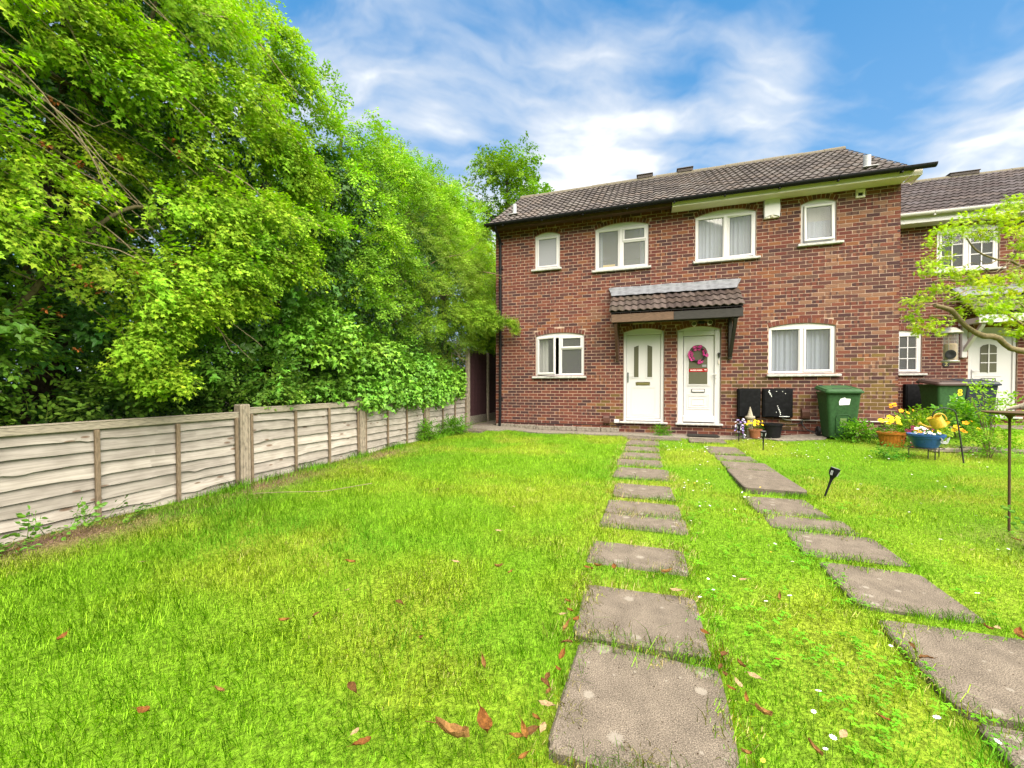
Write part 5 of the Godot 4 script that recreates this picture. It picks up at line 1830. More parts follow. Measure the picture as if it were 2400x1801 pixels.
	plain_pot(o, "ledge", [Vector2(0.0, 0.085), Vector2(0.085, 0.09), Vector2(0.095, 0.12), Vector2(0.085, 0.145), Vector2(0.0, 0.15)], M.stone)
	plain_pot(o, "cap", [Vector2(0.0, 0.14), Vector2(0.055, 0.145), Vector2(0.05, 0.17), Vector2(0.02, 0.29), Vector2(0.008, 0.335), Vector2(0.0, 0.34)], M.stone)
	# orange pot
	o = thing("flower_pot", on_ground(3.92, -8.66), "ribbed orange plastic pot of yellow flowers on the right lawn", "flower pot")
	st = begin()
	lathe(st, [Vector2(0.0, -0.02), Vector2(0.135, -0.02), Vector2(0.14, 0.0), Vector2(0.178, 0.20), Vector2(0.198, 0.205), Vector2(0.203, 0.235), Vector2(0.188, 0.235), Vector2(0.175, 0.20), Vector2(0.0, 0.19)], 32)
	put("pot", st.commit(), M.orange_pot, o)
	for k in 24:
		var a := TAU * k / 24.0
		st = begin()
		tube(st, [Vector3(cos(a) * 0.141, 0.0, sin(a) * 0.141), Vector3(cos(a) * 0.177, 0.198, sin(a) * 0.177)], [0.005], 5)
		put("rib", st.commit(), M.orange_pot, o)
	bedding(o, Vector3(0, 0.2, 0), 0.15, 0.30, 150, Color(0.11, 0.22, 0.02), 22, [Color(0.78, 0.55, 0.01), Color(0.8, 0.62, 0.04)], 0.034, 0.6)
	# blue pot on a wire stand
	o = thing("plant_stand", on_ground(3.93, -7.78), "low black wire stand under the blue pot", "plant stand")
	for c in [[-0.21, 0.10], [-0.01, 0.16], [0.05, 0.20], [0.21, -0.02]]:
		st = begin()
		tube(st, [Vector3(c[0], -0.03, c[1] - 0.08), Vector3(c[0], 0.145, c[1] - 0.08), Vector3(c[0] * 0.8, 0.155, (c[1] - 0.08) * 0.8)], [0.0065], 6)
		put("leg", st.commit(), M.iron, o)
	st = begin()
	for rr in [0.20, 0.12]:
		var pts := []
		for i in 25: pts.append(Vector3(cos(TAU * i / 24.0) * rr, 0.155, sin(TAU * i / 24.0) * rr))
		tube(st, pts, [0.006], 5, false)
	put("ring", st.commit(), M.iron, o)
	o = thing("flower_pot", on_ground(3.93, -7.78, 0.16), "glossy blue bowl of white and orange flowers on the black wire stand", "flower pot")
	plain_pot(o, "pot", [Vector2(0.0, 0.0), Vector2(0.125, 0.0), Vector2(0.135, 0.015), Vector2(0.185, 0.135), Vector2(0.195, 0.14), Vector2(0.203, 0.165), Vector2(0.213, 0.17), Vector2(0.216, 0.2), Vector2(0.203, 0.2), Vector2(0.18, 0.15), Vector2(0.0, 0.15)], M.blue_pot)
	bedding(o, Vector3(0, 0.16, 0), 0.16, 0.13, 60, Color(0.06, 0.14, 0.03), 20, [Color(0.8, 0.8, 0.78), Color(0.8, 0.8, 0.8), Color(0.78, 0.8, 0.8), Color(0.75, 0.36, 0.02)], 0.027, 0.4)
	st = begin()
	for k in 3:
		var pts := []
		for i in 14:
			var u := i / 13.0
			pts.append(Vector3(0.06 + 0.13 * u + 0.02 * sin(u * 9.0 + k), 0.17 - 0.07 * sin(u * PI) - 0.01 * k, 0.19 - 0.05 * u + 0.006 * k))
		tube(st, pts, [0.006], 5)
	put("cord", st.commit(), M.zinc, o)
	# shepherd's hook with a yellow watering-can planter
	o = thing("garden_hook", on_ground(4.19, -7.52), "thin black shepherd's hook standing in the right lawn", "garden hook")
	st = begin()
	var hp := [Vector3(0.03, -0.05, 0.02), Vector3(0.0, 0.3, 0.0), Vector3(-0.045, 0.62, 0.0)]
	for k in 9:
		var a := PI * k / 8.0
		hp.append(Vector3(-0.185 + 0.135 * cos(a), 0.66 + 0.115 * sin(a), 0.0))
	hp.append(Vector3(-0.315, 0.64, 0.0))
	tube(st, hp, [0.0095, 0.0095, 0.0085, 0.007], 7)
	put("rod", st.commit(), M.iron, o)
	o = thing("watering_can", on_ground(4.19, -7.52) + Vector3(-0.25, 0.50, 0.02), "yellow watering can tipped forward, hung from the black hook", "watering can")
	o.rotation.z = 0.42
	o.scale = Vector3.ONE * 0.85
	st = begin()
	lathe(st, [Vector2(0.0, 0.0), Vector2(0.098, 0.0), Vector2(0.10, 0.01), Vector2(0.094, 0.17), Vector2(0.098, 0.185), Vector2(0.09, 0.185), Vector2(0.085, 0.1), Vector2(0.0, 0.1)], 24)
	put("can_body", st.commit(), M.can, o)
	st = begin()
	tube(st, [Vector3(-0.09, 0.03, 0), Vector3(-0.15, 0.07, 0), Vector3(-0.20, 0.13, 0)], [0.022, 0.017, 0.013], 10)
	lathe(st, [Vector2(0.014, 0.0), Vector2(0.034, 0.035), Vector2(0.03, 0.04), Vector2(0.0, 0.043)], 14, Transform3D(Basis(Vector3(0, 0, 1), 0.7), Vector3(-0.20, 0.13, 0)))
	put("spout", st.commit(), M.can, o)
	st = begin()
	var hb := []
	for k in 9:
		var a := PI * (k / 8.0) - 0.5
		hb.append(Vector3(0.06 + 0.085 * cos(a), 0.12 + 0.10 * sin(a), 0))
	tube(st, hb, [0.009], 7)
	put("handle", st.commit(), M.can, o)
	# bird bath: dish on a pole
	o = thing("bird_bath", on_ground(2.69, -4.30), "rusty brown bird bath dish on a thin tall pole near the right edge", "bird bath")
	st = begin()
	tube(st, [Vector3(0.01, -0.1, 0), Vector3(0.0, 0.92, 0)], [0.0085], 10)
	lathe(st, [Vector2(0.009, 0.90), Vector2(0.02, 0.92), Vector2(0.03, 0.93)], 12)
	put("pole", st.commit(), M.rust, o)
	st = begin()
	lathe(st, [Vector2(0.0, 0.93), Vector2(0.10, 0.932), Vector2(0.17, 0.94), Vector2(0.205, 0.953), Vector2(0.203, 0.957), Vector2(0.16, 0.946), Vector2(0.08, 0.94), Vector2(0.0, 0.938)], 32, Transform3D(Basis(), Vector3(0.06, 0, 0.0)))
	put("dish", st.commit(), M.rust, o)
	o = thing("stone_bird", on_ground(2.69, -4.30) + Vector3(0.11, 0.968, 0.05), "pale stone bird ornament perched on the rim of the bird bath", "ornament")
	o.rotation.y = 2.6
	st = begin()
	lathe(st, [Vector2(0.0, -0.085), Vector2(0.022, -0.07), Vector2(0.036, -0.02), Vector2(0.038, 0.015), Vector2(0.027, 0.055), Vector2(0.02, 0.07), Vector2(0.0, 0.075)], 16, Transform3D(Basis(Vector3(0, 0, 1), 1.25), Vector3(0, 0.05, 0)))
	lathe(st, [Vector2(0.0, -0.026), Vector2(0.02, -0.016), Vector2(0.026, 0.003), Vector2(0.018, 0.021), Vector2(0.0, 0.027)], 14, Transform3D(Basis(), Vector3(-0.06, 0.092, 0)))
	lathe(st, [Vector2(0.008, 0.0), Vector2(0.0, 0.026)], 8, Transform3D(Basis(Vector3(0, 0, 1), 1.6), Vector3(-0.082, 0.092, 0)))
	tube(st, [Vector3(0.06, 0.035, 0), Vector3(0.14, 0.005, 0)], [0.02, 0.008], 8)
	put("bird", st.commit(), M.stone, o)
	st = begin()
	for s in [-1.0, 1.0]: tube(st, [Vector3(-0.005, 0.03, 0.014 * s), Vector3(-0.008, -0.028, 0.016 * s)], [0.004], 6)
	put("leg", st.commit(), M.rust, o)
	# rubble beside the bin and edging in the border
	for q in [[Vector3(3.92, 0.0, -9.42), 0.14, "rounded brown stump beside the green bin"], [Vector3(4.62, 0.0, -9.35), 0.10, "small grey rock behind the orange pot"], [Vector3(4.28, 0.0, -8.75), 0.07, "pinkish pebble beside the orange pot"]]:
		var rm := rock(q[1])
		var r := put("rock", rm, M.bark if q[1] > 0.12 else M.stone)
		r.position = on_ground(q[0].x, q[0].z, q[1] * 0.3)
		tag(r, q[2], "rock")
	for q in [[4.52, -8.28, 0.62, 0.10, 0.22, "short pale timber plank lying behind the black hook"]]:
		st = begin()
		cbox(st, Vector3(0, 0.025, 0), Vector3(q[2], 0.05, q[3]), 0.006)
		var r := put("plank", st.commit(), M.rail)
		r.position = on_ground(q[0], q[1])
		r.rotation.y = q[4]
		tag(r, q[5], "plank")
	var s2 := put("paving_slab", slab_mesh(0.75, 0.5, 0.05), M.slab)
	s2.position = on_ground(5.15, -8.55, 0.02)
	tag(s2, "buff stone slab let into the far right lawn", "slab")
	# dry stalk across the left lawn
	st = begin()
	tube(st, [Vector3(-0.5, 0.02, 0.22), Vector3(-0.2, 0.035, 0.12), Vector3(0.15, 0.03, -0.04), Vector3(0.5, 0.07, -0.36)], [0.003], 5)
	var tw := put("dry_stalk", st.commit(), M.twig)
	tw.position = on_ground(-3.35, -3.35, 0.05)
	tag(tw, "long dry straw-coloured stalk lying on the left lawn", "stalk")

func rock(r: float) -> ArrayMesh:
	var st := begin()
	var N := 10
	var P := func(i: int, j: int) -> Vector3:
		var a := PI * i / N
		var b := TAU * (j % (N * 2)) / (N * 2)
		var d := Vector3(sin(a) * cos(b), cos(a) * 0.7, sin(a) * sin(b))
		return d * r * (1.0 + 0.3 * wobble.get_noise_3d(d.x * 120.0 + r * 900.0, d.y * 120.0, d.z * 120.0))
	st.set_smooth_group(0)
	for i in N:
		for j in N * 2:
			var A: Vector3 = P.call(i, j)
			var B: Vector3 = P.call(i, j + 1)
			var C: Vector3 = P.call(i + 1, j + 1)
			var D: Vector3 = P.call(i + 1, j)
			for v in [A, B, C, A, C, D]: st.add_vertex(v)
	st.index()
	st.generate_normals()
	return st.commit()

# ---------------------------------------------------------------- leaves and what carries them
const OUTLINES := [
	# 0 oval
	[[0.0, 0.0], [0.26, 0.25], [0.31, 0.55], [0.0, 1.0], [-0.31, 0.55], [-0.26, 0.25]],
	# 1 five-lobed maple
	[[0.0, 0.05], [0.34, 0.0], [0.24, 0.24], [0.58, 0.52], [0.2, 0.52], [0.0, 1.0], [-0.2, 0.52], [-0.58, 0.52], [-0.24, 0.24], [-0.34, 0.0]],
	# 2 lobed hawthorn
	[[0.0, 0.0], [0.34, 0.36], [0.16, 0.42], [0.36, 0.75], [0.0, 1.0], [-0.36, 0.75], [-0.16, 0.42], [-0.34, 0.36]],
	# 3 ivy
	[[0.0, 0.08], [0.36, -0.06], [0.52, 0.34], [0.24, 0.44], [0.0, 1.0], [-0.24, 0.44], [-0.52, 0.34], [-0.36, -0.06]],
	# 4 narrow finger
	[[0.0, 0.0], [0.075, 0.4], [0.0, 1.0], [-0.075, 0.4]]]

func leaf(st: SurfaceTool, p: Vector3, d: Vector3, n: Vector3, size: float, kind: int, col: Color, fold := 0.18) -> void:
	var s := d.cross(n).normalized()
	n = s.cross(d).normalized()
	var o: Array = OUTLINES[kind]
	st.set_color(col)
	var c := p + d * size * 0.35 - n * size * fold * 0.35
	var pts := []
	for q in o:
		var x: float = q[0]
		var y: float = q[1]
		pts.append(p + s * x * size + d * y * size + n * (absf(x) * fold - y * y * 0.16) * size)
	for i in pts.size():
		tri(st, c, pts[i], pts[(i + 1) % pts.size()])

# a leafy shoot along +y; leaves face +z
func sprig(kind: int, length: float, count: int, size: float, spread: float, droop: float, twig_col: Color, sd: int) -> ArrayMesh:
	var r := RandomNumberGenerator.new()
	r.seed = sd
	var st := begin()
	if twig_col.a > 0.0:
		st.set_color(twig_col)
		tube(st, [Vector3.ZERO, Vector3(0, length * 0.5, 0.01), Vector3(0, length, -droop * length * 0.4)], [0.0028, 0.002, 0.001], 3, false)
	for k in count:
		var u := (k + r.randf()) / count
		var p := Vector3(r.randf_range(-1, 1) * spread * 0.25, u * length, -droop * length * 0.4 * u * u + r.randf_range(-1, 1) * spread * 0.3)
		var side := 1.0 if k % 2 else -1.0
		var d := Vector3(side * r.randf_range(0.4, 1.0), r.randf_range(0.2, 1.0), r.randf_range(-0.35, 0.25) - droop * 0.5).normalized()
		var n := Vector3(r.randf_range(-0.5, 0.5), r.randf_range(-0.5, 0.3), 1.0).normalized()
		var v := r.randf_range(0.78, 1.2)
		var w := r.randf_range(0.9, 1.12)
		leaf(st, p + d * spread * r.randf_range(0.05, 0.25), d, n, size * r.randf_range(0.7, 1.2), kind, Color(v * w, v, v * 0.9))
	return st.commit()

var SP := {}
var clip_on := false
var clip_off := Vector3.ZERO

func sprigs() -> void:
	var tw := Color(1.1, 0.75, 1.6)
	for q in [["maple", 1, 0.20, 20, 0.036, 0.14, 0.35], ["haw", 2, 0.17, 14, 0.041, 0.11, 0.2], ["fine", 0, 0.17, 20, 0.028, 0.10, 0.25], ["ivy", 3, 0.22, 10, 0.066, 0.16, 0.55], ["ivy_big", 3, 0.22, 10, 0.068, 0.17, 0.55], ["elm", 0, 0.18, 14, 0.042, 0.12, 0.2], ["far", 1, 0.42, 16, 0.11, 0.34, 0.3]]:
		var a := []
		for k in 3: a.append(sprig(q[1], q[2], q[3], q[4], q[5], q[6], tw, 100 + k * 7 + int(q[4] * 1000)))
		SP[q[0]] = a
	# dissected acer: a hand of fine fingers
	var acers := []
	for v in 3:
		var r := RandomNumberGenerator.new()
		r.seed = 400 + v
		var st := begin()
		for k in 7:
			var base := Vector3(r.randf_range(-0.03, 0.03), k * 0.009, r.randf_range(-0.025, 0.025))
			var dir := Vector3(r.randf_range(-1, 1), r.randf_range(0.1, 1), r.randf_range(-0.6, 0.5)).normalized()
			var nn := Vector3(r.randf_range(-0.5, 0.5), r.randf_range(-0.5, 0.5), 1).normalized()
			var c := r.randf_range(0.8, 1.2)
			for f in 6:
				var ang := (f - 2.5) * 0.42
				var d2 := dir.rotated(nn, ang)
				leaf(st, base, d2, nn, 0.034 * (1.0 - absf(f - 2.5) * 0.13), 4, Color(c * (1.0 if k % 4 else 1.35), c, c * 0.8), 0.05)
		acers.append(st.commit())
	SP["acer"] = acers

class Crown:
	var xf := {}     # species -> [transforms], [colours]
	func add(sp: String, v: int, t: Transform3D, c: Color) -> void:
		var key := sp + str(v)
		if not xf.has(key): xf[key] = [[], [], sp, v]
		xf[key][0].append(t)
		xf[key][1].append(c)

func flush(cr: Crown, parent: Node, n: String, m: Material, stuff := true) -> void:
	for key in cr.xf:
		var e: Array = cr.xf[key]
		var mm := MultiMesh.new()
		mm.transform_format = MultiMesh.TRANSFORM_3D
		mm.use_colors = true
		mm.mesh = SP[e[2]][e[3]]
		mm.instance_count = e[0].size()
		for i in e[0].size():
			mm.set_instance_transform(i, e[0][i])
			mm.set_instance_color(i, e[1][i])
		var o := MultiMeshInstance3D.new()
		o.multimesh = mm
		o.material_override = m
		o.name = n
		parent.add_child(o, true)
		if stuff: tag(o, "", "", "", "stuff")

func facing(axis: Vector3, front: Vector3) -> Basis:
	var y := axis.normalized()
	var x := y.cross(front)
	if x.length() < 0.05: x = y.cross(Vector3(0.3, 0.5, 0.81))
	x = x.normalized()
	return Basis(x, y, x.cross(y).normalized())

# a clump of shoots round a centre
func clump(cr: Crown, sp: String, c: Vector3, r: float, n: int, out: Vector3, flow: Vector3, col: Color, var_k := 0.25, flat := 0.75) -> void:
	for i in n:
		var d := Vector3(rf(-1, 1), rf(-1, 1), rf(-1, 1))
		if d.length() > 1.0 or d.length() < 0.05:
			d = d.normalized() * rf(0.4, 1.0)
		var dn := (d.normalized() + out * 0.75).normalized()
		var p := c + Vector3(dn.x, dn.y * flat, dn.z) * r * (0.35 + 0.72 * sqrt(rng.randf()))
		var wp := p + clip_off
		if clip_on and ((wp.y < 1.02 and wp.x > -4.92) or (wp.z < -9.3 and wp.y < 2.2 and wp.x > -4.95)): continue      # nothing grows through the fence
		var axis := dn * 0.7 + Vector3(rf(-1, 1), rf(-1, 1), rf(-1, 1)) * 0.5 + flow
		var front := dn * 0.55 + Vector3(0, 0.65, 0) + Vector3(rf(-1, 1), rf(-1, 1), rf(-1, 1)) * 0.35
		var b := facing(axis, front).scaled(Vector3.ONE * rf(0.8, 1.25))
		var v := 1.0 + rf(-var_k, var_k)
		cr.add(sp, rng.randi() % 3, Transform3D(b, p), Color(col.r * v * rf(0.92, 1.1), col.g * v, col.b * v))

# the tree face of the hedgerow: how far out (x) it stands at a height and along the fence
func face_x(y: float, z: float) -> float:
	var x := -4.95
	if y > 1.6: x += 0.25 * sst(1.6, 3.2, y) - 0.25 * sst(4.2, 4.8, y)
	var lean := 0.135 if z > -5.2 else 0.17
	if y > 4.2: x -= (y - 4.2) * (y - 4.2) * lean
	x += 0.42 * wobble.get_noise_2d(y * 62.0, z * 62.0) + 0.22 * wobble.get_noise_2d(y * 150.0 + 50.0, z * 150.0)
	return x

func limb(parent: Node, n: String, pts: Array, r0: float, r1: float, m: Material, seg := 7) -> void:
	# smooth the given points, then sweep
	var c := Curve3D.new()
	for i in pts.size():
		var p: Vector3 = pts[i]
		var t: Vector3 = (pts[mini(i + 1, pts.size() - 1)] - pts[maxi(i - 1, 0)]) * 0.18
		c.add_point(p, -t, t)
	var L := c.get_baked_length()
	var kink := minf(0.05, r0 * 4.0) if seg < 6 else minf(0.02, r0 * 0.8)
	var k := maxi(int(L / 0.12), pts.size() * 2)
	var P := []
	var R := []
	for i in k + 1:
		var u := float(i) / k
		var p := c.sample_baked(u * L, true)
		P.append(p + Vector3(wobble.get_noise_2d(p.x * 200, p.y * 200), wobble.get_noise_2d(p.y * 200, p.z * 200), wobble.get_noise_2d(p.z * 200, p.x * 200)) * kink)
		R.append(lerpf(r0, r1, u) * (1.0 + 0.12 * sin(u * 23.0)))
	var st := begin()
	tube(st, P, R, seg)
	put(n, st.commit(), m, parent)

func hedgerow() -> void:
	var lime := Color(0.29, 0.49, 0.036)
	var yellow_lime := Color(0.33, 0.49, 0.034)
	var mid := Color(0.175, 0.34, 0.036)
	var olive := Color(0.165, 0.26, 0.040)
	var dark := Color(0.16, 0.31, 0.045)
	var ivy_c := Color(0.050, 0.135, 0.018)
	var ivy_bright := Color(0.155, 0.36, 0.036)
	var out := Vector3(0.95, 0.25, 0.2).normalized()

	# each tree keeps its own crown
	var maple := thing("field_maple", Vector3(-6.2, 0, -2.6), "large lime-green lobed-leaved tree leaning over the near fence with bare twigs hanging out", "tree")
	var ivy_tree := thing("ivy_clad_tree", Vector3(-5.9, 0, -5.0), "dark tree smothered in ivy between the lime tree and the hawthorns", "tree")
	var haw_a := thing("hawthorn_tree", Vector3(-6.3, 0, -6.3), "mid-green hawthorn rising behind the bright ivy hedge", "tree")
	var haw_b := thing("hawthorn_tree", Vector3(-6.2, 0, -8.2), "olive fine-leaved hawthorn with arching branches near the dark fence", "tree")
	var back := thing("ash_tree", Vector3(-6.6, 0, -12.3), "sunlit yellow-green tree just left of the house corner above the dark fence", "tree")
	var elm := thing("hedge", Vector3(-5.2, 0, -2.6), "dense dark small-leaved hedge behind the two nearest fence panels", "hedge")
	var ivy := thing("ivy_hedge", Vector3(-5.0, 0, -7.0), "bright green ivy mound spilling over the far fence panels", "hedge")
	var C := {}
	for t in [maple, ivy_tree, haw_a, haw_b, back, elm, ivy]: C[t] = [Crown.new(), Crown.new()]

	clip_on = true
	var add := func(t: Node3D, gloss: bool, sp: String, p: Vector3, r: float, n: int, flow: Vector3, col: Color, flat := 0.75, o := Vector3(0.90, 0.35, 0.25)):
		clip_off = t.position
		clump(C[t][1 if gloss else 0], sp, p - t.position, r, n, o.normalized(), flow, col, 0.28, flat)

	# face of the hedgerow, patch by patch
	var z := 1.6
	while z > -15.2:
		var y := 0.35
		while y < 8.6:
			var zz := z + rf(-0.22, 0.22)
			var yy := y + rf(-0.22, 0.22)
			var step := 0.5
			var top := 7.3 + 0.7 * wobble.get_noise_2d(zz * 90.0, 7.0)
			if zz > -4.8: top = 8.9
			elif zz > -9.5: top = 5.75 + 0.55 * wobble.get_noise_2d(zz * 90.0, 7.0)
			if zz < -9.5: top = 7.9 + 0.6 * wobble.get_noise_2d(zz * 90.0, 7.0)
			if yy > top:
				y += step
				continue
			var x := face_x(yy, zz)
			# hollows where the dark inside shows
			var hole := 0.0
			for q in [[-3.75, 3.45, 0.50, 0.42], [-2.25, 1.55, 0.40, 0.22], [-4.9, 4.1, 0.35, 0.6], [-3.1, 1.75, 0.35, 0.22], [-5.55, 2.5, 0.3, 0.3], [-6.6, 2.35, 0.4, 0.25], [-1.9, 3.3, 0.35, 0.3], [-2.6, 2.6, 0.3, 0.25], [-6.5, 4.2, 0.3, 0.3]]:
				hole = maxf(hole, exp(-pow((zz - q[0]) / q[2], 2.0) - pow((yy - q[1]) / q[3], 2.0)))
			if hole > 0.45:
				y += step
				continue
			x -= hole * 0.6
			var p := Vector3(x, yy, zz)
			var rr := rf(0.30, 0.46)
			var hedge_top := 1.62 + 0.16 * wobble.get_noise_2d(zz * 120.0, 3.0)
			var ivy_top := lerpf(2.45, 1.55, sst(-4.6, -9.4, zz)) + 0.2 * wobble.get_noise_2d(zz * 120.0, 9.0)
			var maple_low := 1.75 + 1.35 * sst(-2.2, -4.7, zz)
			if zz > -4.9 + 0.3 * wobble.get_noise_2d(yy * 90.0, 3.0) and yy < hedge_top + 0.12:
				add.call(elm, false, "elm", Vector3(clampf(x, -5.15, -5.02 if yy < 1.15 else -4.82), yy, zz), rr, 66, Vector3(0.1, 0.05, 0), jitter(dark.lerp(mid, 0.35 * rng.randf()), 0.2))
				if rng.randf() < 0.25: add.call(ivy, true, "ivy", Vector3(minf(x, -4.95) + 0.12, yy, zz), 0.22, 9, Vector3(0.1, -0.4, 0), jitter(ivy_bright, 0.25))
			elif zz <= -3.9 and zz > -9.7 and yy < ivy_top:
				var px := clampf(x, -5.1, -4.85) - (0.14 if yy < 1.3 else 0.0)
				add.call(ivy, true, "ivy", Vector3(px, yy, zz), rr, 34, Vector3(0.25, -0.45, 0.1), jitter(ivy_bright if yy > 0.9 else mid, 0.2))
			elif zz > -4.9 and yy >= maple_low:
				var k := wobble.get_noise_2d(yy * 85.0 + 300.0, zz * 85.0)
				if k > -0.30:
					var front := 0.12 + 0.5 * maxf(k, 0.0)
					add.call(maple, false, "maple", p + Vector3(front, 0, 0), rr * rf(0.8, 1.25), 62, Vector3(0.35, -0.55, -0.30), jitter((lime if k > 0.0 else lime.lerp(mid, rng.randf())).lerp(yellow_lime, rng.randf() * 0.5), 0.2), 0.55)
				else:
					add.call(ivy_tree, true, "ivy_big" if zz > -2.6 else "ivy", p - Vector3(0.15, 0, 0), rr, 20, Vector3(0.2, -0.6, 0), jitter(ivy_c, 0.3))
			elif zz > -4.9:
				add.call(ivy_tree, true, "ivy_big" if zz > -2.7 else "ivy", p, rr, 20, Vector3(0.2, -0.6, 0), jitter(ivy_c.lerp(ivy_bright, 0.5 * rng.randf()), 0.3))
			elif zz > -5.7 and yy > 2.6 and yy < 5.2:
				add.call(ivy_tree, true, "ivy", p - Vector3(0.12, 0, 0), rr, 30, Vector3(0.2, -0.6, 0), jitter(ivy_c, 0.3))
				if rng.randf() < 0.35: add.call(haw_a, false, "haw", p + Vector3(0.22, 0, 0), rr, 34, Vector3(0.3, -0.3, -0.2), jitter(lime, 0.2), 0.6)
			elif zz > -7.5:
				var c := mid.lerp(lime, clampf(0.35 + 0.9 * wobble.get_noise_2d(yy * 70.0, zz * 70.0 + 40.0), 0.0, 1.0))
				add.call(haw_a, false, "haw", p, rr * rf(0.7, 1.1), 48, Vector3(0.3, -0.25, -0.2), jitter(c, 0.15), 0.62)
			elif zz > -10.4 and yy < 5.4:
				var c := olive.lerp(lime, clampf(0.25 + 0.9 * wobble.get_noise_2d(yy * 70.0, zz * 70.0 + 90.0), 0.0, 1.0))
				var px := x + 0.45 * sst(-7.4, -9.5, zz) * sst(1.6, 2.6, yy) * sst(5.2, 4.2, yy)
				add.call(haw_b, false, "fine", Vector3(px, yy, zz), rr * rf(0.6, 1.1), 52, Vector3(0.45, -0.3, -0.15), jitter(c, 0.15), 0.6)
			elif zz > -10.4:
				add.call(haw_b, false, "haw", p, rr, 50, Vector3(0.3, -0.2, -0.2), jitter(mid.lerp(lime, rng.randf()), 0.15), 0.65)
			else:
				add.call(back, false, "haw", p - Vector3(0.3, 0, 0), rr * 1.1, 44, Vector3(0.3, -0.2, -0.1), jitter(lime.lerp(yellow_lime, rng.randf()), 0.15), 0.7)
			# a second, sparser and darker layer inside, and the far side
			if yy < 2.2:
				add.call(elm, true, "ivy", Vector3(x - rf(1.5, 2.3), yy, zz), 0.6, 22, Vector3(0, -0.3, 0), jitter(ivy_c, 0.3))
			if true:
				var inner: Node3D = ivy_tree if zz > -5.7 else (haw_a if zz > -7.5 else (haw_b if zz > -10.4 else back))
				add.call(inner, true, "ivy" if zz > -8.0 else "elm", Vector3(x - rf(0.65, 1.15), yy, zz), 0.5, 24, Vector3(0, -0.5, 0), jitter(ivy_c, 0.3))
			if rng.randf() < 0.8:
				var far_t: Node3D = maple if zz > -4.9 else (haw_a if zz > -7.5 else (haw_b if zz > -10.4 else back))
				add.call(far_t, false, "far", Vector3(-7.9 - rf(0.0, 0.7) + maxf(0.0, yy - 4.5) * 0.4, yy, zz), 0.6, 15, Vector3(-0.2, -0.2, 0), jitter(mid, 0.2), 0.8, Vector3(-1, 0.2, 0))
			y += step
		z -= 0.5

	# loose sprays that break the outline against the sky
	for k in 130:
		var zz := rf(-13.5, -3.2)
		var yy := (8.0 if zz > -4.8 else 5.65) + rf(-0.8, 0.55)
		if zz < -9.5: yy += 1.6
		var t: Node3D = maple if zz > -4.9 else (haw_a if zz > -7.5 else (haw_b if zz > -10.4 else back))
		var x := face_x(yy - 0.35, zz) + rf(-0.2, 0.3)
		add.call(t, false, "maple" if zz > -4.9 else "haw", Vector3(x, yy, zz), rf(0.14, 0.28), 9, Vector3(0.3, 0.2, -0.2), jitter(mid.lerp(lime, rng.randf()), 0.2), 1.3)
	# boughs of the lime tree that hang forward, with their drooping fringes
	for q in [[-4.35, 2.9, -3.15, 0.55], [-4.3, 2.35, -2.9, 0.5], [-4.35, 1.95, -2.65, 0.35], [-4.3, 3.3, -3.6, 0.5], [-4.4, 2.85, -4.0, 0.4], [-4.5, 2.35, -3.35, 0.42], [-4.35, 3.1, -2.75, 0.5], [-4.42, 1.62, -2.52, 0.22], [-4.4, 1.36, -2.58, 0.16], [-4.45, 4.2, -2.6, 0.6], [-4.5, 4.6, -3.4, 0.6], [-4.55, 5.2, -3.0, 0.6], [-4.5, 4.3, -4.0, 0.45], [-4.65, 5.5, -4.1, 0.55], [-4.5, 3.95, -4.35, 0.3], [-4.4, 4.0, -2.0, 0.45], [-4.6, 5.0, -2.2, 0.5]]:
		for s in 5:
			var p := Vector3(q[0] + rf(-0.15, 0.1), q[1] + rf(-0.6, 0.4) * q[3], q[2] + rf(-0.8, 0.8) * q[3])
			add.call(maple, false, "maple", p, q[3] * rf(0.35, 0.6), 24, Vector3(0.35, -0.6, -0.3), jitter(lime.lerp(yellow_lime, rng.randf() * 0.6), 0.16), 0.55)
	# feathery shoots reaching in front of the house corner
	for q in [[-4.25, 3.3, -9.3, 0.35], [-4.0, 3.05, -9.45, 0.3], [-3.85, 2.75, -9.5, 0.22], [-4.2, 2.75, -9.3, 0.33],  [-3.72, 2.86, -9.6, 0.14], [-3.5, 2.82, -9.6, 0.09], [-3.3, 2.78, -9.6, 0.07], [-3.24, 2.62, -9.6, 0.06], [-4.3, 3.7, -9.2, 0.35], [-4.35, 4.2, -9.4, 0.3], [-4.1, 5.05, -9.6, 0.2], [-4.45, 2.9, -8.4, 0.45], [-4.5, 3.4, -7.8, 0.4], [-4.5, 2.45, -7.6, 0.35]]:
		add.call(haw_b, false, "fine", Vector3(q[0], q[1], q[2]), q[3], int(30 + 260 * q[3]), Vector3(0.55, -0.25, -0.1), jitter(olive.lerp(lime, 0.3 + 0.5 * rng.randf()), 0.12), 0.6)
	clip_on = false
	# ivy tongue over the fence top
	var iz := -5.85
	while iz > -8.9:
		var drop := 0.84 + 0.10 * wobble.get_noise_2d(iz * 260.0, 1.0)
		add.call(ivy, true, "ivy", Vector3(-4.70, drop + 0.33, iz), 0.22, 30, Vector3(0.35, -0.6, 0), jitter(ivy_bright, 0.15))
		add.call(ivy, true, "ivy", Vector3(-4.55, drop + 0.19, iz + 0.1), 0.09, 6, Vector3(0.2, -0.8, 0), jitter(ivy_bright, 0.15))
		iz -= 0.22
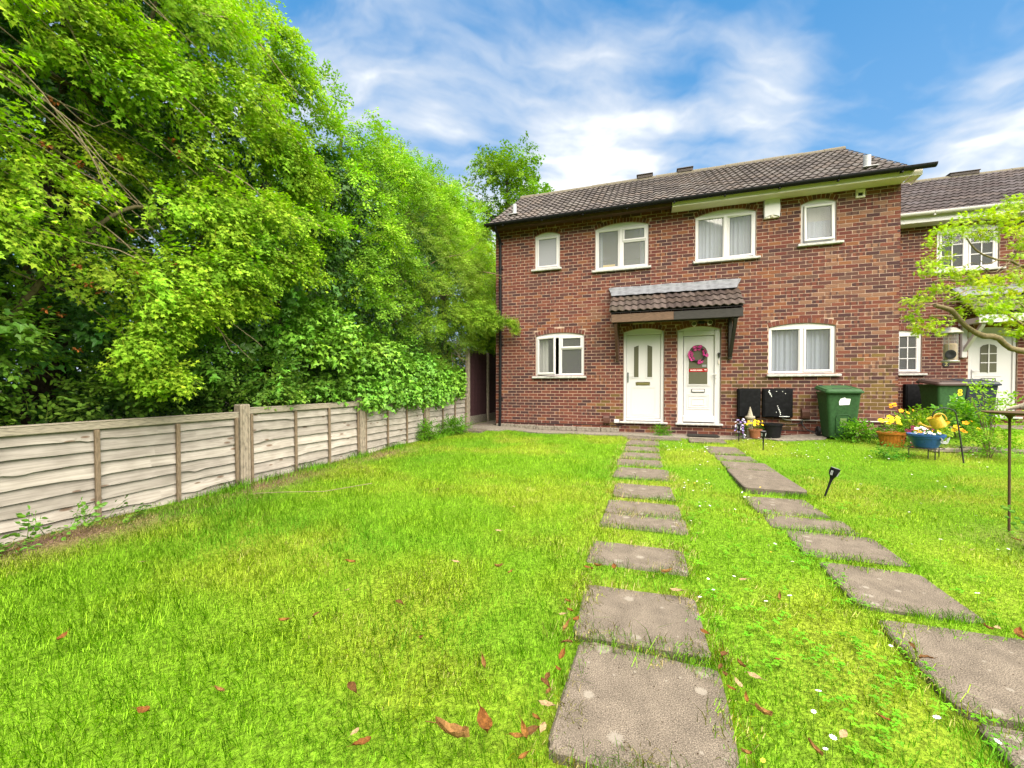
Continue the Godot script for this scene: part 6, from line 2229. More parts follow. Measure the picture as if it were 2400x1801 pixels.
	for k in 46:
		var zz := rf(-9.3, -4.4)
		var yy := lerpf(2.3, 1.5, sst(-4.6, -9.4, zz)) * rf(0.72, 1.0)
		add.call(ivy, true, "ivy", Vector3(-4.78 + rf(-0.1, 0.12), maxf(yy, 1.2), zz), rf(0.2, 0.32), 24, Vector3(0.4, -0.4, 0), jitter(ivy_bright.lerp(lime, 0.4 * rng.randf()), 0.15))
	# ivy trailing at the foot of the near fence
	for q in [[-4.44, -2.2, 0.11], [-4.42, -2.02, 0.10], [-4.40, -1.85, 0.10], [-4.38, -1.68, 0.09], [-4.46, -2.44, 0.05], [-4.36, -1.5, 0.10]]:
		add.call(ivy, true, "elm", Vector3(q[0], 0.03, q[1]), q[2] * 0.8, 5, Vector3(0.4, 0.1, 0), jitter(ivy_c.lerp(ivy_bright, 0.6), 0.2))

	for t in C:
		flush(C[t][0], t, "crown", M.leaf)
		flush(C[t][1], t, "ivy_cover" if t != ivy and t != elm else "crown", M.leaf_gloss)

	# trunks and limbs
	var loc := func(t: Node3D, a: Array) -> Array:
		var o := []
		for p in a: o.append(p - t.position)
		return o
	limb(maple, "trunk", loc.call(maple, [Vector3(-6.2, -0.1, -2.6), Vector3(-6.1, 1.4, -2.55), Vector3(-6.2, 3.0, -2.7), Vector3(-6.4, 5.0, -2.9), Vector3(-6.5, 7.4, -3.2)]), 0.20, 0.06, M.bark, 10)
	for q in [[Vector3(-6.1, 1.6, -2.55), Vector3(-5.6, 2.6, -2.2), Vector3(-5.0, 3.3, -2.2), Vector3(-4.75, 4.6, -2.7), Vector3(-4.8, 5.4, -2.9)], [Vector3(-6.1, 1.9, -2.5), Vector3(-5.4, 2.6, -1.7), Vector3(-4.8, 3.6, -1.7), Vector3(-4.65, 3.75, -2.3), Vector3(-4.5, 3.55, -3.1), Vector3(-4.45, 3.35, -3.7)], [Vector3(-6.2, 3.0, -2.7), Vector3(-5.4, 4.0, -2.4), Vector3(-4.8, 4.4, -2.5), Vector3(-4.55, 4.3, -3.2), Vector3(-4.5, 4.05, -3.9)], [Vector3(-6.2, 2.4, -2.6), Vector3(-5.2, 2.3, -3.0), Vector3(-4.6, 2.7, -3.1), Vector3(-4.45, 3.2, -3.2), Vector3(-4.5, 3.6, -3.35)], [Vector3(-6.4, 4.6, -2.8), Vector3(-5.8, 5.4, -3.4), Vector3(-5.5, 5.9, -4.0)], [Vector3(-5.0, 1.2, -1.6), Vector3(-4.6, 2.2, -2.0), Vector3(-4.45, 2.75, -2.35), Vector3(-4.42, 2.9, -2.7)]]:
		limb(maple, "limb", loc.call(maple, q), 0.035, 0.012, M.green_bark, 7)
	# bare tan twigs sweeping out of the crown, the lower ones carrying withered keys
	var tr := RandomNumberGenerator.new()
	tr.seed = 77
	for k in 26:
		var z0 := tr.randf_range(-1.9, -0.9)
		var y0 := tr.randf_range(2.1, 4.9)
		var L := tr.randf_range(0.7, 2.0)
		var fall := tr.randf_range(-0.75, 0.12)
		var a := Vector3(-4.42 + tr.randf_range(-0.3, 0.14), y0, z0)
		var b := a + Vector3(tr.randf_range(-0.1, 0.12), fall * L * 0.35 + tr.randf_range(-0.1, 0.1), -L * 0.45)
		var c := a + Vector3(tr.randf_range(-0.15, 0.2), fall * L + tr.randf_range(-0.2, 0.1), -L)
		limb(maple, "twig", loc.call(maple, [a, b, c]), tr.randf_range(0.005, 0.008), 0.003, M.twig, 5)
		if tr.randf() < 0.55:
			var s := b.lerp(c, tr.randf_range(0.0, 0.5))
			limb(maple, "twig", loc.call(maple, [s, s + Vector3(0.05, tr.randf_range(-0.35, 0.15), -0.18), s + Vector3(0.08, tr.randf_range(-0.6, 0.1), -0.35)]), 0.005, 0.002, M.twig, 4)
	for q in [[-3.3, 5.2, -0.35], [-2.9, 4.9, 0.25], [-3.6, 4.6, -0.5], [-2.5, 5.4, -0.4], [-3.0, 3.5, -0.25], [-3.6, 2.9, -0.3], [-3.9, 3.25, 0.1], [-2.3, 4.2, -0.4]]:
		var a := Vector3(-4.22, q[1], q[0])
		limb(maple, "twig", loc.call(maple, [a, a + Vector3(0.02, q[2] * 0.5 + 0.05, -0.3), a + Vector3(0.05, q[2], -0.75)]), 0.011, 0.004, M.twig, 5)
	var orange := Color(0.33, 0.115, 0.025)
	for q in [[-4.35, 2.95, -1.98], [-4.33, 2.78, -2.12], [-4.36, 2.55, -2.3], [-4.32, 2.35, -2.62], [-4.33, 2.32, -2.7], [-4.34, 2.02, -2.02], [-4.35, 1.98, -2.1], [-4.35, 1.78, -1.78], [-4.36, 1.76, -1.86], [-4.34, 3.5, -2.62], [-4.34, 3.4, -2.7], [-4.36, 3.0, -1.8], [-4.36, 3.35, -1.85], [-4.35, 2.15, -1.95], [-4.33, 2.65, -2.0], [-4.35, 1.5, -1.95], [-4.3, 2.2, -2.3], [-4.35, 3.15, -2.25]]:
		var st := begin()
		for k in 11:
			var d := Vector3(tr.randf_range(-1, 1), tr.randf_range(-1, 0.4), tr.randf_range(-1, 1)).normalized()
			leaf(st, d * 0.01, d, Vector3(tr.randf_range(-1, 1), 1, tr.randf_range(-1, 1)).normalized(), tr.randf_range(0.018, 0.036), 0, jitter(orange, 0.35), 0.3)
		put("withered_keys", st.commit(), M.dead_leaf, maple).position = Vector3(q[0] + 0.12, q[1], q[2]) - maple.position
	limb(ivy_tree, "trunk", loc.call(ivy_tree, [Vector3(-5.9, -0.1, -5.0), Vector3(-5.8, 2.0, -5.05), Vector3(-5.7, 4.0, -4.9), Vector3(-5.9, 6.2, -5.1)]), 0.20, 0.05, M.bark, 10)
	limb(haw_a, "trunk", loc.call(haw_a, [Vector3(-6.3, -0.1, -6.3), Vector3(-6.2, 2.0, -6.3), Vector3(-6.0, 4.0, -6.5), Vector3(-5.8, 6.2, -6.7)]), 0.14, 0.03, M.bark, 9)
	for q in [[Vector3(-6.0, 3.0, -6.4), Vector3(-5.3, 3.9, -6.6), Vector3(-4.85, 4.3, -7.1), Vector3(-4.7, 4.35, -7.8)], [Vector3(-6.1, 2.6, -6.3), Vector3(-5.3, 3.2, -5.9), Vector3(-4.9, 3.1, -5.2)], [Vector3(-5.9, 4.2, -6.5), Vector3(-5.7, 5.0, -6.0), Vector3(-5.6, 5.5, -5.9)], [Vector3(-6.0, 3.4, -6.4), Vector3(-5.6, 4.9, -7.2), Vector3(-5.6, 5.5, -7.7)]]:
		limb(haw_a, "limb", loc.call(haw_a, q), 0.04, 0.008, M.bark, 6)
	limb(haw_b, "trunk", loc.call(haw_b, [Vector3(-6.2, -0.1, -8.2), Vector3(-6.1, 2.0, -8.3), Vector3(-5.9, 4.0, -8.6), Vector3(-5.7, 6.0, -9.0)]), 0.13, 0.03, M.bark, 9)
	for q in [[Vector3(-6.0, 2.6, -8.4), Vector3(-5.2, 3.4, -9.0), Vector3(-4.6, 3.5, -9.5), Vector3(-4.1, 3.1, -9.6)], [Vector3(-5.9, 3.6, -8.6), Vector3(-5.2, 4.4, -9.3), Vector3(-4.5, 4.7, -9.7), Vector3(-4.0, 5.1, -9.8)], [Vector3(-4.4, 3.0, -9.4), Vector3(-3.95, 2.95, -9.55), Vector3(-3.5, 2.88, -9.6), Vector3(-3.25, 2.72, -9.6)], [Vector3(-4.2, 4.15, -9.55), Vector3(-3.7, 4.05, -9.65), Vector3(-3.35, 3.95, -9.7)]]:
		limb(haw_b, "limb", loc.call(haw_b, q), 0.022, 0.004, M.fine_twig, 6)
	for k in 14:
		var a := Vector3(-4.55, rf(1.95, 2.4), rf(-9.5, -8.9))
		limb(haw_b, "twig", loc.call(haw_b, [a, a + Vector3(rf(0, 0.15), rf(-0.2, 0.15), rf(-0.2, 0.2)), a + Vector3(rf(0.05, 0.35), rf(-0.4, 0.1), rf(-0.25, 0.2))]), 0.006, 0.002, M.twig, 4)
	limb(back, "trunk", loc.call(back, [Vector3(-6.6, -0.1, -12.3), Vector3(-6.5, 3.0, -12.3), Vector3(-6.3, 6.5, -12.2)]), 0.16, 0.04, M.bark, 9)

# trees that stand free: a trunk, limbs, and clumps of shoots round the limb ends
func free_tree(n: String, at: Vector3, hgt: float, rad: float, label: String, sp: String, col: Color, clumps: int, shoots: int, sd: int, lowest := 0.3) -> void:
	var t := thing(n, at, label, "tree")
	rng.seed = sd
	limb(t, "trunk", [Vector3(0, -0.2, 0), Vector3(rf(-0.2, 0.2), hgt * 0.3, rf(-0.2, 0.2)), Vector3(rf(-0.3, 0.3), hgt * 0.62, rf(-0.3, 0.3)), Vector3(0, hgt * 0.92, 0)], hgt * 0.022, hgt * 0.004, M.bark, 9)
	var cr := Crown.new()
	for k in clumps:
		var u := (k + 0.5) / clumps
		var y := hgt * lerpf(lowest, 1.0, pow(u, 0.9))
		var prof := sin(PI * clampf((y / hgt - lowest * 0.6) / (1.08 - lowest * 0.6), 0.0, 1.0))
		var a := k * 2.39996 + rf(-0.4, 0.4)
		var rr := rad * prof * rf(0.45, 1.0)
		var c := Vector3(cos(a) * rr, y + rf(-0.4, 0.3), sin(a) * rr)
		if k % 3 == 0: limb(t, "limb", [Vector3(0, maxf(y - rr * 0.7, hgt * 0.2), 0), c * Vector3(0.5, 1, 0.5) - Vector3(0, rr * 0.25, 0), c], hgt * 0.006, hgt * 0.0015, M.bark, 5)
		clump(cr, sp, c, rad * rf(0.20, 0.30), shoots, (c - Vector3(0, hgt * 0.5, 0)).normalized() * 0.6, Vector3(0, -0.2, 0), jitter(col, 0.16), 0.25, 0.7)
	flush(cr, t, "crown", M.leaf)

func far_trees() -> void:
	free_tree("tall_tree", Vector3(-6.5, 0, -18.5), 12.0, 2.9, "tall light green tree rising behind the left end of the roof", "far", Color(0.15, 0.27, 0.016), 66, 30, 900, 0.2)
	free_tree("tall_tree", Vector3(-9.2, 0, -17.0), 9.4, 2.4, "rounded green tree behind the hedgerow left of the tallest tree", "far", Color(0.13, 0.24, 0.016), 46, 36, 901, 0.12)
	free_tree("tall_tree", Vector3(-4.6, 0, -23.5), 7.5, 3.0, "low green tree seen over the dark maroon fence", "far", Color(0.085, 0.165, 0.018), 40, 30, 902, 0.08)
	for q in [[-12.0, 1.0, 8.2, 910, "dim tree far behind the nearest fence panel, seen through hedge gaps at the left edge"], [-11.5, -3.2, 8.0, 911, "dim tree standing behind the large lime-green tree"], [-11.8, -7.2, 7.4, 912, "dim tree standing behind the mid-green hawthorn"], [-11.2, -11.2, 7.6, 913, "dim tree standing behind the olive fine-leaved hawthorn"]]:
		free_tree("copse_tree", Vector3(q[0], 0, q[1]), q[2], 2.6, q[4], "far", Color(0.07, 0.14, 0.02), 44, 34, q[3], 0.08)
	# across the road behind the viewer; the window panes mirror them
	free_tree("street_tree", Vector3(-2.4, 0, 13.0), 12.6, 4.2, "round street tree mirrored in the upstairs window panes", "far", Color(0.08, 0.15, 0.02), 70, 46, 903, 0.1)
	free_tree("street_tree", Vector3(-8.6, 0, 13.5), 9.0, 3.6, "leftmost street tree behind the viewer, mirrored in the open downstairs window", "far", Color(0.08, 0.15, 0.02), 56, 40, 905, 0.06)
	free_tree("street_tree", Vector3(19.0, 0, 13.0), 10.0, 4.5, "rightmost street tree behind the viewer, mirrored in the barred windows", "far", Color(0.08, 0.15, 0.02), 60, 40, 906, 0.06)
	free_tree("street_tree", Vector3(6.4, 0, 14.5), 12.0, 4.0, "street tree behind the viewer mirrored in the netted upstairs window", "far", Color(0.08, 0.15, 0.02), 64, 42, 904, 0.1)

func acer_tree() -> void:
	var base := Vector3(4.15, 0, -5.45)
	var t := thing("acer_tree", on_ground(base.x, base.z), "Japanese maple reaching in from the right edge with feathery yellow-green leaves and bare curving bough", "tree")
	var off := t.position
	var loc := func(a: Array) -> Array:
		var o := []
		for p in a: o.append(Vector3(p[0], p[1], p[2]) - off)
		return o
	limb(t, "trunk", [Vector3(0, -0.2, 0), Vector3(0.02, 0.6, 0.03), Vector3(-0.06, 1.2, 0.02), Vector3(-0.12, 1.5, 0.02)], 0.075, 0.05, M.acer_bark, 10)
	limb(t, "trunk", [Vector3(-0.04, 1.1, 0.02), Vector3(0.1, 1.9, -0.05), Vector3(-0.05, 2.6, 0.0), Vector3(-0.3, 3.0, 0.05)], 0.05, 0.02, M.acer_bark, 9)
	limb(t, "bough", loc.call([[4.06, 1.35, -5.42], [3.75, 1.47, -5.46], [3.47, 1.56, -5.38], [3.32, 1.59, -5.32], [3.19, 1.69, -5.26], [3.08, 1.70, -5.22], [2.94, 1.76, -5.16], [2.84, 1.83, -5.11], [2.77, 1.89, -5.07], [2.70, 1.94, -5.03], [2.57, 1.97, -4.98]]), 0.034, 0.019, M.acer_bark, 10)
	limb(t, "bough", loc.call([[2.73, 1.87, -5.05], [2.62, 1.87, -4.94], [2.45, 1.86, -4.83]]), 0.014, 0.008, M.acer_bark, 7)
	limb(t, "bough", loc.call([[4.2, 2.3, -5.5], [3.8, 2.38, -5.55], [3.5, 2.41, -5.5], [3.36, 2.45, -5.41], [3.2, 2.45, -5.31], [3.05, 2.49, -5.22], [2.93, 2.54, -5.14], [2.83, 2.61, -5.06]]), 0.02, 0.005, M.acer_bark, 7)
	limb(t, "bough", loc.call([[3.5, 1.75, -5.36], [3.08, 2.05, -5.25], [2.9, 2.03, -5.16], [2.74, 2.02, -5.08], [2.6, 2.0, -5.0], [2.45, 1.96, -4.91], [2.33, 1.93, -4.84]]), 0.010, 0.004, M.acer_bark, 6)
	limb(t, "bough", loc.call([[3.3, 2.2, -5.3], [3.0, 2.16, -5.23], [2.9, 2.14, -5.16], [2.77, 2.07, -5.08], [2.66, 2.01, -5.01]]), 0.009, 0.004, M.acer_bark, 6)
	limb(t, "bough", loc.call([[3.3, 2.3, -5.4], [2.91, 2.26, -5.3], [2.77, 2.26, -5.2], [2.62, 2.23, -5.1]]), 0.013, 0.008, M.acer_bark, 7)
	for q in [[[3.36, 2.45, -5.41], [3.24, 2.35, -5.31], [3.13, 2.31, -5.27], [2.98, 2.41, -5.22], [2.87, 2.35, -5.18]], [[3.5, 2.41, -5.5], [3.37, 2.37, -5.35], [3.26, 2.37, -5.31], [3.18, 2.29, -5.29]], [[3.47, 1.96, -5.38], [3.4, 2.03, -5.36], [3.32, 2.0, -5.34]], [[3.5, 2.41, -5.5], [3.36, 2.35, -5.35], [3.24, 2.32, -5.31], [3.1, 2.22, -5.26]], [[2.98, 2.05, -5.22], [2.9, 2.0, -5.19], [2.84, 1.95, -5.17]], [[3.36, 2.45, -5.4], [3.42, 2.6, -5.37], [3.47, 2.75, -5.38]], [[3.2, 2.45, -5.31], [3.16, 2.42, -5.28], [3.08, 2.39, -5.25], [3.04, 2.44, -5.24]], [[3.5, 2.41, -5.5], [3.3, 2.30, -5.30], [3.15, 2.24, -5.2], [3.0, 2.12, -5.15]], [[3.6, 2.40, -5.5], [3.4, 2.28, -5.33], [3.2, 2.14, -5.2]]]:
		limb(t, "twig", loc.call(q), 0.006, 0.002, M.acer_bark, 5)
	var cr := Crown.new()
	var col := Color(0.30, 0.48, 0.02)
	var amber := Color(0.42, 0.27, 0.012)
	# leaf pads: x, y, z, radius
	var pads := [2.34, 2.0, -4.71, 0.073, 2.4, 2.0, -4.95, 0.052, 2.49, 2.04, -4.85, 0.06, 2.45, 1.89, -5.02, 0.042, 2.57, 1.81, -5.07, 0.058, 2.4, 1.73, -4.6, 0.047, 2.24, 1.72, -4.51, 0.038, 2.68, 2.46, -5.26, 0.065, 2.48, 2.27, -4.77, 0.059, 2.36, 2.27, -4.71, 0.049, 2.9, 2.5, -5.45, 0.05, 2.52, 2.52, -4.94, 0.051, 2.77, 2.73, -5.29, 0.065, 2.68, 2.69, -5.0, 0.061, 2.84, 2.66, -5.17, 0.058, 2.65, 2.67, -4.75, 0.053, 2.98, 2.81, -5.21, 0.063, 3.04, 2.77, -5.41, 0.055, 3.0, 2.66, -5.14, 0.062, 3.19, 2.72, -5.37, 0.064, 3.24, 2.66, -5.33, 0.064, 2.8, 2.67, -4.73, 0.057, 3.29, 2.93, -5.41, 0.065, 3.25, 2.79, -5.27, 0.063, 3.16, 2.76, -5.03, 0.059, 3.02, 2.79, -4.78, 0.056, 3.57, 2.98, -5.58, 0.066, 3.34, 2.96, -5.22, 0.061, 3.38, 2.73, -5.41, 0.053, 3.56, 2.79, -5.59, 0.055, 3.44, 2.58, -5.43, 0.053, 3.62, 2.54, -5.64, 0.055, 2.76, 2.26, -4.96, 0.061, 3.04, 2.31, -5.36, 0.065, 2.7, 2.24, -4.98, 0.056, 3.03, 2.28, -5.45, 0.061, 3.17, 2.27, -5.46, 0.066, 2.7, 2.05, -4.72, 0.057, 2.84, 2.11, -4.8, 0.058, 2.96, 2.15, -4.9, 0.054, 3.06, 2.12, -5.49, 0.056, 2.95, 2.06, -5.06, 0.061, 3.15, 2.1, -5.27, 0.063, 2.86, 1.96, -4.93, 0.059, 3.07, 1.98, -5.15, 0.072, 3.09, 1.97, -5.07, 0.07, 3.02, 1.88, -5.02, 0.06, 3.07, 1.89, -5.21, 0.057, 3.25, 1.9, -5.27, 0.063, 3.49, 2.01, -5.59, 0.066, 3.34, 2.09, -5.37, 0.064, 3.57, 2.1, -5.63, 0.066, 3.49, 1.89, -5.55, 0.066, 3.64, 1.95, -5.7, 0.067, 3.41, 1.78, -5.39, 0.048, 3.15, 1.67, -4.92, 0.039, 3.59, 2.37, -5.59, 0.066, 3.66, 2.2, -5.69, 0.067, 3.05, 1.94, -5.44, 0.055, 3.37, 2.25, -5.3, 0.052, 3.38, 2.24, -5.41, 0.048, 2.51, 2.08, -4.74, 0.024, 3.59, 2.06, -5.56, 0.065, 3.22, 2.85, -5.25, 0.052, 3.24, 2.54, -5.04, 0.049]
	for i in range(0, pads.size(), 4):
		var c := Vector3(pads[i], pads[i + 1], pads[i + 2]) - off
		clump(cr, "acer", c, pads[i + 3] * 1.1, 11, Vector3(-0.2, 0.35, 0.4), Vector3(-0.55, -0.1, 0.1), jitter(col.lerp(amber, 0.35 * pow(rng.randf(), 3.0)), 0.12), 0.2, 0.6)
	# the rest of the crown, off to the right of the view
	for k in 70:
		var a := rf(0, TAU)
		var rr := rf(0.15, 0.95)
		var c := Vector3(base.x + 0.75 + cos(a) * rr, rf(1.7, 3.1) - rr * 0.5, base.z - 0.2 + sin(a) * rr) - off
		clump(cr, "acer", c, 0.12, 16, Vector3(0, 0.5, 0), Vector3(0, -0.2, 0), jitter(col, 0.15), 0.2, 0.6)
	for q in [[3.12, 0.93, -4.62, 0.10], [3.2, 1.05, -4.75, 0.10], [3.25, 0.8, -4.8, 0.07], [3.0, 1.02, -4.4, 0.045]]:
		clump(cr, "acer", Vector3(q[0], q[1], q[2]) - off, q[3], 14, Vector3(-0.2, 0.3, 0.3), Vector3(-0.5, -0.2, 0), jitter(col, 0.12), 0.2, 0.8)
	limb(t, "twig", loc.call([[3.9, 1.5, -5.3], [3.5, 1.25, -5.0], [3.2, 0.95, -4.75]]), 0.007, 0.003, M.acer_bark, 5)
	flush(cr, t, "crown", M.leaf_thin)
	# bird feeder on the short side bough
	var o := thing("bird_feeder", Vector3(2.715, 1.44, -5.03), "clear seed feeder with a metal hood hanging from the maple bough", "bird feeder")
	o.scale = Vector3(0.74, 1.0, 0.74)
	var st := begin()
	lathe(st, [Vector2(0.0, 0.30), Vector2(0.115, 0.272), Vector2(0.118, 0.276), Vector2(0.09, 0.298), Vector2(0.05, 0.325), Vector2(0.0, 0.335)], 28)
	put("hood", st.commit(), M.steel, o)
	st = begin()
	lathe(st, [Vector2(0.0, 0.0), Vector2(0.085, 0.0), Vector2(0.088, 0.008), Vector2(0.085, 0.016), Vector2(0.07, 0.018), Vector2(0.0, 0.018)], 28)
	lathe(st, [Vector2(0.071, 0.268), Vector2(0.071, 0.285), Vector2(0.0, 0.286)], 24)
	put("tray", st.commit(), M.steel, o)
	st = begin()
	lathe(st, [Vector2(0.068, 0.018), Vector2(0.068, 0.28)], 28)
	put("tube", st.commit(), M.clear, o)
	st = begin()
	lathe(st, [Vector2(0.0, 0.02), Vector2(0.064, 0.02), Vector2(0.064, 0.165), Vector2(0.05, 0.176), Vector2(0.0, 0.172)], 24)
	put("seed", st.commit(), M.seed, o)
	st = begin()
	for s in [0.0, PI]:
		var b := Basis(Vector3.UP, s - 0.45)
		lathe(st, [Vector2(0.052, 0.0), Vector2(0.05, 0.02), Vector2(0.035, 0.02), Vector2(0.0, 0.012)], 16, Transform3D(b * Basis(Vector3.RIGHT, PI / 2), b * Vector3(0, 0.072, 0.056)), 0.85)
	put("feeding_port", st.commit(), M.ink, o)
	st = begin()
	for k in 3:
		var a := TAU * k / 3.0 + 0.2
		tube(st, [Vector3(cos(a) * 0.07, 0.01, sin(a) * 0.07), Vector3(cos(a) * 0.07, 0.28, sin(a) * 0.07)], [0.003], 5)
	tube(st, [Vector3(0, 0.33, 0), Vector3(0.012, 0.40, 0), Vector3(0, 0.455, 0), Vector3(-0.012, 0.44, 0)], [0.003], 5)
	put("wire", st.commit(), M.steel, o)

# ---------------------------------------------------------------- beds and borders
func shrub(n: String, at: Vector3, w: float, h: float, shoots: int, sp: String, col: Color, label: String, cat := "plant", stems := 5) -> Node3D:
	var t := thing(n, at, label, cat)
	for k in stems:
		var a := rf(0, TAU)
		limb(t, "stem", [Vector3(rf(-0.03, 0.03), -0.05, rf(-0.03, 0.03)), Vector3(cos(a) * w * 0.25, h * 0.45, sin(a) * w * 0.25), Vector3(cos(a) * w * 0.6, h * rf(0.7, 0.95), sin(a) * w * 0.6)], 0.006, 0.003, M.fine_twig, 5)
	var cr := Crown.new()
	for k in 9:
		var a := rf(0, TAU)
		var c := Vector3(cos(a) * w * rf(0.1, 0.75), h * rf(0.3, 0.92), sin(a) * w * rf(0.1, 0.75))
		clump(cr, sp, c, w * 0.42, shoots / 9, Vector3(0, 0.4, 0.3), Vector3(0, 0.1, 0), jitter(col, 0.15), 0.22, 0.8)
	flush(cr, t, "foliage", M.leaf)
	return t

func borders() -> void:
	rng.seed = 51
	shrub("rose_bush", on_ground(4.95, -8.3), 0.36, 1.06, 63, "elm", Color(0.204, 0.388, 0.018), "open pale green rose bush in front of the navy bin", "bush", 7)
	shrub("border_plant", on_ground(4.42, -9.1), 0.22, 0.52, 72, "elm", Color(0.170, 0.330, 0.030), "leafy pale green plant with small orange blooms right of the green bin")
	shrub("border_plant", on_ground(4.55, -8.95), 0.18, 0.42, 54, "elm", Color(0.323, 0.429, 0.030), "yellowish low plant in front of the brick corner")
	shrub("border_plant", on_ground(5.3, -9.6), 0.30, 0.55, 79, "ivy", Color(0.119, 0.281, 0.030), "broad-leaved green plant between the blue pot and the green bins")
	shrub("weed_clump", on_ground(3.62, -9.08), 0.22, 0.26, 72, "elm", Color(0.119, 0.297, 0.015), "low leafy weeds at the foot of the green bin with the sticker")
	shrub("weed_clump", on_ground(3.45, -7.72), 0.16, 0.09, 36, "fine", Color(0.085, 0.247, 0.020), "small dark grassy tuft on the right lawn before the orange pot", "weeds", 2)
	shrub("weed_clump", on_ground(4.75, -7.95), 0.34, 0.30, 72, "fine", Color(0.170, 0.346, 0.020), "feathery weeds round the foot of the rose bush", "weeds", 6)
	shrub("weed_clump", on_ground(2.75, -3.78), 0.22, 0.13, 61, "elm", Color(0.136, 0.297, 0.040), "dark round-leaved weeds by the bare soil at the right edge", "weeds", 3)
	shrub("weed_clump", on_ground(-4.3, -8.6), 0.30, 0.22, 108, "fine", Color(0.102, 0.281, 0.015), "bushy weeds against the farthest fence panel", "weeds", 5)
	shrub("weed_clump", on_ground(-4.35, -7.6), 0.22, 0.24, 90, "fine", Color(0.119, 0.297, 0.015), "bushy weeds at the foot of the third fence post", "weeds", 5)
	shrub("weed_clump", on_ground(0.28, -9.72), 0.10, 0.10, 46, "fine", Color(0.119, 0.314, 0.015), "tiny weed in the crack between the two door slabs", "weeds", 2)
	var o := thing("viola_plant", on_ground(4.16, -8.42), "dark crimson violas between the orange and blue pots", "flowers")
	bedding(o, Vector3.ZERO, 0.20, 0.36, 70, Color(0.06, 0.14, 0.03), 46, [Color(0.13, 0.006, 0.045), Color(0.20, 0.012, 0.07), Color(0.09, 0.004, 0.03)], 0.034, 0.1)
	o = thing("marigold_plant", on_ground(4.72, -8.35), "orange and yellow marigolds behind the blue pot", "flowers")
	bedding(o, Vector3.ZERO, 0.20, 0.46, 70, Color(0.08, 0.17, 0.03), 11, [Color(0.78, 0.34, 0.01), Color(0.75, 0.5, 0.02)], 0.042, 0.6)
	o = thing("poppy_plant", on_ground(4.32, -9.28), "small orange poppies against the brick wall beside the bin", "flowers")
	bedding(o, Vector3.ZERO, 0.16, 0.62, 40, Color(0.08, 0.18, 0.03), 7, [Color(0.75, 0.30, 0.01)], 0.036, 0.7)

# ---------------------------------------------------------------- lawn
func tuft(blades: int, rad: float, h: float, wide: float, sd: int, lean: float) -> ArrayMesh:
	var r := RandomNumberGenerator.new()
	r.seed = sd
	var st := begin()
	for k in blades:
		var a := r.randf() * TAU
		var p := Vector3(cos(a), 0, sin(a)) * rad * sqrt(r.randf())
		var b := r.randf() * TAU
		var L := h * r.randf_range(0.55, 1.25)
		var d := Vector3(cos(b), 0, sin(b)) * lean * r.randf_range(0.3, 1.4)
		var s := Vector3(-sin(b + 0.6), 0, cos(b + 0.6)) * wide * r.randf_range(0.6, 1.2)
		var m := p + Vector3.UP * L * 0.58 + d * L * 0.35
		if s.cross(m - p).y < 0.0: s = -s      # faces look upwards
		var e := p + Vector3.UP * L * (1.0 - 0.28 * lean) + d * L
		var v := r.randf_range(0.75, 1.25)
		var dry := 1.0 if r.randf() > 0.10 else 2.2
		var n := (Vector3.UP * 0.8 + d * 0.5 + Vector3(r.randf_range(-0.4, 0.4), 0, r.randf_range(-0.4, 0.4))).normalized()
		st.set_color(Color(v * dry, v * (1.0 if dry == 1.0 else 1.15), v))
		p.y -= 0.02
		vert(st, p - s, n); vert(st, p + s, n); vert(st, m + s * 0.8, n)
		vert(st, p - s, n); vert(st, m + s * 0.8, n); vert(st, m - s * 0.8, n)
		vert(st, m - s * 0.8, n); vert(st, m + s * 0.8, n); vert(st, e, n)
	return st.commit()

func clover(sd: int) -> ArrayMesh:
	var r := RandomNumberGenerator.new()
	r.seed = sd
	var st := begin()
	for k in 7:
		var p := Vector3(r.randf_range(-0.04, 0.04), r.randf_range(0.018, 0.045), r.randf_range(-0.04, 0.04))
		var v := r.randf_range(0.8, 1.25)
		var up := Vector3(r.randf_range(-0.35, 0.35), 1, r.randf_range(-0.35, 0.35)).normalized()
		var a0 := r.randf() * TAU
		for f in 3:
			var a := a0 + TAU * f / 3.0
			leaf(st, p, Vector3(cos(a), 0.1, sin(a)).normalized(), up, r.randf_range(0.014, 0.02), 0, Color(v, v, v), 0.1)
	return st.commit()

func daisy(sd: int) -> ArrayMesh:
	var r := RandomNumberGenerator.new()
	r.seed = sd
	var st := begin()
	var n := Vector3(r.randf_range(-0.3, 0.3), 1, r.randf_range(-0.1, 0.5)).normalized()
	flower(st, Vector3(0, 0.062, 0), n, 0.0105, 9, Color(0.72, 0.72, 0.70), Color(0.6, 0.38, 0.02), 0.001)
	st.set_color(Color(0.08, 0.16, 0.02))
	tube(st, [Vector3(0, 0, 0), Vector3(0, 0.06, 0)], [0.0012], 3, false)
	return st.commit()

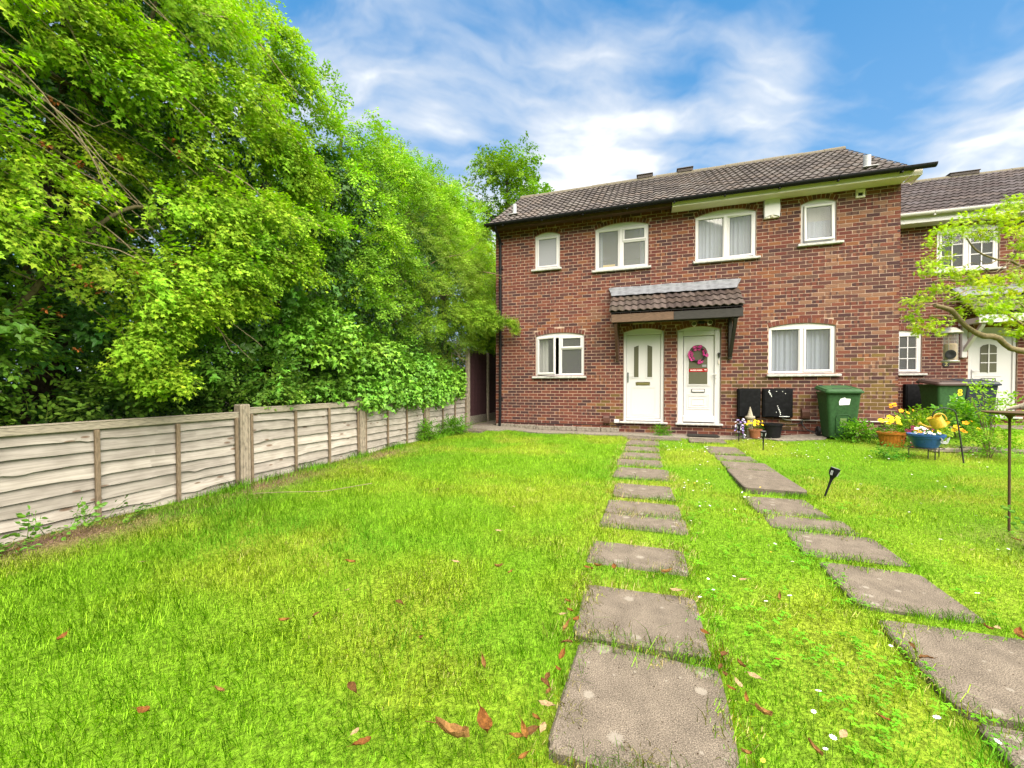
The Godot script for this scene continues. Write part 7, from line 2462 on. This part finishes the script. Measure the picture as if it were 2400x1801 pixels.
func grass() -> void:
	rng.seed = 12
	var a := []
	for k in 4: a.append(tuft(20, 0.085, 0.046, 0.0013, 40 + k, 1.15))
	SP["grass"] = a
	var b := []
	for k in 4: b.append(tuft(19, 0.085, 0.027, 0.0013, 60 + k, 1.25))
	SP["short"] = b
	var c := []
	for k in 3: c.append(tuft(14, 0.075, 0.085, 0.0014, 80 + k, 1.0))
	SP["long"] = c
	SP["clover"] = [clover(1), clover(2), clover(3)]
	SP["daisy"] = [daisy(1), daisy(2), daisy(3)]
	SP["straw"] = [tuft(16, 0.07, 0.04, 0.0016, 91, 1.6), tuft(16, 0.08, 0.035, 0.0016, 92, 1.8)]
	var cr := Crown.new()
	var cl := Crown.new()
	var ds := Crown.new()
	var base := Color(0.30, 0.55, 0.03)
	var yel := Color(0.42, 0.58, 0.045)
	var deep := Color(0.16, 0.42, 0.025)
	var dry := Color(0.55, 0.43, 0.22)
	var place := func(x: float, z: float, near: float):
		var y := ground(x, z)
		if z < apron_edge(x) + 0.02 and x < 4.7: return
		if x > 5.2 and z < -10.85: return
		var edge := 0.05 * wobble.get_noise_2d(x * 330.0, z * 330.0)
		if on_slab(x, z, -0.012 + edge): return
		var bk := bare(x, z)
		var n1 := wobble.get_noise_2d(x * 42.0, z * 42.0)
		var n2 := wobble.get_noise_2d(x * 130.0 + 500.0, z * 130.0)
		var n3 := wobble.get_noise_2d(x * 30.0 - 900.0, z * 30.0)
		var col := base.lerp(yel, clampf(n1 * 1.9 + n2 * 1.1 + 0.36, 0.0, 1.0)).lerp(deep, clampf(n3 * 2.0 - n2 * 0.8 - 0.05, 0.0, 0.9))
		var v := 1.0 + rf(-0.18, 0.18)
		col = Color(col.r * v, col.g * v, col.b * v)
		var slab_side := on_slab(x, z, 0.09)
		var strip := x > 0.25 and x < 1.15
		var sp := "grass"
		var s := rf(0.75, 1.2) * (1.0 + 0.35 * n2)
		if strip or x > 1.6: sp = "short"
		if slab_side:
			sp = "grass" if rng.randf() < 0.6 else "straw"
			if on_slab(x, z, 0.02) and rng.randf() < 0.5: sp = "straw"
			col = dry.lerp(yel, 0.3 * rng.randf()) if sp == "straw" and x < 0.6 else col.lerp(deep, 0.4)
		if x < 0.2 and rng.randf() < 0.06 + 0.5 * sst(0.1, 0.4, n3): sp = "long"
		if rng.randf() < bk * 0.93:
			if rng.randf() < 0.45: return
			sp = "straw"
			col = dry.lerp(yel, rng.randf() * 0.4)
		elif n1 + 0.5 * n2 > 0.12 and rng.randf() < 0.30:
			sp = "straw"
			col = dry.lerp(yel, 0.3 + rng.randf() * 0.5)
		var t := Basis(Vector3(rf(-1, 1), 0, rf(-1, 1)).normalized(), rf(0, 0.28)) * Basis(Vector3.UP, rf(0, TAU))
		var g := 1.0 + near
		cr.add(sp, rng.randi() % SP[sp].size(), Transform3D(t.scaled(Vector3(s * g, s * rf(0.8, 1.2), s * g)), Vector3(x, y + 0.008 * wobble.get_noise_2d(x * 60.0, z * 60.0), z)), col)
		# clover and daisies
		var wet := clampf(0.35 + 1.2 * wobble.get_noise_2d(x * 55.0 + 77.0, z * 55.0), 0.0, 1.0)
		if (strip and rng.randf() < 0.42 * wet and z > -6.0) or (x > 1.5 and rng.randf() < 0.10 * wet):
			cl.add("clover", rng.randi() % 3, Transform3D(Basis(Vector3.UP, rf(0, TAU)).scaled(Vector3.ONE * rf(0.5, 0.95)), Vector3(x + rf(-0.03, 0.03), y + 0.012, z + rf(-0.03, 0.03))), jitter(Color(0.125, 0.34, 0.014), 0.25))
		var dz := wobble.get_noise_2d(x * 75.0 + 11.0, z * 75.0 + 3.0)
		var pd := 0.0
		if x > 0.2 and dz > 0.02: pd = 0.05
		if strip and z < -6.5: pd = maxf(pd, 0.26 * sst(-0.25, 0.25, dz))
		if x > 1.65 and x < 3.6 and z < -7.2: pd = maxf(pd, 0.22 * sst(-0.2, 0.25, dz))
		if absf(x - 0.5) < 0.16 and absf(z + 4.9) < 0.3: pd = 0.4
		if x < 0.2: pd *= 0.1
		if rng.randf() < pd:
			ds.add("daisy", rng.randi() % 3, Transform3D(Basis(Vector3.UP, rf(0, TAU)).scaled(Vector3.ONE * rf(0.8, 1.25)), Vector3(x + rf(-0.04, 0.04), y, z + rf(-0.04, 0.04))), Color(1, 1, 1) if rng.randf() < 0.86 else Color(0.9, 0.7, 0.08))
	# density falls with distance from the viewer
	var z := 0.6
	while z > -13.0:
		var d := maxf(0.5, -z)
		var step := 0.044 + 0.005 * d
		var x := -4.62
		while x < 8.6:
			# skip what lies outside the view cone
			var depth := -0.318 * x - 0.948 * z
			var side := 0.948 * x - 0.318 * z
			if depth > 0.75 and absf(side) < depth * 1.42 + 0.35: place.call(x + rf(-0.5, 0.5) * step, z + rf(-0.5, 0.5) * step, step * 5.0 - 0.2)
			elif rng.randf() < 0.16: place.call(x + rf(-0.5, 0.5) * step, z + rf(-0.5, 0.5) * step, 0.4)
			x += step
		z -= step
	var holder := thing("grass", Vector3.ZERO, "bright green lawn grass, longer on the left and clipped on the right", "grass")
	tag(holder, "", "", "", "stuff")
	flush(cr, holder, "grass_blades", M.grass)
	flush(cl, holder, "clover", M.leaf)
	holder = thing("daisies", Vector3.ZERO, "scattered white daisies in the strip between the paths and on the right lawn", "daisies")
	tag(holder, "", "", "", "stuff")
	flush(ds, holder, "daisy", M.petal)
	# a rank fringe along the slab joints and the fence foot
	var fr := Crown.new()
	var green := Color(0.10, 0.30, 0.010)
	for s in slabs:
		var n := 26
		for k in n:
			var x: float = lerpf(s[0] - 0.03, s[1] + 0.05, sqrt(rng.randf()))
			var zf: float = s[3] + rf(0.02, 0.09)
			if on_slab(x, zf, -0.01): continue
			if zf < apron_edge(x): continue
			fr.add("grass" if rng.randf() < 0.75 else "long", rng.randi() % 3, Transform3D(Basis(Vector3.UP, rf(0, TAU)).scaled(Vector3.ONE * rf(0.5, 0.95)), on_ground(x, zf)), jitter(green.lerp(base, rng.randf()), 0.2))
	for q in [[-3.85, 0.35], [-4.55, 0.2], [-5.5, 0.25], [-7.9, 0.4], [-8.6, 0.5], [-9.2, 0.3], [-3.3, 0.2], [-6.5, 0.25]]:
		for k in (60 if q[0] < -7.0 else 26):
			var zz: float = q[0] + rf(-1, 1) * q[1]
			fr.add("long", rng.randi() % 3, Transform3D(Basis(Vector3.UP, rf(0, TAU)).scaled(Vector3.ONE * rf(0.8, 1.9)), on_ground(-4.5 + rf(0, 0.3) * rng.randf(), zz)), jitter(deep.lerp(base, 0.5 * rng.randf()), 0.2))
	holder = thing("grass_fringe", Vector3.ZERO, "taller dark grass in the slab joints and along the fence foot", "grass")
	tag(holder, "", "", "", "stuff")
	flush(fr, holder, "grass_blades", M.grass)

# fallen leaves: curled, brown
func fallen_leaves() -> void:
	rng.seed = 33
	var meshes := []
	for k in 5:
		var st := begin()
		var L := 0.05
		var n := 8
		var curl: float = [0.6, 1.2, -0.8, 1.7, 0.3][k]
		var hue: Color = [Color(0.22, 0.085, 0.018), Color(0.30, 0.14, 0.03), Color(0.15, 0.07, 0.02), Color(0.36, 0.19, 0.06), Color(0.43, 0.30, 0.16)][k]
		var P := func(i: int, j: int) -> Vector3:
			var u := float(i) / n
			var w := sin(PI * pow(u, 0.8)) * 0.42 * L * 1.25
			var s := (j - 2) / 2.0
			var y := 0.006 + absf(s) * absf(curl) * 0.014 + curl * 0.014 * (u - 0.3) * (u - 0.3) * 3.0 + 0.003 * sin(u * 17.0 + j * 2.0)
			return Vector3(s * w * (1.0 - 0.25 * absf(curl) * absf(s)), y, (u - 0.5) * L * 2.0)
		for i in n:
			for j in 4:
				st.set_color(hue * (0.85 + 0.1 * ((i + j) % 3)))
				quad(st, P.call(i, j), P.call(i + 1, j), P.call(i + 1, j + 1), P.call(i, j + 1))
		st.set_color(hue * 0.7)
		tube(st, [P.call(n, 2), P.call(n, 2) + Vector3(0.004, 0.006, 0.03)], [0.0015], 3, false)
		meshes.append(st.commit())
	var spots := [0.15, -2.44, -0.37, -2.02, -0.36, -1.87, -0.34, -1.77, -0.34, -1.59, -0.34, -1.40, -0.36, -1.33, 0.25, -2.07, 0.28, -1.84, 0.29, -1.8, 0.33, -1.76, 0.36, -1.87, 0.4, -1.82, 0.52, -1.96, 0.77, -1.73, 0.61, -1.61, 0.5, -1.51, 0.29, -1.43, 1.1, -2.25, 1.51, -2.52, 1.56, -2.54, 1.62, -2.52, 1.6, -2.47, 2.11, -3.67, 1.11, -2.17, -0.36, -2.53, -0.3, -2.56, 0.67, -2.52, 0.53, -2.7, 0.38, -1.62, -1.66, -1.5, -1.56, -1.6, -1.67, -0.93, -1.05, -1.25, -0.91, -1.09, -0.59, -1.17, -0.52, -1.25, -0.38, -1.26, -0.97, -1.6, -0.79, -2.32, -0.88, -2.36, -1.8, -2.13, -0.63, -1.52, -2.51, -1.09, -1.17, -2.35, -1.1, -2.95, -1.18, -3.57, -2.16, -3.92, -3.09, -1.72, -4.14, -1.58, -0.4, -1.98, -0.36, -1.28, -0.37, -1.54, -0.86, -1.06, -1.23, -1.82, -1.58, -1.84, -1.51, -1.08, 2.55, -4.0, 2.7, -4.05, -0.34, -1.68, -0.37, -1.5, -0.35, -1.45, -0.33, -1.3, -0.4, -1.24, -0.36, -1.18, -0.33, -1.95, -0.4, -2.1, -0.33, -2.5, -0.2, -2.58, 0.3, -1.72, 0.34, -1.68, 0.31, -1.93, 0.1, -2.6, 0.42, -1.36, 0.55, -1.3, 0.66, -1.38]
	for i in range(0, spots.size(), 2):
		var x: float = spots[i]
		var z: float = spots[i + 1]
		var o := put("fallen_leaf", meshes[rng.randi() % 5], M.dead_leaf)
		var big := 1.0
		var label := "small curled brown dead leaf lying in the grass or on the slabs"
		if i == 70 or i == 72:
			big = 2.3
			label = "largest curled russet leaf at the bottom edge of the lawn" if i == 72 else "large pale brown leaf left of the russet one at the bottom edge"
			o.mesh = meshes[0] if i == 72 else meshes[3]
		elif i == 0:
			big = 1.1
			o.mesh = meshes[4]
			label = "pale tan leaf lying near the top edge of the second slab"
		var lift := 0.035 if on_slab(x, z, 0.0) else (0.055 if x < 0.2 else 0.035)
		o.position = on_ground(x, z, lift)
		o.rotation = Vector3(rf(-0.25, 0.25), rf(0, TAU), rf(-0.25, 0.25))
		o.scale = Vector3.ONE * rf(0.36, 0.68) * big * (1.0 if z > -3.0 else 0.85)
		tag(o, label, "leaf", "dead leaves scattered over the lawn and paths")

# ---------------------------------------------------------------- the scene
func _ready() -> void:
	rng.seed = 2024
	wobble.seed = 4
	wobble.frequency = 0.01
	wobble.fractal_octaves = 3
	# camera: level horizon with a slight downward tilt and a small vertical lens shift, as the photograph was cropped
	var cam := Camera3D.new()
	cam.name = "camera"
	add_child(cam)
	cam.near = 0.05
	cam.far = 600.0
	cam.position = EYE
	cam.rotation = Vector3(deg_to_rad(-0.887), deg_to_rad(18.569), 0)
	cam.set_frustum(2.0 * cam.near * 900.5 / 959.68, Vector2(0, cam.near * 22.87 / 959.68), cam.near, cam.far)
	cam.current = true
	# air and light: bright thin cloud, the sun veiled behind the viewer to the right
	var env := Environment.new()
	env.background_mode = Environment.BG_SKY
	env.sky = Sky.new()
	env.sky.sky_material = sky()
	env.background_energy_multiplier = SKY_ENERGY
	env.tonemap_mode = Environment.TONE_MAPPER_LINEAR
	env.tonemap_exposure = EXPOSURE
	env.sdfgi_enabled = true
	env.ssao_enabled = true
	env.ssil_enabled = true
	var we := WorldEnvironment.new()
	we.name = "air"
	we.environment = env
	add_child(we)
	var sun := DirectionalLight3D.new()
	sun.name = "sun"
	sun.light_energy = 1.6
	sun.light_color = Color(1.0, 0.965, 0.90)
	sun.light_angular_distance = 92.0
	sun.shadow_enabled = true
	add_child(sun)
	sun.look_at_from_position(Vector3(4.2, 10.0, 4.6), Vector3.ZERO)

	materials()
	for s in SLABS: slabs.append(s)
	lawn_ground()
	paths()
	main_house()
	right_house()
	lap_fence()
	brown_fence()
	sprigs()
	hedgerow()
	far_trees()
	acer_tree()
	wall_things()
	rng.seed = 7
	lawn_things()
	borders()
	grass()
	fallen_leaves()
